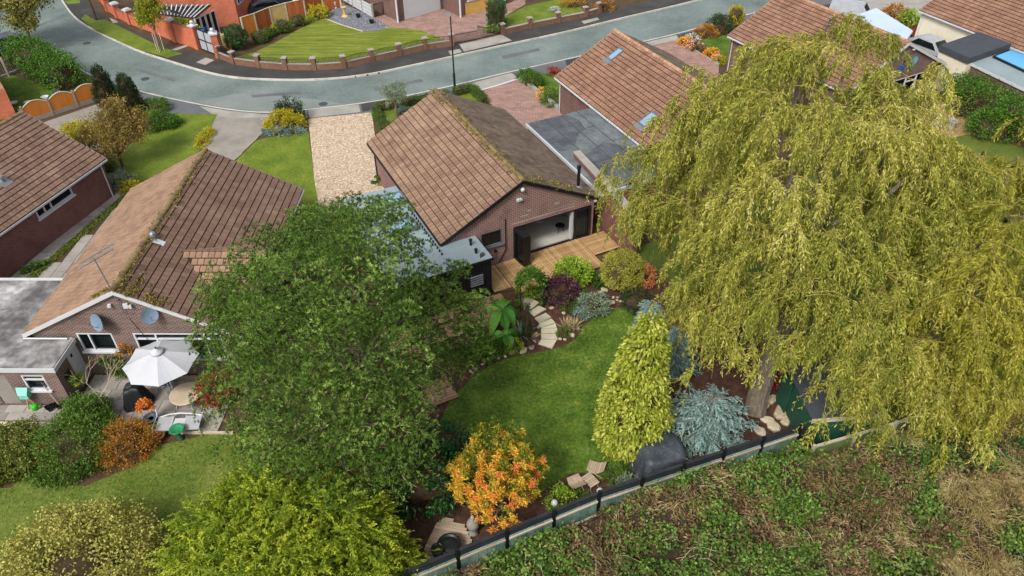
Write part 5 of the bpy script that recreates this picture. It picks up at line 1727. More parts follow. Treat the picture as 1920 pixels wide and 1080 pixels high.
# shed
sh = [site(1485, 700, 2.15), site(1537, 797, 2.15)]
s0, s1 = Vector((11.9, 22.7, 0)), Vector((12.15, 20.0, 0))
t = thing('green_shed', 'dark green garden shed with grey felt roof under the willow', 'shed', (12.0, 20.1, 0), R(5))
MB().box(.1, 2.9, .05, 2.75, 0, 1.95).build('wall', MT['shed_green'], t)
for i in range(14): MB().box(.075, .098, .08 + i * .19, .08 + i * .19 + .18, .02, 1.94).build('cladding_board', MT['shed_green'], t)
for i in range(14): MB().box(.12 + i * .198, .12 + i * .198 + .188, .025, .048, .02, 1.94).build('cladding_board', MT['shed_green'], t)
MB().hexa([(0, -.05, 1.953), (3.05, -.05, 1.953), (3.05, 2.85, 2.1), (0, 2.85, 2.1), (0, -.05, 2.03), (3.05, -.05, 2.03), (3.05, 2.85, 2.18), (0, 2.85, 2.18)]).build('roof', MT['dark_felt'], t)
MB().box(-.02, 3.07, -.1, -.052, 1.85, 2.06).build('fascia', MT['timber_pale'], t)
MB().box(-.05, -.005, 1.9, 2.83, .05, 1.9).build('door', MT['shed_green'], t)

# parasol, table and chairs on the left patio
pp = site(338, 738)
t = thing('parasol', 'large white parasol open over the round patio table', 'parasol', (pp.x, pp.y, 0))
cx_, cz = Vector((-.35, .15, 0)), 2.35
k = 8
m = MB()
ctr = Vector((-.3, .1, 2.62))
rim = [Vector((-.3 + 1.62 * math.cos(2 * math.pi * (i + .35) / k), .1 + 1.62 * math.sin(2 * math.pi * (i + .35) / k), 2.02)) for i in range(k)]
can = None
for i in range(k):
    a, b = rim[i], rim[(i + 1) % k]
    pa = MB()
    n = 5
    for s in range(n):
        for w in range(4):
            def Q(s_, w_):
                r = ctr + (a + (b - a) * w_ - ctr) * s_
                sag = .10 * s_ * math.sin(math.pi * w_) + .06 * math.sin(math.pi * s_)* -1
                r = r + (ctr - r).normalized() * sag * .5 * s_
                r.z -= sag * .5 - 0.0
                return r
            pa.face([Q(s / n, w / 4), Q((s + 1) / n, w / 4), Q((s + 1) / n, (w + 1) / 4), Q(s / n, (w + 1) / 4)])
    pa.build('canopy_panel', MT['canvas'], t, False)
for i in range(k): MB().bar(ctr - Vector((0, 0, .04)), rim[i] - Vector((0, 0, .03)), .025).build('rib', MT['grey_metal'], t)
MB().lathe([(.3, -.06), (.26, .03), (.06, .1), (.03, .16), (.01, .2)], ctr, 16).build('vent_cap', MT['canvas'], t, True)
MB().lathe([(.04, 0), (.035, .06), (.01, .09)], ctr + Vector((0, 0, .17)), 8).build('finial', MT['black_paint'], t)
MB().tube([(-.3, .1, 0), (-.3, .1, 2.6)], .03, 8).build('pole', MT['white_paint'], t)
MB().lathe([(.3, 0), (.3, .06), (.06, .12), (.05, .3)], (-.3, .1, 0), 14).build('base', MT['grey_metal'], t)
tb = site(348, 738, .72)
t = thing('patio_table', 'round tan patio table under the white parasol', 'table', (tb.x, tb.y, 0))
MB().lathe([(.66, .68), (.7, .7), (.7, .73), (.67, .745)], k=28).build('tabletop', MT['table_tan'], t)
for i in range(4):
    a = .6 + i * math.pi / 2
    MB().tube([(.35 * math.cos(a), .35 * math.sin(a), .68), (.5 * math.cos(a), .5 * math.sin(a), .3), (.62 * math.cos(a), .62 * math.sin(a), 0)], .02, 6).build('leg', MT['white_paint'], t)
def patio_chair(label, a, b, rz):
    t = thing('patio_chair', label, 'chair', site(a, b), rz, 'chairs round the patio table')
    MB().hexa([(-.24, -.24, .42), (.24, -.24, .42), (.24, .24, .4), (-.24, .24, .4), (-.24, -.24, .46), (.24, -.24, .46), (.24, .24, .44), (-.24, .24, .44)]).build('seat', MT['blue_fabric'], t)
    MB().hexa([(-.24, .24, .46), (.24, .24, .46), (.24, .28, .46), (-.24, .28, .46), (-.24, .34, .95), (.24, .34, .95), (.24, .38, .95), (-.24, .38, .95)]).build('backrest', MT['blue_fabric'], t)
    for s_ in (-.27, .27):
        MB().tube([(s_, -.26, 0), (s_, -.26, .62), (s_, .1, .64), (s_, .36, .95)], .018, 5).build('leg', MT['white_paint'], t)
        MB().tube([(s_, .32, 0), (s_, .26, .45), (s_, .36, .95)], .018, 5).build('leg', MT['white_paint'], t)
patio_chair('white-framed blue patio chair right of the table by the red maple', 384, 728, R(-100))
patio_chair('white-framed blue patio chair tucked under the parasol near the window', 330, 705, R(20))
patio_chair('white-framed blue patio chair left of the round table in the parasol shade', 312, 728, R(95))
# white framed double seat
pp = site(340, 806)
t = thing('garden_bench', 'white-framed twin seat with grey slings at the patio edge', 'bench', pp, R(2))
MB().tube([(-.95, .35, .45), (-.5, .42, .56), (0, .44, .6), (.5, .42, .56), (.95, .35, .5)], .035, 6).build('top_rail', MT['white_paint'], t)
for s_ in (-1, 1):
    MB().tube([(s_ * .98, .42, 0), (s_ * .98, .36, .5), (s_ * .98, .5, .95)], .035, 6).build('leg', MT['white_paint'], t)
    MB().tube([(s_ * .98, -.35, 0), (s_ * .98, -.35, .55), (s_ * .98, .38, .6)], .03, 6).build('leg', MT['white_paint'], t)
    x0, x1 = sorted((s_ * .92, s_ * .28))
    MB().hexa([(x0, -.35, .38), (x1, -.35, .38), (x1, .35, .46), (x0, .35, .46), (x0, -.35, .42), (x1, -.35, .42), (x1, .35, .5), (x0, .35, .5)]).build('seat', MT['grey_fabric'], t)
    MB().tube([(s_ * .27, -.36, .4), (s_ * .27, .38, .5)], .025, 6).build('seat_rail', MT['white_paint'], t)
MB().box(-.26, .26, -.1, .3, .4, .43).build('centre_table', MT['white_paint'], t)
pp = site(339, 822)
t = thing('bird_bath', 'green glazed bird bath on a short dark pedestal at the lawn edge', 'bird bath', pp)
MB().lathe([(.1, .5), (.28, .58), (.32, .64), (.3, .66), (.22, .6), (.05, .57)], k=20).build('bowl', MT['pot_green'], t, True)
MB().lathe([(.17, 0), (.14, .06), (.07, .14), (.06, .4), (.12, .52)], k=12).build('pedestal', MT['shed_green'], t, True)
# potted acer and pots
leafmat('leaf_acer_orange', ['#b4501e', '#d2702c', '#e08d3c', '#d8a040'], 0.6)
def pot(label, a, b, r, h, mat, rim='white_paint', group=None):
    t = thing('plant_pot', label, 'pot', site(a, b), 0, group)
    MB().lathe([(r * .7, 0), (r, h), (r * 1.08, h + .02), (r * 1.08, h + .07), (r * .95, h + .07), (r * .9, h)], k=18).build('pot', MT[mat], t, True)
    MB().lathe([(r * .9, h - .02), (r * .4, h + .0)], k=14).build('soil', MT['earth'], t)
    return t
pot('dark blue pot with white rim holding the small orange maple', 289, 797, .3, .45, 'plant_pot')
pot('small terracotta pot at the lawn edge beside the bird bath', 303, 824, .2, .25, 'terracotta')
# bird table, watering can, small black pots by the garage
pp = site(62, 763)
t = thing('bird_table', 'turquoise bird table on yellow legs by the left garage wall', 'bird table', pp)
MB().hexa([(-.2, -.2, .95), (.2, -.2, .95), (.2, .2, .95), (-.2, .2, .95), (-.26, -.02, 1.25), (.26, -.02, 1.25), (.26, .02, 1.25), (-.26, .02, 1.25)]).build('roof', MT['turquoise'], t)
MB().box(-.2, .2, -.18, .18, .7, .94).build('house', MT['turquoise'], t)
for a in range(3): MB().bar((0, 0, .7), (.22 * math.cos(a * 2.1), .22 * math.sin(a * 2.1), 0), .04).build('leg', MT['fence_sand'], t)
pp = site(68, 768)
t = thing('watering_can', 'bright green watering can on the slabs by the left garage', 'watering can', pp)
MB().lathe([(.14, 0), (.15, .26), (.1, .3)], k=14).build('body', MT['bright_green'], t, True)
MB().tube([(.13, 0, .1), (.3, .05, .3)], [.03, .02], 6).build('spout', MT['bright_green'], t)
MB().tube([(-.14, 0, .1), (-.24, 0, .22), (-.12, 0, .34), (.06, 0, .3)], .015, 5).build('handle', MT['bright_green'], t)
for i, (a, b) in enumerate(((91, 768), (99, 765), (106, 763), (113, 767), (96, 771))):
    t = thing('small_pot', 'small empty dark plant pot in the row by the left garage corner', 'pot', site(a, b), 0, 'small pots by the garage')
    MB().lathe([(.08, 0), (.11, .18), (.12, .2), (.1, .2), (.09, .12)], k=12).build('pot', MT['black_paint'], t)
t = thing('garden_fork', 'rusty long-handled fork leaning on the left garage wall', 'fork', HL.w(-3.3, -14.15, 0))
MB().bar((0, 0, .05), (-.3, .1, 1.25), .035).build('handle', MT['timber_pale'], t)
m = MB()
for i in range(3): m.bar((-.3 + i * .07, .1, 1.25), (-.33 + i * .08, .1, 1.5), .015)
m.build('tines', MT['grey_metal'], t)
# ornaments in the slate bed
t = thing('sundial', 'pale stone sundial pedestal in the slate chippings', 'sundial', site(647, 31))
MB().lathe([(.34, 0), (.34, .08), (.16, .16), (.13, .3), (.16, .7), (.2, .78), (.28, .86), (.28, .92)], k=8).build('pedestal', MT['fence_sand'], t)
t = thing('statue', 'small white garden statue by the end of the rust fence', 'statue', site(629, 16))
MB().lathe([(.17, 0), (.16, .12), (.1, .2), (.14, .5), (.17, .62), (.07, .74), (.1, .84), (.03, .95)], k=12).build('figure', MT['white_paint'], t, True)
for a, b, lb in ((672, 33, 'small dark potted plant in the slate chippings nearest the screen wall'), (697, 44, 'round black planter standing in the slate chippings')):
    t = thing('planter', lb, 'planter', site(a, b))
    MB().lathe([(.14, 0), (.24, .3), (.25, .33), (.2, .33), (.18, .26)], k=14).build('pot', MT['black_paint'], t)
# millstone bird baths on the right patio, round stones
for a, b, lb in ((1752, 240, 'left of two round stone pots standing on the tan block patio'), (1781, 238, 'right of two round stone pots standing on the tan block patio')):
    t = thing('stone_pot', lb, 'pot', site(a, b))
    MB().lathe([(.3, 0), (.32, .4), (.38, .46), (.38, .52), (.3, .52), (.26, .44)], k=16).build('pot', MT['concrete'], t)
    MB().lathe([(.26, .45), (.1, .47)], k=12).build('soil', MT['slate_chip'], t)
for a, b, s_, lb in ((1793, 200, .5, 'flat pale boulder at the edge of the tan patio'), (1783, 194, .3, 'small boulder beside the flat one at the tan patio'), (1775, 199, .45, 'long low stone at the top of the tan patio'), (1796, 212, .45, 'round millstone by the tan patio hedge')):
    tag(child('boulder', RK[rng.randrange(6)], None, None, Matrix.Translation(site(a, b)) @ Matrix.Scale(s_, 4)), lb, 'boulder')
# hose reel
t = thing('hose_reel', 'bright green hose reel on the cream house wall', 'hose reel', site(1719, 68, .0))
MB().tube([(-.12, 0, .55), (.12, 0, .55)], .3, 14).build('reel', MT['bright_green'], t)
MB().bar((0, 0, 0), (0, 0, .5), .08).build('stand', MT['black_paint'], t)
MB().tube([(.12, 0, .55), (.2, 0, .55)], .12, 10).build('hub', MT['black_paint'], t)
# blue-white bits at the left front garden
for a, b, lb in ((86, 186, 'white plastic basin on the lawn behind the orange arched fence'), (28, 197, 'white flower pot by the orange-red house wall'), (54, 196, 'white ornament pair on the edge of the left front lawn'), (107, 177, 'dark bowl at the foot of the clipped hedge')):
    t = thing('garden_bowl', lb, 'bowl', site(a, b))
    MB().lathe([(.18, 0), (.26, .2), (.3, .24), (.26, .24), (.2, .12)], k=14).build('bowl', MT['white_paint' if 'white' in lb else 'plant_pot'], t, True)

# ================================================================ vehicles
def car(name, label, p, rz, body, van=False, scale=1.0):
    t = thing(name, label, 'car', p, rz)
    L, W, H1, H2 = 2.1 * scale, .86 * scale, .78 * scale, (1.42 if not van else 1.9) * scale
    prof = [(-L, .3), (-L, .68), (-L * .82, H1), (-L * .52, H1 + .06), (-L * .2, H2 - .04), (L * .45, H2), (L * .82, H2 * .72), (L * .97, H1), (L, .6), (L, .3)]
    if van: prof = [(-L, .3), (-L, .75), (-L * .85, .95), (-L * .6, H2 * .95), (-L * .4, H2), (L * .95, H2), (L, H2 * .6), (L, .3)]
    m = MB()
    yw_ = lambda z: W * (1 - .22 * max(0, (z - H1)) / (H2 - H1 + .01))
    n = len(prof)
    v = [(x, -yw_(z), z) for x, z in prof] + [(x, yw_(z), z) for x, z in prof]
    m.v = v
    m.f = [tuple(range(n)), tuple(range(2 * n - 1, n - 1, -1))] + [(i, (i + 1) % n + 0, (i + 1) % n + n, i + n)[::-1] for i in range(n)]
    m.build('body', MT[body], t)
    if not van:
        g = MB()
        zr = .02
        g.face([(-L * .5, -W * .78, H1 + .1), (-L * .22, -W * .7, H2 - .06), (-L * .22, W * .7, H2 - .06), (-L * .5, W * .78, H1 + .1)])
        for q in range(len(g.v)): g.v[q] = (g.v[q][0] - .03, g.v[q][1], g.v[q][2] + .03)
        g.build('windscreen', MT['glass_dark'], t)
        g = MB().face([(L * .8, -W * .7, H2 * .76), (L * .93, -W * .78, H1 + .06), (L * .93, W * .78, H1 + .06), (L * .8, W * .7, H2 * .76)])
        for q in range(len(g.v)): g.v[q] = (g.v[q][0] + .04, g.v[q][1], g.v[q][2] + .02)
        g.build('rear_window', MT['glass_dark'], t)
        for s_ in (-1, 1):
            g = MB().face([(-L * .42, s_ * (W * .985 + .01), H1 + .08), (L * .7, s_ * (W * .985 + .01), H1 + .08), (L * .45, s_ * (W * .86), H2 - .1), (-L * .18, s_ * (W * .86), H2 - .12)])
            g.build('side_window', MT['glass_dark'], t)
    else:
        g = MB().face([(-L * .83, -W * .85, 1.0), (-L * .62, -W * .8, H2 * .92), (-L * .62, W * .8, H2 * .92), (-L * .83, W * .85, 1.0)])
        for q in range(len(g.v)): g.v[q] = (g.v[q][0] - .04, g.v[q][1], g.v[q][2] + .02)
        g.build('windscreen', MT['glass_dark'], t)
    for x in (-L * .62, L * .62):
        for s_ in (-1, 1):
            w = MB().tube([(x, s_ * (W - .12), .31), (x, s_ * (W + .02), .31)], .31, 14).build('wheel', MT['tyre'], t)
            MB().tube([(x, s_ * (W + .021), .31), (x, s_ * (W + .03), .31)], .18, 10).build('rim', MT['grey_metal'], w)
    for s_ in (-1, 1):
        MB().box(-L - .02, -L + .02, *sorted((s_ * W * .55, s_ * W * .92)), .5, .66).build('headlight', MT['glass_sky'], t)
car('parked_car', 'dark car parked behind the rust fence beside the orange house', site(508, 22), R(200), 'car_dark')
car('parked_car', 'white-roofed car parked next to the dark one behind the rust fence', site(535, 16), R(200), 'car_white')
car('parked_van', 'white van parked behind the right bungalow roof', site(1590, 36), R(150), 'grey_gate', True, .85)
car('parked_car', 'pale car nose-in beside the cream house', site(1742, 104), R(120), 'grey_gate')
car('parked_car', 'dark car parked by the railings at the left edge', site(8, 98), R(40), 'car_dark')
car('parked_car', 'white car parked beyond the tree in the top left corner', site(12, 10), R(10), 'car_white')
# ================================================================ vegetation
def unit(n, zmin=-1.0):
    v = nrg.normal(size=(n * 4 + 16, 3))
    v /= np.linalg.norm(v, axis=1)[:, None]
    v = v[v[:, 2] > zmin]
    while len(v) < n:
        w = nrg.normal(size=(n * 4, 3)); w /= np.linalg.norm(w, axis=1)[:, None]
        v = np.vstack((v, w[w[:, 2] > zmin]))
    return v[:n]


leafmat('pine', ['#1f330f', '#3d591b', '#668431', '#a3b95e'], 0.6, 0.2)
leafmat('pine_dry', ['#6b5a3c', '#8a795a', '#a39374'], 0.7, 0.1)
leafmat('willow', ['#46541a', '#6c7728', '#93953a', '#bbb352', '#bdc38e'], 0.55, 0.3)
leafmat('willow_gold', ['#5c661e', '#82862b', '#a59f39', '#beb34e'], 0.55, 0.3)
leafmat('golden_conifer', ['#3a4f0e', '#667d17', '#949f25', '#bcbf3c'], 0.6, 0.25)
leafmat('pale_shrub', ['#666b26', '#918f40', '#b1ab58', '#c8c078'], 0.6, 0.25)
leafmat('orange_tree', ['#4a661e', '#84902a', '#cfae36', '#e3b03c', '#e59a3c', '#dc784a'], 0.55, 0.3)
leafmat('gold_cone', ['#67761b', '#8c972e', '#abb045', '#c4c362'], 0.55, 0.25)
leafmat('blue_spruce', ['#445e5a', '#627f7a', '#86a09a', '#a8bcb5'], 0.6, 0.1)
leafmat('ball_gold', ['#757a22', '#949536', '#aeaa4c', '#bfb962'], 0.6, 0.2)
leafmat('purple', ['#2d1b22', '#4a2a35', '#643a47', '#7a4d58'], 0.6, 0.25)
leafmat('lime', ['#4f7016', '#75951f', '#9bb637', '#bccb66'], 0.55, 0.25)
leafmat('mid_green', ['#29440f', '#3f6119', '#557a24', '#6f9038'], 0.55, 0.25)
leafmat('deep_green', ['#123312', '#1f4a1b', '#2f6228', '#417537'], 0.45, 0.2, 0.5)
leafmat('dark_conifer', ['#17210f', '#263619', '#374a24', '#4a5a30'], 0.7, 0.1)
leafmat('hedge_green', ['#23400d', '#3a5e17', '#4f7821', '#678c2d'], 0.55, 0.2)
leafmat('hedge_olive', ['#3f4f16', '#5b6a22', '#7a8234', '#94964c'], 0.6, 0.2)
leafmat('grey_green', ['#4c5c46', '#6c7c63', '#8d9a80', '#aab299'], 0.6, 0.2)
leafmat('cherry', ['#4a5520', '#666628', '#857236', '#a5854c', '#b0925c'], 0.6, 0.3)
leafmat('yellow_shrub', ['#7b7a16', '#a39a1d', '#c0b32b', '#cdc248'], 0.55, 0.25)
leafmat('red_acer', ['#6a2030', '#96323a', '#ab4a3e', '#bb6648'], 0.6, 0.3)
leafmat('rust_shrub', ['#596020', '#8a6b22', '#ad7428', '#bc7d34', '#8f8436'], 0.6, 0.2)
leafmat('peach', ['#b5603c', '#cc7c50', '#d99666', '#c98a54'], 0.6, 0.25)
leafmat('heather', ['#2f4d14', '#48681f', '#61802c', '#80914a'], 0.6, 0.2)
leafmat('flower_mix', ['#c23a20', '#d86a22', '#dcae2e', '#d8d4cc', '#b0405c', '#4c6a28'], 0.6, 0.2)
leafmat('flower_white', ['#d8d8d4', '#c9cbc4', '#6d8050', '#e2e2df'], 0.6, 0.2)
leafmat('flower_orange', ['#d0662a', '#dd8c2c', '#e0ae34', '#5c7a30'], 0.6, 0.2)
leafmat('straw', ['#8a7a4c', '#a4926a', '#bba97c', '#c7ba92'], 0.7, 0.2)
leafmat('bramble', ['#263f12', '#3d5a1c', '#55742a', '#6f8a3c', '#8b8f4a'], 0.55, 0.2)
leafmat('bramble_dead', ['#3d3021', '#5b4830', '#795f42', '#97815c'], 0.8, 0.1)
leafmat('banana', ['#35701c', '#4f9026', '#6caa36', '#86b84a'], 0.4, 0.35, 0.5)


def core_mesh(parent, c, r, mat='twig_brown'):
    m = MB()
    k, n = 10, 6
    prof = []
    for i in range(n + 1):
        t = math.pi * i / n
        prof.append((max(0.01, math.sin(t)), -math.cos(t)))
    for i in range(n):
        for j in range(k):
            def V(ii, jj):
                a = 2 * math.pi * (jj % k) / k
                q = 1 + .12 * math.sin(3 * a + ii)
                return (c[0] + r[0] * prof[ii][0] * math.cos(a) * q, c[1] + r[1] * prof[ii][0] * math.sin(a) * q, max(.0, c[2] + r[2] * prof[ii][1]))
            m.face([V(i, j), V(i, j + 1), V(i + 1, j + 1), V(i + 1, j)])
    return m.build('twigs', MT[mat], parent)


def bush(name, label, cat, at, size, mat, n, leaf=(.1, .05), shape='ell', clumps=40, cr=.16, core=.6, group=None, lean=.7, up=.35, loc=None, z0=0.0, ang=0.0, tl=.5, bend=.25):
    p = loc if loc is not None else site(*at)
    t = thing(name, label, cat, (p[0], p[1], z0), ang, group)
    rx, ry, h = size
    n = int(n * .6)
    leaf = (leaf[0] * 1.18, leaf[1] * 1.24)
    if shape == 'ell':
        D = unit(clumps, -.75); C0 = np.array([0, 0, h * .5]); S = np.array([rx, ry, h * .5])
        C = C0 + D * S * nrg.uniform(.8, 1.0, (clumps, 1)); Nn = D / S
        cc, cs = (0, 0, h * .5), (rx * core, ry * core, h * .5 * core)
    elif shape == 'dome':
        D = unit(clumps, 0.0); C0 = np.array([0, 0, h * .08]); S = np.array([rx, ry, h * .9])
        C = C0 + D * S * nrg.uniform(.82, 1.0, (clumps, 1)); Nn = D / S
        cc, cs = (0, 0, 0), (rx * core, ry * core, h * .9 * core)
    elif shape == 'cone':
        q = 1 - nrg.random(clumps) ** .62 ; a = nrg.uniform(0, 2 * np.pi, clumps)
        r = (1 - q) ** .62 * np.minimum(1, .7 + q * 1.6) * (1 + .1 * np.sin(3 * a + 9 * q)) * nrg.uniform(.85, 1.03, clumps)
        C = np.column_stack((rx * r * np.cos(a), ry * r * np.sin(a), h * (.03 + .95 * q))); Nn = np.column_stack((np.cos(a), np.sin(a), np.full(clumps, .35)))
        cc, cs = (0, 0, h * .36), (rx * core * .85, ry * core * .85, h * .52)
    elif shape == 'box':
        Q = nrg.uniform(-1, 1, (clumps, 3)); ar = np.array([ry * h, ry * h, rx * h, rx * h, 2 * rx * ry * 1.4]); f_ = nrg.choice(5, clumps, p=ar / ar.sum())
        Nn = np.zeros((clumps, 3))
        for i, (ax, sg) in enumerate(((0, 1), (0, -1), (1, 1), (1, -1), (2, 1))):
            Q[f_ == i, ax] = sg; Nn[f_ == i, ax] = sg
        C = Q * np.array([rx, ry, h / 2]) * nrg.uniform(.93, 1.0, (clumps, 1)) + np.array([0, 0, h / 2])
    Nn = Nn / np.linalg.norm(Nn, axis=1)[:, None]
    ct = nrg.random(clumps)
    idx = nrg.integers(0, clumps, n)
    P = C[idx] + np.clip(nrg.normal(size=(n, 3)), -2, 2) * cr * .6
    P[:, 2] = np.maximum(P[:, 2], .02)
    A = Nn[idx] + nrg.normal(size=(n, 3)) * lean + np.array([0, 0, up])
    tint = ct[idx] * tl + nrg.random(n) * (1 - tl)
    leaves('foliage', P, A, leaf[0] * nrg.uniform(.7, 1.25, n), leaf[1], tint, MT[mat], t, bend=bend)
    if core:
        if shape == 'cone':
            MB().lathe([(rx * core * .8, .02), (rx * core, h * .14), (rx * core * .75, h * .4), (rx * core * .4, h * .7), (.02, h * .9)], k=10).build('twigs', MT['twig_brown'], t)
        elif shape == 'box':
            MB().box(-rx * .88, rx * .88, -ry * .8, ry * .8, 0, h * .9).build('twigs', MT['twig_brown'], t)
        else:
            core_mesh(t, cc, cs)
    return t


def limb(m, a, b, r0, r1, sag=.0, k=6, n=5, wob=.12):
    a, b = Vector(a), Vector(b)
    pts, rr = [], []
    L = (b - a).length
    for i in range(n + 1):
        s = i / n
        p = a + (b - a) * s + Vector((0, 0, sag * 4 * s * (1 - s)))
        if 0 < i < n: p += Vector((rng.uniform(-1, 1), rng.uniform(-1, 1), rng.uniform(-1, 1))) * wob * L * .12
        pts.append(p); rr.append(r0 + (r1 - r0) * s)
    m.tube(pts, rr, k)
    return pts


# ---------------------------------------------------------------- the big pine
PT = Vector((-6.1, 21.6, 0))
t = thing('pine_tree', 'large dark green pine spreading over the flat roof and lower deck', 'tree', PT)
LB = [(690, 455, 8.8, 1.5), (615, 460, 8.0, 1.5), (525, 490, 6.9, 1.5), (455, 550, 6.0, 1.35), (560, 555, 8.4, 2.0), (670, 545, 9.0, 1.9), (455, 640, 5.5, 1.7), (550, 660, 7.4, 2.2), (670, 660, 8.0, 2.2),
      (470, 740, 4.6, 1.6), (590, 780, 5.8, 2.1), (700, 780, 6.0, 1.9), (520, 830, 4.0, 1.5), (640, 860, 4.2, 1.7), (740, 860, 3.6, 1.2), (750, 740, 4.8, 1.1), (428, 600, 5.2, .9), (725, 410, 8.0, .8), (410, 560, 5.4, .6), (655, 405, 8.0, .7), (570, 420, 7.6, .7)]
LBS = [(830, 560, 5.6, .7), (868, 575, 4.8, .5), (885, 615, 4.4, .6), (835, 615, 5.2, 1.0), (875, 655, 4.2, .8), (800, 620, 5.6, .9), (835, 690, 4.0, .9), (790, 690, 4.6, .9), (858, 510, 5.6, .35), (895, 572, 4.6, .35), (795, 525, 6.2, .7), (765, 470, 7.2, .8), (755, 565, 6.8, 1.1), (740, 620, 7.0, 1.0)]
rows = []
tm = MB()
limb(tm, (0, 0, 0), (.3, .2, 5.0), .36, .2, n=5, k=10, wob=.3)
limb(tm, (.3, .2, 5.0), (.2, .6, 9.0), .2, .07, n=4, k=8)
tm.build('trunk', MT['bark_tree'], t)
bm_ = MB()
cush = []
LC = [site(q[0], q[1], q[2]) for q in LB + LBS]
LR = [q[3] for q in LB + LBS]
for (a, b, z, r), dens in [(q, 1.0) for q in LB] + [(q, .62) for q in LBS]:
    c = site(a, b, z) - PT
    limb(bm_, (.25, .3, min(8.2, max(2.0, z - 1.3 + rng.uniform(-.5, .5)))), (c.x, c.y, c.z - .3 * r), .075, .025, sag=-.25, n=7, wob=.6)
    nc = int((13 if dens == 1 else 16) * r * r * dens) + 4
    for i in range(nc):
        zz = 1 - 1.55 * (i + .5) / nc
        th = i * 2.399963 + z * 3
        rr = math.sqrt(max(0, 1 - zz * zz))
        q = Vector(c) + Vector((rr * math.cos(th) * r, rr * math.sin(th) * r, zz * r * .8)) * rng.choice((rng.uniform(.85, 1.05), rng.uniform(.85, 1.05), rng.uniform(.45, .8)))
        wq = q + PT
        if any((wq - LC[k]).length < LR[k] * .42 for k in range(len(LC))): continue
        cush.append((q.x, q.y, q.z, rng.uniform(.45, .72) * (1 if dens == 1 else .72), rng.random()))
        if rng.random() < .12: limb(bm_, (c.x, c.y, c.z - .3 * r), (q.x, q.y, q.z - .12), .03, .012, n=3, k=4)
bm_.build('branches', MT['bark_grey'], t)
cush = np.array(cush)
nt_ = 37
idx = np.repeat(np.arange(len(cush)), nt_)
D = unit(len(idx), -.15)
TP = cush[idx, :3] + D * cush[idx, 3:4] * np.array([1, 1, .8]) * nrg.uniform(.78, 1.04, (len(idx), 1))
TA = D * .8 + np.array([0, 0, .75])
TA /= np.linalg.norm(TA, axis=1)[:, None]
nn_ = 8
i2 = np.repeat(np.arange(len(TP)), nn_)
A = TA[i2] * .9 + unit(len(i2), -1) * .8
tt = np.clip(cush[idx, 4][i2] * .5 + nrg.random(len(TP))[i2] * .45 + nrg.random(len(i2)) * .15 - .05, 0, 1)
leaves('crown', TP[i2], A, nrg.uniform(.1, .16, len(i2)), .03, tt, MT['pine'], t, bend=0)
k = 3600
i3 = nrg.integers(0, len(cush), k)
leaves('dead_needles', cush[i3, :3] + nrg.normal(size=(k, 3)) * .3 - np.array([0, 0, .3]), nrg.normal(size=(k, 3)), .28, .022, nrg.random(k), MT['pine_dry'], t, bend=0)


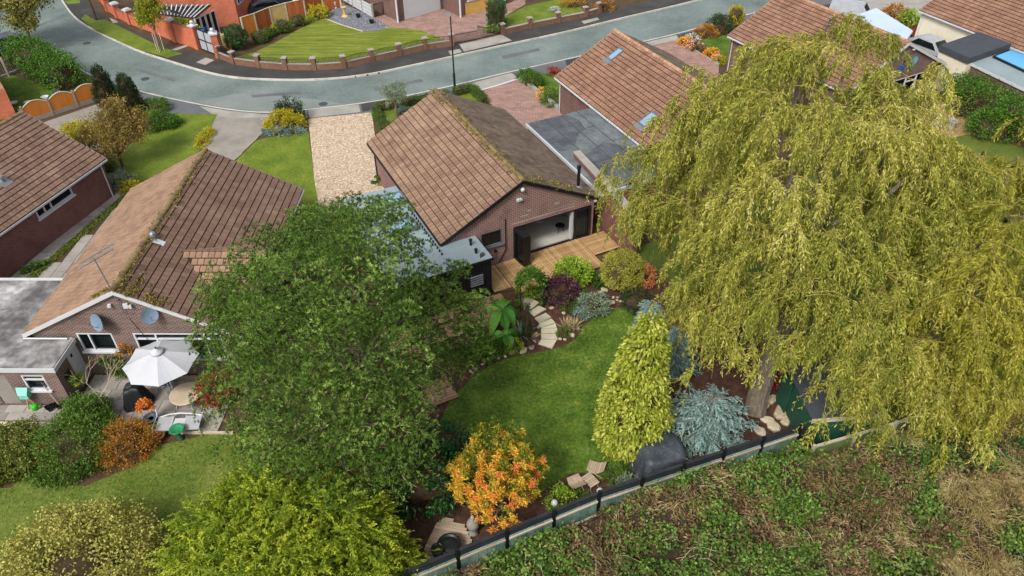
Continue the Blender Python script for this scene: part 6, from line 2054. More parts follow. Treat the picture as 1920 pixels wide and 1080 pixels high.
# ---------------------------------------------------------------- weeping willows
def willow(label, base, crown, rad, H, nb, mats, lift=None, seed=1, hole=None, lo=.5, low=()):
    t = thing('weeping_willow', label, 'tree', base)
    B = Vector(base)
    g = random.Random(seed)
    gn = np.random.default_rng(seed)
    cx, cy = crown[0] - B.x, crown[1] - B.y
    tm = MB()
    limb(tm, (0, 0, 0), (cx * .2, cy * .2, 3.2), .5, .36, k=10, n=4, wob=.2)
    tm.build('trunk', MT['bark_grey'], t)
    lm, bw = MB(), MB()
    hubs = []
    for i in range(11):
        a = 2 * math.pi * i / 11 + g.uniform(-.2, .2)
        q = g.uniform(.2, .62)
        hb = Vector((cx + rad[0] * q * math.cos(a), cy + rad[1] * q * math.sin(a), H * (1 - lo * q * q) * .84))
        limb(lm, (cx * .2, cy * .2, 3.1), hb, .2, .07, sag=.8, n=7, k=7, wob=.35)
        hubs.append(hb)
    lm.build('limbs', MT['bark_grey'], t)
    FP, FA, FT, FL = [], [], [], []
    ncl = 34 if nb > 400 else 24
    clus = []
    for b in range(ncl):
        q = math.sqrt((b + .5) / ncl) * g.uniform(.9, 1.06)
        a = b * 2.399963 + g.uniform(-.35, .35)
        clus.append((q, a, H * (1 - lo * q * q) * g.uniform(.76, 1.0), g.random()))
    for lx, ly, lz in low:
        p_ = site(lx, ly, lz) - B
        u_, v_ = (p_.x - cx) / rad[0], (p_.y - cy) / rad[1]
        clus.append((math.hypot(u_, v_) / .88, math.atan2(v_, u_), lz, g.random()))
    ncl = len(clus)
    for b in range(nb):
        q, a, z, cbt = clus[b % ncl]
        s = Vector((cx + rad[0] * q * .88 * math.cos(a), cy + rad[1] * q * .88 * math.sin(a), z)) + Vector((g.gauss(0, .28), g.gauss(0, .28), g.gauss(0, .35)))
        if lift: s.z += lift(s.x + B.x, s.y + B.y)
        a2 = a + g.gauss(0, 1.15)
        d = Vector((math.cos(a2), math.sin(a2), 0))
        Lb = g.uniform(1.2, 2.9)
        rise, drop = g.uniform(.3, 1.0), g.uniform(.9, 1.7)
        pth = [s + d * Lb * (i / 8) + Vector((0, 0, Lb * (rise * (i / 8) - drop * (i / 8) ** 2) * .62)) for i in range(9)]
        if hole and any(hole(p + B) for p in pth[4:]): continue
        bw.tube(pth, [.018 - .013 * i / 8 for i in range(9)], 4, cap=False)
        hb = min(hubs, key=lambda h_: (h_ - s).length)
        if (hb - s).length < 2.0 and g.random() < .3: limb(bw, hb, s, .03, .02, sag=.3, n=4, k=4)
        bt = cbt * .6 + g.random() * .4
        for fr in range(26):
            if fr % 4 == 0:
                u0 = g.uniform(.1, 1.0); la0 = a2 + g.choice((-1, 1)) * g.uniform(.2, 1.4); Lf0 = g.uniform(.6, 1.6)
            u = min(1.0, max(.02, u0 + g.gauss(0, .03)))
            i = min(7, int(u * 8)); fu = u * 8 - i
            o = pth[i] + (pth[i + 1] - pth[i]) * fu
            la = la0 + g.gauss(0, .3)
            ld = Vector((math.cos(la), math.sin(la), 0))
            Lf = Lf0 * g.uniform(.7, 1.15)
            sp = g.uniform(.15, .5)
            m_ = int(Lf * 17) + 3
            ss = np.linspace(.02, 1, m_)
            off = np.outer(1 - (1 - ss) ** 2, np.array(ld) * Lf * sp) + np.outer(.14 * ss - 1.0 * ss ** 1.35, [0, 0, Lf * .95])
            P = np.array(o) + off
            tg = np.gradient(P, axis=0)
            tg /= np.linalg.norm(tg, axis=1)[:, None]
            rep = 1
            P2, T2 = np.repeat(P, rep, 0), np.repeat(tg, rep, 0)
            FP.append(P2 + gn.normal(size=P2.shape) * .02)
            FA.append(T2 * .9 + gn.normal(size=P2.shape) * .5)
            FT.append(np.clip(bt * .4 + g.random() * .3 + gn.random(len(P2)) * .35, 0, 1))
            FL.append(gn.uniform(.11, .2, len(P2)))
            if fr % 3 == 0:
                bw.tube([o, Vector(P[m_ // 2]), Vector(P[-1])], [.011, .009, .005], 3, cap=False)
    bw.build('twigs', MT['twig_gold'], t)
    n_ = len(FP)
    FP, FA, FT, FL = np.vstack(FP), np.vstack(FA), np.concatenate(FT), np.concatenate(FL)
    leaves('crown', FP, FA, FL, .044, FT, MT[mats], t, bend=.1)
    return t


def trunk_gap(p):                      # the clearing on the garden side where the trunk shows
    return p.y < 22.6 and p.x < 11.8 and p.z < 4.6


willow('tall weeping willow with its bare trunk showing above the blue spruce', (10.62, 22.18, 0), (13.3, 28.0), (6.7, 8.2), 15.2, 550, 'willow', seed=3, hole=trunk_gap, lo=.6, low=((1350, 470, 8.0), (1340, 560, 6.4), (1365, 610, 5.6), (1410, 540, 7.5), (1500, 540, 8.4), (1560, 650, 6.2), (1480, 190, 13.6), (1410, 240, 12), (1560, 210, 13), (1650, 260, 11.2), (1600, 600, 7.4), (1610, 690, 5), (1690, 640, 6.4), (1680, 715, 4.4), (1740, 700, 4.8), (1450, 450, 9.4), (1560, 430, 10), (1660, 520, 8.4), (1380, 400, 9.8), (1290, 390, 8.6), (1245, 300, 9.4), (1235, 370, 8.2), (1290, 230, 11), (1350, 160, 12.6), (1480, 330, 12), (1600, 330, 11)))
willow('yellower weeping willow at the right edge beyond the shed', (19.0, 25.2, 0), (20.3, 26.2), (5.8, 6.4), 11.8, 310, 'willow_gold', seed=8, lo=.55, low=((1850, 690, 5), (1890, 600, 6.5), (1810, 570, 7.8), (1860, 480, 9), (1770, 640, 6.2), (1800, 740, 3.8), (1900, 400, 10)))


# ---------------------------------------------------------------- feathery conifers
def sprays(parent, name, P, A, L, mat, pairs=9, leaf=.13, w=.03, droop=.35, tint=None, spread=1.0):
    n = len(P)
    A = A / np.linalg.norm(A, axis=1)[:, None]
    q = np.cross(A, np.array([0, 0, 1.0])) + nrg.normal(size=(n, 3)) * .35
    S = q / np.linalg.norm(q, axis=1)[:, None]
    s = np.linspace(.08, 1, pairs)
    PP, AA, TT, LL = [], [], [], []
    tint = nrg.random(n) if tint is None else tint
    for sg in (-1, 1, 0):
        for u in s:
            pos = P + A * (L * u)[:, None] + np.array([0, 0, -1.0]) * (droop * L * u * u)[:, None]
            ax = A * .75 + sg * S * spread * .8 + np.array([0, 0, -droop * u]) + nrg.normal(size=(n, 3)) * .18
            PP.append(pos); AA.append(ax)
            TT.append(np.clip(tint * .55 + u * .3 + nrg.random(n) * .2, 0, 1))
            LL.append(np.full(n, leaf * (1.15 - .6 * u)) * nrg.uniform(.8, 1.2, n))
    return leaves(name, np.vstack(PP), np.vstack(AA), np.concatenate(LL), w, np.concatenate(TT), MT[mat], parent, bend=.1)


def plume_tree(label, base, cen, rad, n, mat, L=(.45, .8), name='golden_conifer', zmin=-.1, pairs=9, leaf=.14, w=.035, up=.05, droop=.4, core=.5, cat='tree'):
    t = thing(name, label, cat, base)
    B = np.array(base)
    nl = 46
    gi = np.arange(nl); gz_ = 1 - (1 - zmin) * (gi + .5) / nl
    lob = np.column_stack((np.sqrt(1 - gz_ ** 2) * np.cos(gi * 2.4), np.sqrt(1 - gz_ ** 2) * np.sin(gi * 2.4), gz_)) + nrg.normal(size=(nl, 3)) * .06
    li = nrg.integers(0, nl, n)
    D = unit(n, -.35)
    sr = nrg.uniform(.22, .34, nl) * min(rad[0], rad[1])
    P = np.array(cen) - B + lob[li] * np.array(rad) * nrg.uniform(.68, .8, (nl, 1))[li] + D * sr[li][:, None] * nrg.uniform(.6, 1.0, (n, 1))
    P[:, 2] = np.maximum(P[:, 2], .1)
    A = D * np.array([1, 1, .45]) + np.array([0, 0, up]) + nrg.normal(size=(n, 3)) * .45
    Ls = nrg.uniform(*L, n)
    sprays(t, 'crown', P, A, Ls, mat, pairs, leaf, w, droop, tint=np.clip(nrg.random(nl)[li] * .45 + nrg.random(n) * .5, 0, 1))
    c = np.array(cen) - B
    core_mesh(t, c, tuple(np.array(rad) * core))
    MB().tube([(0, 0, 0), (c[0], c[1], c[2])], [.2, .1], 8).build('trunk', MT['bark_tree'], t)
    return t


plume_tree('broad yellow-green feathery conifer filling the bottom edge below the pine', (-7.9, 14.2, 0), (-7.9, 14.3, 1.7), (3.9, 3.5, 2.9), 3900, 'golden_conifer', L=(.5, .95), leaf=.17, w=.05)
plume_tree('lower yellow-green feathery conifer beside the corner deck', (-4.9, 14.6, 0), (-4.9, 14.4, .8), (1.45, 1.5, 1.3), 700, 'golden_conifer', L=(.45, .8), leaf=.16, w=.04)
bush('pale_shrub', 'large pale olive shrub at the bottom left corner', 'shrub', None, (2.7, 2.2, 2.6), 'pale_shrub', 44000, (.1, .06), 'ell', 420, .36, .4, loc=(-15.4, 14.6), lean=.9)
bush('laurel_bush', 'glossy dark green laurel between the pine and the orange tree', 'shrub', (800, 925), (1.9, 1.7, 2.1), 'deep_green', 9000, (.15, .06), 'ell', 110, .28, .65)
bush('laurel_bush', 'dark glossy shrub behind the top of the orange tree', 'shrub', (838, 860), (1.2, 1.1, 1.5), 'deep_green', 4000, (.14, .06), 'ell', 60, .25, .65)
# the orange tree
p = site(925, 985)
t = thing('autumn_tree', 'small tree in orange and yellow autumn leaf beside the black fence', 'tree', (p.x + .05, p.y + .45, 0))
m = MB()
for i in range(4):
    a = i * 1.57 + .4
    limb(m, (.12 * math.cos(a), .12 * math.sin(a), 0), (.75 * math.cos(a), .75 * math.sin(a), 1.9), .07, .03, n=4)
m.build('trunk', MT['bark_grey'], t)
C = []
for c, r in (((0, .1, 2.3), 1.7), ((-.7, .3, 2.1), 1.2), ((.8, .3, 2.1), 1.25), ((.1, .9, 2.6), 1.35), ((.3, -.6, 1.9), 1.25), ((-.4, -.3, 2.8), 1.1)):
    C.append(np.array(c) + unit(60, -.6) * r * nrg.uniform(.6, 1.02, (60, 1)))
C = np.vstack(C)
ct = np.clip(.4 + .26 * (-C[:, 1] / 1.6) + nrg.normal(size=len(C)) * .24, .02, .98)   # greener at the back, redder on the open side
n = 26000
idx = nrg.integers(0, len(C), n)
star = unit(n, -.4)
leaves('crown', C[idx] + nrg.normal(size=(n, 3)) * .06, star + np.array([0, 0, .3]), nrg.uniform(.1, .19, n), .045, np.clip(ct[idx] + nrg.normal(size=n) * .16, 0, 1), MT['orange_tree'], t, bend=.25)
C = None

# golden cone, blue spruce, ball
gct = bush('golden_cone_tree', 'golden cone-shaped evergreen standing on the right side of the back lawn', 'tree', None, (1.55, 1.45, 7.4), 'gold_cone', 30000, (.14, .08), 'cone', 700, .2, .72, loc=(4.75, 20.6), lean=.5, up=-.15, bend=.45)
gct.rotation_euler = (0, .05, 0)
def tier_conifer(label, base, H, R_, mat, tiers, per, name='blue_spruce', droop=.25, sq=(1, 1)):
    t = thing(name, label, 'tree', base)
    br = MB().tube([(0, 0, 0), (0, 0, H)], [.13, .03], 8)
    P, A, L = [], [], []
    for k in range(tiers):
        z = H * (.08 + .9 * k / tiers)
        rr = R_ * (1 - .85 * k / tiers) ** .8
        for j in range(per):
            a = 2 * math.pi * (j + .5 * (k % 2)) / per + rng.uniform(-.35, .35)
            ln = rr * rng.uniform(.55, 1.15)
            d = Vector((math.cos(a) * sq[0], math.sin(a) * sq[1], 0))
            pts = [Vector((0, 0, z)) + d * ln * s + Vector((0, 0, (.18 * s - droop * s * s) * ln)) for s in (0, .33, .66, 1)]
            br.tube(pts, [.035, .025, .018, .008], 4, cap=False)
            for s in np.linspace(.15, 1, max(4, int(ln * 6))):
                i = min(2, int(s * 3)); f_ = s * 3 - i
                o = pts[i] + (pts[i + 1] - pts[i]) * f_
                for sg in (-1, 1, 0):
                    aa = a + sg * rng.uniform(.4, 1.1)
                    P.append(o); A.append((math.cos(aa), math.sin(aa), rng.uniform(-.25, .15))); L.append(rng.uniform(.22, .5) * (1.1 - .4 * s))
    br.build('trunk', MT['bark_grey'], t)
    sprays(t, 'crown', np.array(P), np.array(A), np.array(L), mat, 7, .085, .03, .2)
    return t
tier_conifer('silvery blue spruce with spreading branches beside the golden cone', (8.0, 20.7, 0), 3.0, 2.5, 'blue_spruce', 9, 8, sq=(1.2, .8))
tier_conifer('smaller blue conifer half hidden by the willow behind the golden cone', (7.4, 24.6, 0), 3.0, 1.1, 'blue_spruce', 8, 6)
tier_conifer('grey-blue conifer in the shade of the willow near the golden ball bush', (6.6, 27.2, 0), 2.4, .9, 'blue_spruce', 7, 6)
def cb(x, y): return crop(x, y)
bush('clipped_ball', 'big golden clipped ball bush at the deck corner', 'shrub', cb(1180, 395), (1.12, 1.1, 2.1), 'ball_gold', 26000, (.085, .032), 'ell', 520, .11, .84, lean=.9)
bush('purple_maple', 'dark purple Japanese maple in the bed beside the deck', 'shrub', cb(690, 500), (.95, .85, 1.25), 'purple', 6000, (.11, .06), 'ell', 90, .2, .6)
bush('variegated_shrub', 'bright lime variegated shrub against the deck edge', 'shrub', cb(800, 360), (.95, .85, 1.2), 'lime', 6500, (.12, .06), 'ell', 110, .16, .7)
bush('green_perennial', 'leafy green perennial between the golden ball and the rocks', 'plant', cb(985, 375), (.42, .38, .5), 'mid_green', 900, (.18, .07), 'dome', 26, .14, .5)
bush('grey_green_shrub', 'rounded grey-green shrub at the top of the lawn', 'shrub', cb(965, 590), (.78, .7, .85), 'grey_green', 6500, (.09, .045), 'ell', 110, .16, .45)
bush('dwarf_blue_conifer', 'low turquoise-blue conifer at the lawn edge', 'shrub', cb(880, 618), (.5, .4, .35), 'blue_spruce', 1600, (.12, .025), 'dome', 40, .1, .5)
bush('moss_green_shrub', 'low bright green shrub behind the grey-green one', 'shrub', cb(835, 500), (.55, .5, .6), 'mid_green', 1800, (.08, .04), 'ell', 40, .12, .7)
bush('feathery_grass', 'fine fountain of soft olive grass in the middle of the bed', 'grass', cb(790, 560), (.5, .45, .6), 'heather', 2200, (.3, .016), 'dome', 40, .12, .4, up=1.0)
bush('dark_shrub', 'small dark green shrub at the foot of the purple maple', 'shrub', cb(630, 520), (.45, .4, .6), 'deep_green', 1300, (.07, .04), 'ell', 34, .12, .7)
bush('clipped_dome', 'small clipped green dome beside the stepping stones', 'shrub', cb(730, 785), (.35, .35, .45), 'heather', 1600, (.05, .02), 'dome', 60, .06, .85)
bush('clipped_dome', 'spiky yellow-green dome by the lawn edge below the banana plant', 'shrub', cb(345, 885), (.42, .42, .5), 'lime', 1300, (.14, .02), 'dome', 40, .09, .7)
bush('lime_bush', 'pointed lime-green bush standing inside the leafy arch', 'shrub', cb(485, 490), (.36, .34, .8), 'lime', 1800, (.07, .035), 'ell', 50, .09, .8)
bush('dark_shrub', 'dark evergreen in the shade right of the lawn top', 'shrub', cb(1300, 570), (.85, .8, 1.0), 'dark_conifer', 3200, (.08, .04), 'ell', 60, .16, .75)
bush('pink_shrub', 'salmon-pink shrub half under the willow beside the golden ball', 'shrub', cb(1345, 400), (.55, .5, 1.3), 'peach', 2600, (.1, .045), 'ell', 50, .18, .5)
bush('heather_clump', 'dark heather at the foot of the pencil cypress', 'plant', cb(475, 850), (.4, .35, .3), 'purple', 900, (.07, .02), 'dome', 30, .08, .6)
bush('silver_shrub', 'silvery small-leaved shrub beside the grey tarpaulin', 'shrub', (1178, 918), (.62, .5, .6), 'grey_green', 1800, (.1, .05), 'dome', 40, .14, .5)
bush('dwarf_green_shrub', 'spiky green shrub below the golden cone', 'shrub', (1155, 895), (.6, .5, .5), 'heather', 1800, (.14, .022), 'dome', 40, .12, .5)
bush('lime_bush', 'bright green leafy bush at the right foot of the orange tree', 'shrub', (1050, 945), (.62, .55, .75), 'lime', 2200, (.1, .04), 'dome', 46, .14, .6)
bush('dwarf_green_shrub', 'small dark green shrub against the black fence left of the globe light', 'shrub', (1090, 940), (.5, .4, .4), 'mid_green', 1200, (.08, .04), 'dome', 30, .12, .6)
bush('dwarf_cypress', 'slim dwarf cypress between the chairs and the silvery shrub', 'shrub', (1147, 920), (.17, .17, .8), 'heather', 900, (.06, .022), 'cone', 50, .06, .8)
bush('pencil_cypress', 'tall slim pencil cypress beside the stepping stones', 'tree', cb(452, 812), (.22, .22, 2.5), 'dark_conifer', 3600, (.08, .025), 'cone', 160, .07, .85, up=1.0)
bush('lawn_edge_plants', 'low mixed planting along the left edge of the back lawn', 'plant', cb(60, 960), (1.0, .5, .5), 'heather', 2600, (.12, .05), 'dome', 50, .18, .4)
bush('lawn_edge_plants', 'low green planting between the banana plant and the rocks', 'plant', cb(180, 880), (.9, .5, .5), 'mid_green', 2600, (.13, .05), 'dome', 50, .18, .4)


def blade_plant(name, label, at, n, L, w, mat, spread=.8, cat='plant', segs=4, z0=0.0, droop=.5):
    t = thing(name, label, cat, site(*at) + Vector((0, 0, z0)))
    m = MB()
    for i in range(n):
        a = rng.uniform(0, 6.283)
        l = L * rng.uniform(.7, 1.15)
        sp = spread * rng.uniform(.25, 1.0)
        d = Vector((math.cos(a), math.sin(a), 0)); s = Vector((-d.y, d.x, 0))
        prev = None
        for k in range(segs + 1):
            u = k / segs
            p = d * l * sp * u + Vector((0, 0, l * (u * (1.1 - sp * .4) - droop * sp * u * u)))
            ww = w * (1 - u) ** .6 * .5 if k < segs else .002
            cur = (p - s * ww, p + s * ww)
            if prev: m.face([prev[0], prev[1], cur[1], cur[0]])
            prev = cur
    o = m.build('blades', MT[mat], t)
    at_ = o.data.attributes.new('rnd', 'FLOAT', 'FACE')
    v = np.repeat(nrg.random(n), segs).astype(np.float32)
    at_.data.foreach_set('value', v)
    return t
blade_plant('striped_grass', 'left of two straw-coloured strap-leaf clumps by the stepping stones', cb(745, 735), 70, .8, .05, 'straw')
blade_plant('striped_grass', 'right of two straw-coloured strap-leaf clumps by the stepping stones', cb(815, 735), 70, .8, .05, 'straw')
blade_plant('striped_grass', 'small straw-coloured clump at the foot of the pencil cypress', cb(492, 815), 40, .6, .035, 'straw')
blade_plant('yucca', 'blue-grey spiky yucca beside the pencil cypress', cb(400, 790), 110, 1.0, .045, 'grey_green', .95)
# banana plants
def banana(label, at, n, L, h):
    t = thing('banana_plant', label, 'plant', site(*at))
    MB().tube([(0, 0, 0), (.03, .02, h)], [.12, .07], 8).build('stem', MT['fence_olive'], t)
    for i in range(n):
        a = 2 * math.pi * i / n + rng.uniform(-.3, .3)
        d = Vector((math.cos(a), math.sin(a), 0)); s = Vector((-d.y, d.x, 0))
        l = L * rng.uniform(.75, 1.1)
        rise = rng.uniform(.5, 1.0)
        m = MB()
        prev = None
        K = 9
        for k in range(K + 1):
            u = k / K
            p = Vector((0, 0, h * .9)) + d * l * u * .85 + Vector((0, 0, l * (rise * u - 1.05 * u * u)))
            w = .26 * math.sin(math.pi * min(1, max(.02, u - .12) / .9)) ** .6 if u > .12 else .025
            cur = (p - s * w + Vector((0, 0, w * .35)), p, p + s * w + Vector((0, 0, w * .35)))
            if prev:
                m.face([prev[0], prev[1], cur[1], cur[0]]); m.face([prev[1], prev[2], cur[2], cur[1]])
            prev = cur
        o = m.build('leaf', MT['banana'], t)
        o.data.attributes.new('rnd', 'FLOAT', 'FACE').data.foreach_set('value', np.full(len(m.f), rng.random(), np.float32))
banana('large-leaved banana plant at the lawn edge by the lower deck', cb(255, 700), 9, 1.35, 1.0)
banana('smaller banana plant in front of the larger one', cb(290, 835), 6, .8, .45)
# leafy arch
pa, pb = site(*cb(388, 570)), site(*cb(565, 540))
t = thing('garden_arch', 'arch smothered in green climber at the top of the stepping stones', 'arch', (pa + pb) / 2)
c = (pa + pb) / 2
d = (pb - pa) / 2
n2_ = Vector((-d.y, d.x, 0)).normalized() * .28
path = [(-d.x, -d.y, 0), (-d.x, -d.y, 1.5)] + [(d.x * -math.cos(math.pi * i / 8), d.y * -math.cos(math.pi * i / 8), 1.5 + .7 * math.sin(math.pi * i / 8)) for i in range(1, 8)] + [(d.x, d.y, 1.5), (d.x, d.y, 0)]
for sg in (-1, 1):
    MB().tube([Vector(q) + n2_ * sg for q in path], .025, 5).build('hoop', MT['black_paint'], t)
pc = np.array(path)
seg = nrg.integers(0, len(pc) - 1, 300); u = nrg.random((300, 1))
wt = pc[seg] * (1 - u) + pc[seg + 1] * u
CC = np.vstack((wt[:180], (lambda k: pc[1 + k % (len(pc) - 3)] * (1 - nrg.random((260, 1))) + pc[2 + k % (len(pc) - 3)] * nrg.random((260, 1)) * 0 + 0)(np.arange(260))[:0])) if False else wt
CC = CC + nrg.normal(size=CC.shape) * .09 + np.outer(nrg.uniform(-1, 1, len(CC)), np.array(n2_))
i_ = nrg.integers(0, len(CC), 4200)
leaves('climber', CC[i_] + nrg.normal(size=(4200, 3)) * .07, nrg.normal(size=(4200, 3)), .11, .06, nrg.random(300)[i_] * .5 + nrg.random(4200) * .5, MT['mid_green'], t)

# ---------------------------------------------------------------- left garden
def rb(x, y): return (x, y)
bush('mounded_heather', 'large mounded green shrub bed left of the patio', 'shrub', (150, 845), (1.75, 1.7, 1.5), 'heather', 16000, (.13, .035), 'dome', 240, .26, .75)
bush('mounded_heather', 'tall bushy green end of the mixed bed near the patio tree', 'shrub', (172, 790), (1.1, .9, 1.5), 'mid_green', 7000, (.1, .04), 'dome', 120, .2, .75)
bush('rust_mound', 'rounded mound of orange-bronze foliage below the patio', 'shrub', (238, 840), (1.35, 1.2, 1.2), 'rust_shrub', 11000, (.09, .03), 'dome', 220, .18, .8)
bush('orange_azalea', 'bright peach-orange azalea at the left end of the mixed bed', 'shrub', (88, 862), (.6, .5, .7), 'peach', 3000, (.1, .055), 'dome', 50, .15, .7)
bush('clipped_hedge', 'broad clipped olive hedge at the left edge of the lawn', 'hedge', None, (1.8, 1.3, .95), 'hedge_olive', 26000, (.085, .05), 'box', 800, .12, .8, loc=(site(18, 872).x - .7, site(18, 872).y, 0), ang=R(20))
bush('lawn_hummock', 'low straggly planting along the front of the mixed bed', 'plant', (110, 895), (1.3, .5, .5), 'heather', 2600, (.1, .04), 'dome', 60, .16, .5)
bush('red_maple', 'crimson and orange Japanese maple beside the parasol', 'shrub', (410, 745), (.85, .75, 1.2), 'red_acer', 4600, (.11, .06), 'ell', 80, .18, .55)
bush('potted_maple', 'little orange maple growing in the white-rimmed pot', 'plant', None, (.26, .24, .75), 'leaf_acer_orange', 800, (.09, .055), 'ell', 24, .1, .4, loc=site(287, 796), z0=.75)
bush('potted_green', 'green and white variegated plant spilling from a pot by the twin seat', 'plant', (293, 815), (.38, .34, .5), 'lime', 1300, (.08, .05), 'dome', 30, .12, .5)
bush('wall_shrub', 'rounded green shrub against the left bungalow wall', 'shrub', (230, 702), (.55, .45, .7), 'mid_green', 2000, (.09, .04), 'ell', 40, .13, .7)
bush('wall_shrub', 'straggly grey-brown shrub between the green one and the wide window', 'shrub', (262, 697), (.7, .35, .55), 'grey_green', 1400, (.08, .03), 'ell', 36, .14, .3)
bush('window_planter', 'green plant in a wall planter under the small window', 'plant', None, (.5, .2, .35), 'mid_green', 900, (.09, .05), 'ell', 24, .1, .5, loc=HL.w(-1.35, -12.35, 0), z0=.95)
bush('hanging_basket', 'hanging basket of trailing leaves between the two back windows', 'plant', None, (.32, .25, .5), 'rust_shrub', 700, (.08, .04), 'ell', 20, .1, .5, loc=HL.w(-.55, -12.4, 0), z0=1.55)
bush('wall_basket', 'wall basket of flowers beside the white door of the garage', 'plant', None, (.22, .3, .4), 'lime', 600, (.08, .04), 'ell', 18, .09, .5, loc=HL.w(-2.55, -13.35, 0), z0=.75)
# bare twiggy tree on the patio
t = thing('bare_tree', 'thin leafless silvery tree standing on the patio by the left window', 'tree', site(206, 785))
m = MB()
def twigs(p, d, L, r, lev):
    q = p + d * L
    mid = p + d * L * .5 + Vector((rng.uniform(-1, 1), rng.uniform(-1, 1), 0)) * L * .08
    m.tube([p, mid, q], [r, r * .85, r * .65], 5)
    if lev == 0: return
    for i in range(3 if lev > 1 else 2):
        nd = (d + Vector((rng.uniform(-1, 1), rng.uniform(-1, 1), rng.uniform(-.2, .6))) * .85).normalized()
        twigs(q, nd, L * rng.uniform(.55, .8), r * .6, lev - 1)
twigs(Vector((0, 0, 0)), Vector((-.02, .05, 1)).normalized(), 1.3, .032, 4)
m.build('branches', MT['twig_pale'], t)
# weeds in the side passage
bush('passage_weed', 'bright green weed at the near end of the side passage', 'plant', (55, 512), (.35, .3, .4), 'mid_green', 700, (.09, .06), 'dome', 20, .1, .4)
bush('passage_weed', 'olive weed clump beside the bright one in the side passage', 'plant', (75, 502), (.4, .35, .5), 'heather', 900, (.09, .05), 'dome', 20, .12, .4)

# ---------------------------------------------------------------- front gardens and street, left to right
def broadleaf(label, at, H, lobes, mat, n, leaf, name='street_tree', trunk=.14, cl=40, cr=.3, th=.35, lean=(0, 0), barkm='bark_grey', loc=None):
    p = loc if loc is not None else site(*at)
    t = thing(name, label, 'tree', (p[0], p[1], 0))
    m = MB()
    limb(m, (0, 0, 0), (lean[0] * .4, lean[1] * .4, H * th), trunk, trunk * .7, k=8, n=4, wob=.15)
    C = []
    for x, y, z, r in lobes:
        limb(m, (lean[0] * .4, lean[1] * .4, H * th), (x, y, z), trunk * .5, .03, n=4, k=5)
        C.append(np.array((x, y, z)) + unit(cl, -.8) * r * nrg.uniform(.5, 1.0, (cl, 1)) * np.array([1, 1, .85]))
        for d in C[-1][::5]: limb(m, (x, y, z - r * .4), d, .025, .01, n=2, k=4)
    m.build('trunk', MT[barkm], t)
    C = np.vstack(C)
    ct = nrg.random(len(C))
    i_ = nrg.integers(0, len(C), n)
    leaves('crown', C[i_] + nrg.normal(size=(n, 3)) * cr * .5, nrg.normal(size=(n, 3)) + np.array([0, 0, .2]), leaf[0] * nrg.uniform(.7, 1.3, n), leaf[1], ct[i_] * .55 + nrg.random(n) * .45, MT[mat], t)
    return t
leafmat('loose_tree', ['#4a4d1c', '#666a28', '#828038', '#96914a', '#a58a52'], 0.6, 0.3)
broadleaf('loose olive street tree overhanging the road at the top left corner', (66, 92), 7, [(1.6, .2, 4.4, 1.5), (-1.5, 0, 4.2, 1.8), (.6, -.3, 4.0, 1.7), (-.5, .5, 5.6, 1.9), (1.2, .3, 5.5, 1.3), (-3.0, .2, 4.6, 1.8), (-2.2, 1, 6.2, 1.6), (.3, -.8, 2.8, 1.0), (-3.2, -.6, 3.0, 1.4)], 'loose_tree', 12000, (.22, .13), cl=40, cr=.5)
leafmat('street_yellow', ['#5b6a18', '#7a8420', '#96952a', '#aaa23a'], 0.6, 0.3)
broadleaf('small staked street tree with yellowing crown in front of the orange wall', (302, 95), 4.6, [(0, 0, 3.0, 1.0), (-.3, .3, 3.7, 1.0), (.4, .2, 3.5, .9), (-.6, 0, 2.8, .7), (.1, .3, 4.3, .7)], 'street_yellow', 6500, (.16, .09), trunk=.08, cl=34, cr=.3)
t = thing('tree_guard', 'pale stakes and wire guard round the small street tree', 'tree guard', site(302, 96))
for i in range(4): MB().bar((.3 * math.cos(i * 1.57), .3 * math.sin(i * 1.57), 0), (.3 * math.cos(i * 1.57), .3 * math.sin(i * 1.57), 1.6), .04).build('stake', MT['timber_pale'], t)
broadleaf('thin dark-stemmed street tree cut by the top edge', (180, 37), 6, [(0, .2, 5.5, 1.2), (-.6, .3, 6.0, 1.2), (.7, 0, 6.0, 1.0)], 'street_yellow', 1500, (.16, .08), trunk=.12, cl=20, cr=.4, th=.7, barkm='bark_tree')
a, b = site(48, 118), site(138, 165)
bush('clipped_hedge', 'tall dense hedge in front of the left lawn beside the road', 'hedge', None, ((b - a).length / 2 + .4, 1.05, 2.1), 'hedge_green', 20000, (.13, .075), 'box', 380, .34, .88, loc=(a + b) / 2 + Vector((0, -.1, 0)), ang=math.atan2((b - a).y, (b - a).x))
bush('dark_cypress', 'left of two dark upright cypresses beside the orange arched fence', 'tree', (207, 198), (.95, .9, 3.3), 'dark_conifer', 13000, (.13, .04), 'cone', 300, .16, .7, up=1.4, lean=.4)
bush('dark_cypress', 'right of two dark upright cypresses nearest the road', 'tree', (252, 211), (.95, .9, 3.2), 'dark_conifer', 13000, (.13, .04), 'cone', 300, .16, .7, up=1.4, lean=.4)
broadleaf('bronze-leaved cherry tree on the left front lawn', (232, 315), 4.2, [(-1.0, .3, 2.4, 1.3), (.4, .2, 2.5, 1.3), (-.3, .8, 3.1, 1.2), (1.1, .5, 2.3, 1.0), (-.1, -.5, 2.0, 1.1), (.2, 1.1, 3.8, .8), (-1.6, .0, 2.0, .9), (1.4, 1.2, 3.1, .7)], 'cherry', 9500, (.17, .065), name='cherry_tree', trunk=.12, cl=34, cr=.34, th=.22, barkm='bark_tree')
bush('yellow_shrub', 'golden yellow shrub behind the bronze cherry tree', 'shrub', (155, 258), (1.5, 1.1, 1.1), 'yellow_shrub', 5600, (.12, .06), 'dome', 110, .24, .7)
bush('green_border_shrub', 'spreading green juniper at the edge of the left front lawn', 'shrub', (292, 236), (1.9, 1.1, .9), 'hedge_green', 8000, (.12, .05), 'dome', 130, .26, .75)
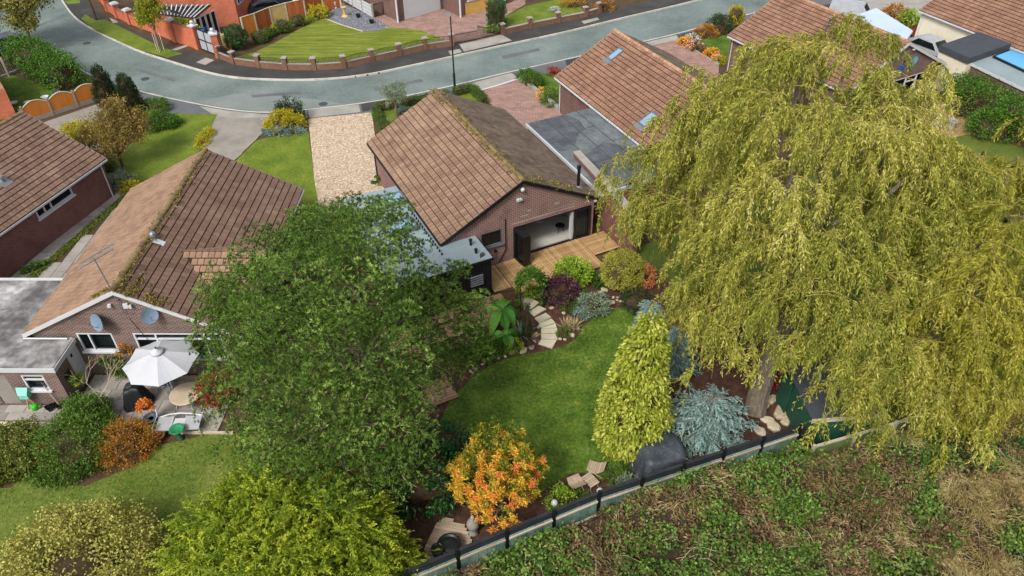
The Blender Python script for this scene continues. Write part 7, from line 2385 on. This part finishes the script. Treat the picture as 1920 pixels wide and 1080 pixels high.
bush('green_border_shrub', 'low green and rust shrub behind the juniper near the footway', 'shrub', (292, 207), (1.1, .8, .8), 'heather', 3600, (.12, .05), 'dome', 70, .22, .7)
bush('variegated_bush', 'white-variegated shrub at the corner of the far-left bungalow', 'shrub', (228, 350), (.85, .75, 1.0), 'grey_green', 3600, (.1, .06), 'dome', 70, .18, .7)
bush('yellow_green_bush', 'yellow-green bush beside the variegated one at the passage mouth', 'shrub', (245, 356), (.6, .5, .7), 'yellow_shrub', 1900, (.1, .05), 'dome', 44, .16, .7)
bush('green_border_shrub', 'small leafy shrub between the cherry tree and the far-left bungalow', 'shrub', (205, 320), (.6, .5, .7), 'mid_green', 2000, (.1, .05), 'dome', 40, .16, .7)
bush('drive_edge_plants', 'yellow edging plants along the concrete drive', 'plant', (385, 262), (.45, 1.5, .45), 'yellow_shrub', 2400, (.1, .05), 'dome', 60, .16, .5)
bush('mixed_conifer_bed', 'golden and green juniper clump at the head of the centre lawn', 'shrub', (535, 240), (1.4, 1.0, 1.2), 'yellow_shrub', 6000, (.16, .04), 'dome', 100, .22, .7, up=.6)
bush('mixed_conifer_bed', 'dark green plume shrub behind the golden juniper', 'shrub', (545, 225), (1.1, .7, 1.7), 'dark_conifer', 4000, (.2, .04), 'dome', 70, .22, .7, up=.8)
bush('blue_ground_cover', 'blue-grey ground cover in front of the golden juniper', 'plant', (533, 250), (1.6, .5, .4), 'blue_spruce', 3000, (.12, .04), 'dome', 70, .16, .6)
# box hedge round the central front garden
for a, b, lb in (((704, 210), (724, 252), 'clipped box hedge along the gravel drive side of the central front garden'), ((704, 209), (845, 182), 'clipped box hedge along the footway in front of the central bungalow'),
                 ((850, 180), (885, 170), 'short clipped box hedge behind the lamp post'), ((886, 170), (910, 197), 'clipped box hedge beside the pink block drive')):
    a, b = site(*a), site(*b)
    bush('box_hedge', lb, 'hedge', None, ((b - a).length / 2, .3, .55), 'hedge_green', int((b - a).length * 1500), (.06, .035), 'box', int((b - a).length * 60), .07, .9, loc=(a + b) / 2, ang=math.atan2((b - a).y, (b - a).x))
broadleaf('small olive tree with round grey-green crown in front of the central bungalow', (745, 226), 2.7, [(0, 0, 1.9, .85), (.25, .2, 2.3, .7), (-.3, .1, 2.2, .7)], 'grey_green', 5200, (.1, .035), name='olive_tree', trunk=.13, cl=40, cr=.2, th=.4)
bush('front_plant', 'blue-grey mound beside the olive tree', 'plant', (757, 214), (.6, .5, .5), 'blue_spruce', 1300, (.1, .03), 'dome', 30, .14, .6)
blade_plant('front_grass', 'straw grass clump at the foot of the olive tree', (728, 232), 60, .6, .03, 'straw')
bush('front_plant', 'green weed by the black post at the gravel drive edge', 'plant', (709, 343), (.3, .3, .45), 'mid_green', 600, (.12, .06), 'dome', 16, .1, .4)
bush('front_plant', 'dry tufts beside the flat roof end of the gravel drive', 'plant', (722, 350), (.4, .3, .3), 'straw', 600, (.12, .02), 'dome', 18, .1, .3, up=1)
# bed of the right neighbour
bush('flower_bed', 'green border shrubs beside the first pink drive', 'shrub', (1000, 158), (1.0, .7, .9), 'mid_green', 3600, (.1, .05), 'dome', 60, .2, .7)
bush('flower_bed', 'mixed yellow flowers along the edge of the first pink drive', 'plant', (1030, 185), (.7, 1.6, .5), 'heather', 3600, (.1, .05), 'dome', 80, .18, .5)
bush('flower_bed', 'yellow and pink blooms in the bed beside the first pink drive', 'plant', (1018, 178), (.5, 1.0, .45), 'flower_orange', 1200, (.07, .06), 'dome', 40, .1, .4)
bush('flower_bed', 'rounded dark bush at the street corner of the first pink drive', 'shrub', (988, 147), (.8, .6, .8), 'hedge_green', 2600, (.1, .05), 'dome', 50, .18, .7)
bush('flower_bed', 'pink-flowered plant by the front corner of the orange-tiled bungalow', 'plant', (1038, 138), (.7, .4, .5), 'red_acer', 1100, (.09, .05), 'dome', 30, .14, .5)
for a, b, s, mt, lb in ((1283, 82, .6, 'flower_orange', 'orange bedding flowers at the street end of the second pink drive'), (1297, 76, .65, 'flower_white', 'white bedding flowers behind the orange ones'), (1300, 88, .7, 'flower_mix', 'mixed red and yellow bedding flowers in the middle of the border'),
                        (1312, 96, .6, 'bramble_dead', 'faded brown flower heads in the border by the second pink drive'), (1333, 104, .65, 'flower_orange', 'yellow and orange bedding at the lower end of the border'), (1345, 114, .5, 'flower_mix', 'red bedding flowers nearest the right bungalow'),
                        (1352, 116, .55, 'yellow_shrub', 'yellow bedding plants beside the white downpipe'), (1307, 68, .5, 'red_acer', 'dark pink flowers behind the white bedding')):
    bush('bedding_flowers', lb, 'flowers', (a, b), (s, s * .8, s * .8), mt, 1100, (.11, .09), 'dome', 30, .14, .5)
bush('round_shrub', 'bronze rounded shrub left of the dark green one by the right front lawn', 'shrub', (1322, 68), (1.1, .8, 1.0), 'rust_shrub', 3000, (.1, .05), 'dome', 60, .2, .75)
bush('round_shrub', 'dark green rounded shrub by the right front lawn', 'shrub', (1348, 60), (1.2, 1.0, 1.5), 'dark_conifer', 4200, (.13, .05), 'dome', 70, .24, .75)
bush('golden_cypress', 'bright yellow upright cypress by the right bungalow verge', 'tree', (1376, 50), (.75, .7, 1.9), 'yellow_shrub', 4200, (.1, .04), 'ell', 90, .14, .85)
# the striped-lawn garden across the road
bush('egg_bush', 'tall egg-shaped dark green clipped bush by the gate pier', 'shrub', (447, 92), (1.0, .9, 2.1), 'deep_green', 7000, (.1, .05), 'ell', 140, .16, .85)
for a, b, s, lb in ((489, 80, .72, 'first clipped ball from the egg-shaped bush'), (504, 70, .55, 'small clipped ball tucked between two larger ones'), (532, 60, .75, 'clipped ball below the sand-coloured fence panel'), (525, 62, .6, 'smaller clipped ball touching the one below the sand panel'), (561, 48, .65, 'clipped ball below the rust fence nearest the yellow shrub')):
    bush('clipped_ball', lb, 'shrub', (a, b), (s, s * .9, s * 1.5), 'hedge_green', 2400, (.08, .04), 'ell', 70, .1, .88)
bush('yellow_shrub', 'bright yellow shrub at the head of the striped lawn', 'shrub', (598, 33), (.95, .8, 1.3), 'yellow_shrub', 3600, (.12, .06), 'dome', 70, .2, .7)
bush('yellow_shrub', 'tiny yellow plant between the clipped balls', 'plant', (513, 64), (.35, .3, .8), 'yellow_shrub', 900, (.1, .05), 'ell', 22, .1, .6)
bush('lime_bush', 'low lime plant beside the yellow shrub across the road', 'plant', (583, 39), (.6, .4, .3), 'lime', 900, (.1, .05), 'dome', 24, .14, .4)
bush('cuboid_bush', 'tall bright green cuboid clipped bush behind the iron gates', 'hedge', None, (.72, .68, 2.3), 'deep_green', 8000, (.09, .045), 'box', 220, .12, .9, loc=site(931, 50), ang=.3)
bush('low_shrub', 'low golden-green shrub at the foot of the cuboid bush', 'shrub', (921, 60), (.8, .5, .6), 'lime', 1600, (.09, .04), 'dome', 40, .15, .6)
bush('planter_row', 'row of bright green plants on top of the tall orange wall', 'plant', None, (2.0, .2, .35), 'lime', 1600, (.1, .05), 'dome', 60, .1, .4, loc=(ow[0] + ow[1]) / 2 + Vector((.25, .25, 0)), z0=1.78, ang=math.atan2((ow[0] - ow[1]).y, (ow[0] - ow[1]).x))
bush('low_shrub', 'small conifer cluster by the weathered piers at the far wall', 'shrub', (1075, 12), (1.3, .8, .8), 'rust_shrub', 1800, (.12, .05), 'dome', 40, .2, .5)
bush('low_shrub', 'rust-brown plant beside the last pier of the low wall', 'shrub', (1132, 18), (1.0, .6, 1.3), 'rust_shrub', 1800, (.12, .05), 'dome', 40, .22, .5)
bush('low_shrub', 'white ornament planting in the middle of the far lawn', 'plant', (1040, 22), (.5, .4, .5), 'flower_white', 700, (.1, .06), 'dome', 20, .12, .4)
# far right
a, b = site(1775, 192), site(2010, 312)
bush('tall_hedge', 'broad tall mixed hedge on the right behind the tan patio', 'hedge', None, ((b - a).length / 2, 1.6, 2.0), 'hedge_green', 26000, (.13, .075), 'box', 500, .4, .86, loc=(a + b) / 2 + Vector((.5, .5, 0)), ang=math.atan2((b - a).y, (b - a).x))
bush('round_shrub', 'rounded leafy green shrub in front of the tall right hedge', 'shrub', (1852, 252), (1.6, 1.4, 1.9), 'mid_green', 6500, (.13, .07), 'dome', 120, .3, .75)
bush('round_shrub', 'bronze shrub in the middle of the tall right hedge', 'shrub', (1808, 212), (1.2, .9, 1.7), 'bramble_dead', 3000, (.11, .06), 'dome', 70, .26, .75)
bush('yellow_shrub', 'small yellow bush at the corner of the tan patio', 'shrub', (1771, 190), (.4, .35, .5), 'yellow_shrub', 1000, (.1, .05), 'dome', 24, .12, .6)
bush('courtyard_plant', 'orange fern-like shrub beside the pale blue carport roof', 'shrub', (1672, 48), (1.3, 1.0, 1.9), 'rust_shrub', 3000, (.22, .06), 'dome', 50, .24, .6)
bush('courtyard_plant', 'lime-green shrub against the cream house wall', 'shrub', (1700, 55), (1.1, .9, 1.6), 'lime', 2800, (.2, .08), 'dome', 50, .26, .6)
bush('courtyard_plant', 'rust-red low planting at the foot of the cream house wall', 'plant', (1706, 68), (.9, .6, .7), 'red_acer', 1300, (.14, .06), 'dome', 30, .2, .5)
bush('red_climber', 'dull red shrub glimpsed under the willow left of the green shed', 'shrub', None, (.8, .9, 2.6), 'red_acer', 5200, (.09, .06), 'ell', 90, .2, .75, loc=(12.0, 24.0))
bush('orange_flowers', 'orange daisy clump at the right edge below the yellow willow', 'flowers', None, (.7, .6, .8), 'flower_orange', 1500, (.12, .09), 'dome', 40, .16, .5, loc=site(1888, 640, .5))
bush('ivy_bank', 'dark ivy mound at the right edge under the willows', 'shrub', (1885, 815), (2.0, 1.6, 1.0), 'deep_green', 8000, (.13, .1), 'dome', 130, .3, .75)
bush('ivy_bank', 'dark bramble mound below the ivy at the right edge', 'shrub', (1930, 870), (1.6, 1.3, 1.1), 'deep_green', 5000, (.13, .1), 'dome', 90, .3, .75)

# ---------------------------------------------------------------- bramble bank beyond the fence
fx = np.array([-12] + [p.x for p in (fpts[0], fpts[4], fpts[-1], e0, e1)] + [40])
fy = np.array([10.7] + [p.y for p in (fpts[0], fpts[4], fpts[-1], e0, e1)] + [29])
yfence = lambda x: np.interp(x, fx, fy)
def bank_h(x, y):
    d = yfence(x) - y
    return np.clip(d / .5, 0, 1) * (.12 + .7 * np.exp(-d / 2.2) + .4 * np.exp(-((d - .7) / .8) ** 2) * noise2(x + 20, y + 20, 1.6, 8) + .75 * noise2(x + 50, y + 50, 2.6, 5) + .4 * noise2(x + 50, y + 50, .9, 6) - .15)
gx, gy = np.meshgrid(np.linspace(-6, 34, 161), np.linspace(6, 28, 111), indexing='ij')
gz = np.where(gy < yfence(gx) - .12, np.maximum(bank_h(gx, gy) - .12, .02), -.1)
me = bpy.data.meshes.new('bramble_bank')
V = np.column_stack((gx.ravel(), gy.ravel(), gz.ravel()))
F = [(i * 111 + j, (i + 1) * 111 + j, (i + 1) * 111 + j + 1, i * 111 + j + 1) for i in range(160) for j in range(110)]
me.from_pydata(V.tolist(), [], F)
surf('bank_soil', ['#1f1811', '#33281b', '#4a3b29'], 1.6, 12, bmp=.6)
tag(child('bramble_bank', me, None, MT['bank_soil']), kind='structure')
def bank_points(n, x0=-5, x1=30, y0=9):
    P = np.column_stack((nrg.uniform(x0, x1, n * 3), nrg.uniform(y0, 24, n * 3)))
    P = P[P[:, 1] < yfence(P[:, 0]) - .18]
    return P[:n]
CP = bank_points(5600)
dry = np.clip((CP[:, 0] - 11.5) / 4.5, 0, 1) * .52 + (noise2(CP[:, 0] + 90, CP[:, 1] + 90, 1.6, 9) - .5) * .9
dead = noise2(CP[:, 0] + 30, CP[:, 1] + 30, 1.3, 12) + .12 * np.clip((CP[:, 0] - 6) / 8, 0, 1)
kind = np.where(dry > .42, 2, np.where(dead > .69, 1, 0))
for kk, nm, lb, mt, per, lf in ((0, 'bramble_leaves', 'tangled green brambles covering the bank beyond the fence', 'bramble', 32, (.125, .095)), (1, 'dead_bramble', 'brown dead stems and leaves among the brambles', 'bramble_dead', 20, (.15, .065))):
    S_ = CP[kind == kk]
    if kk == 0: S_ = np.vstack((S_, CP[kind == 1][::4]))
    if kk == 1: S_ = np.vstack((S_, CP[kind == 0][::5], CP[kind == 2][::4]))
    i_ = np.repeat(np.arange(len(S_)), per)
    off = nrg.normal(size=(len(i_), 2)) * .15
    x, y = S_[i_, 0] + off[:, 0], np.minimum(S_[i_, 1] + off[:, 1], yfence(S_[i_, 0]) - .1)
    ht = nrg.uniform(.05, .68, len(S_))[i_]
    z = bank_h(x, y) + ht * np.exp(-(off ** 2).sum(1) / .05) - .05 + nrg.uniform(-.08, .05, len(i_))
    A = np.column_stack((off / .15, np.full(len(i_), .3))) + nrg.normal(size=(len(i_), 3)) * .5
    tn = np.clip(nrg.random(len(S_))[i_] * .55 + nrg.random(len(i_)) * .45, 0, 1)
    tag(leaves(nm, np.column_stack((x, y, z)), A, lf[0] * nrg.uniform(.7, 1.4, len(i_)), lf[1], tn, MT[mt]), lb, 'brambles', kind='stuff')
S_ = np.vstack((CP[kind == 2], CP[kind == 1][::5]))
i_ = np.repeat(np.arange(len(S_)), 23)
ca = (noise2(S_[:, 0] + 70, S_[:, 1] + 70, 1.5, 21) * 9 + nrg.normal(size=len(S_)) * .5)[i_] + nrg.normal(size=len(i_)) * .35
P = np.column_stack((S_[i_] + nrg.normal(size=(len(i_), 2)) * .16, np.zeros(len(i_))))
P[:, 1] = np.minimum(P[:, 1], yfence(P[:, 0]) - .15)
P[:, 2] = bank_h(P[:, 0], P[:, 1]) - .06 + nrg.uniform(0, .15, len(i_))
A = np.column_stack((np.cos(ca) * .9, np.sin(ca) * .9, nrg.uniform(.2, .8, len(i_))))
leafmat('dry_grass', ['#6f6238', '#93844e', '#b09f6a', '#c4b684', '#8f9345'], .7, .25)
tag(leaves('dry_grass', P, A, nrg.uniform(.3, .65, len(i_)), .022, np.clip(noise2(P[:, 0], P[:, 1], 1.7, 15) * .7 + nrg.random(len(i_)) * .4 - .05, 0, 1), MT['dry_grass'], bend=.45), 'long bleached grass on the right half of the bank', 'grass', kind='stuff')
m = MB()
Q = bank_points(420)
for x, y in Q:
    z = float(bank_h(np.array([x]), np.array([y]))[0]) + .08
    a = rng.uniform(0, 6.28); l = rng.uniform(.4, 1.1)
    d = Vector((math.cos(a), math.sin(a), 0))
    m.tube([(x, y, z), Vector((x, y, z + .18)) + d * l * .5, Vector((x, y, z - .02)) + d * l], [.012, .01, .006], 3, cap=False)
tag(m.build('bramble_stems', MT['twig_pale']), 'arching bare bramble stems on the bank', 'brambles', kind='stuff')

# ---------------------------------------------------------------- fallen leaves
leafmat('litter', ['#6b5326', '#8f7030', '#a98a3c', '#9a5a2c'], .8, .1)
for nm, lb, poly, n in (('fallen_leaves', 'scattered fallen leaves on the curved back lawn', LAWN_G, 500), ('fallen_leaves', 'scattered fallen leaves on the garden beside the patio', [p for p in LAWN_L if p[0] > -40], 700)):
    P = scatter(poly, n)
    A = nrg.normal(size=(n, 3)); A[:, 2] *= .2
    tag(leaves(nm, np.column_stack((P, np.full(n, .06))), A, nrg.uniform(.06, .1, n), .05, nrg.random(n), MT['litter'], bend=0), lb, 'leaves', kind='stuff')
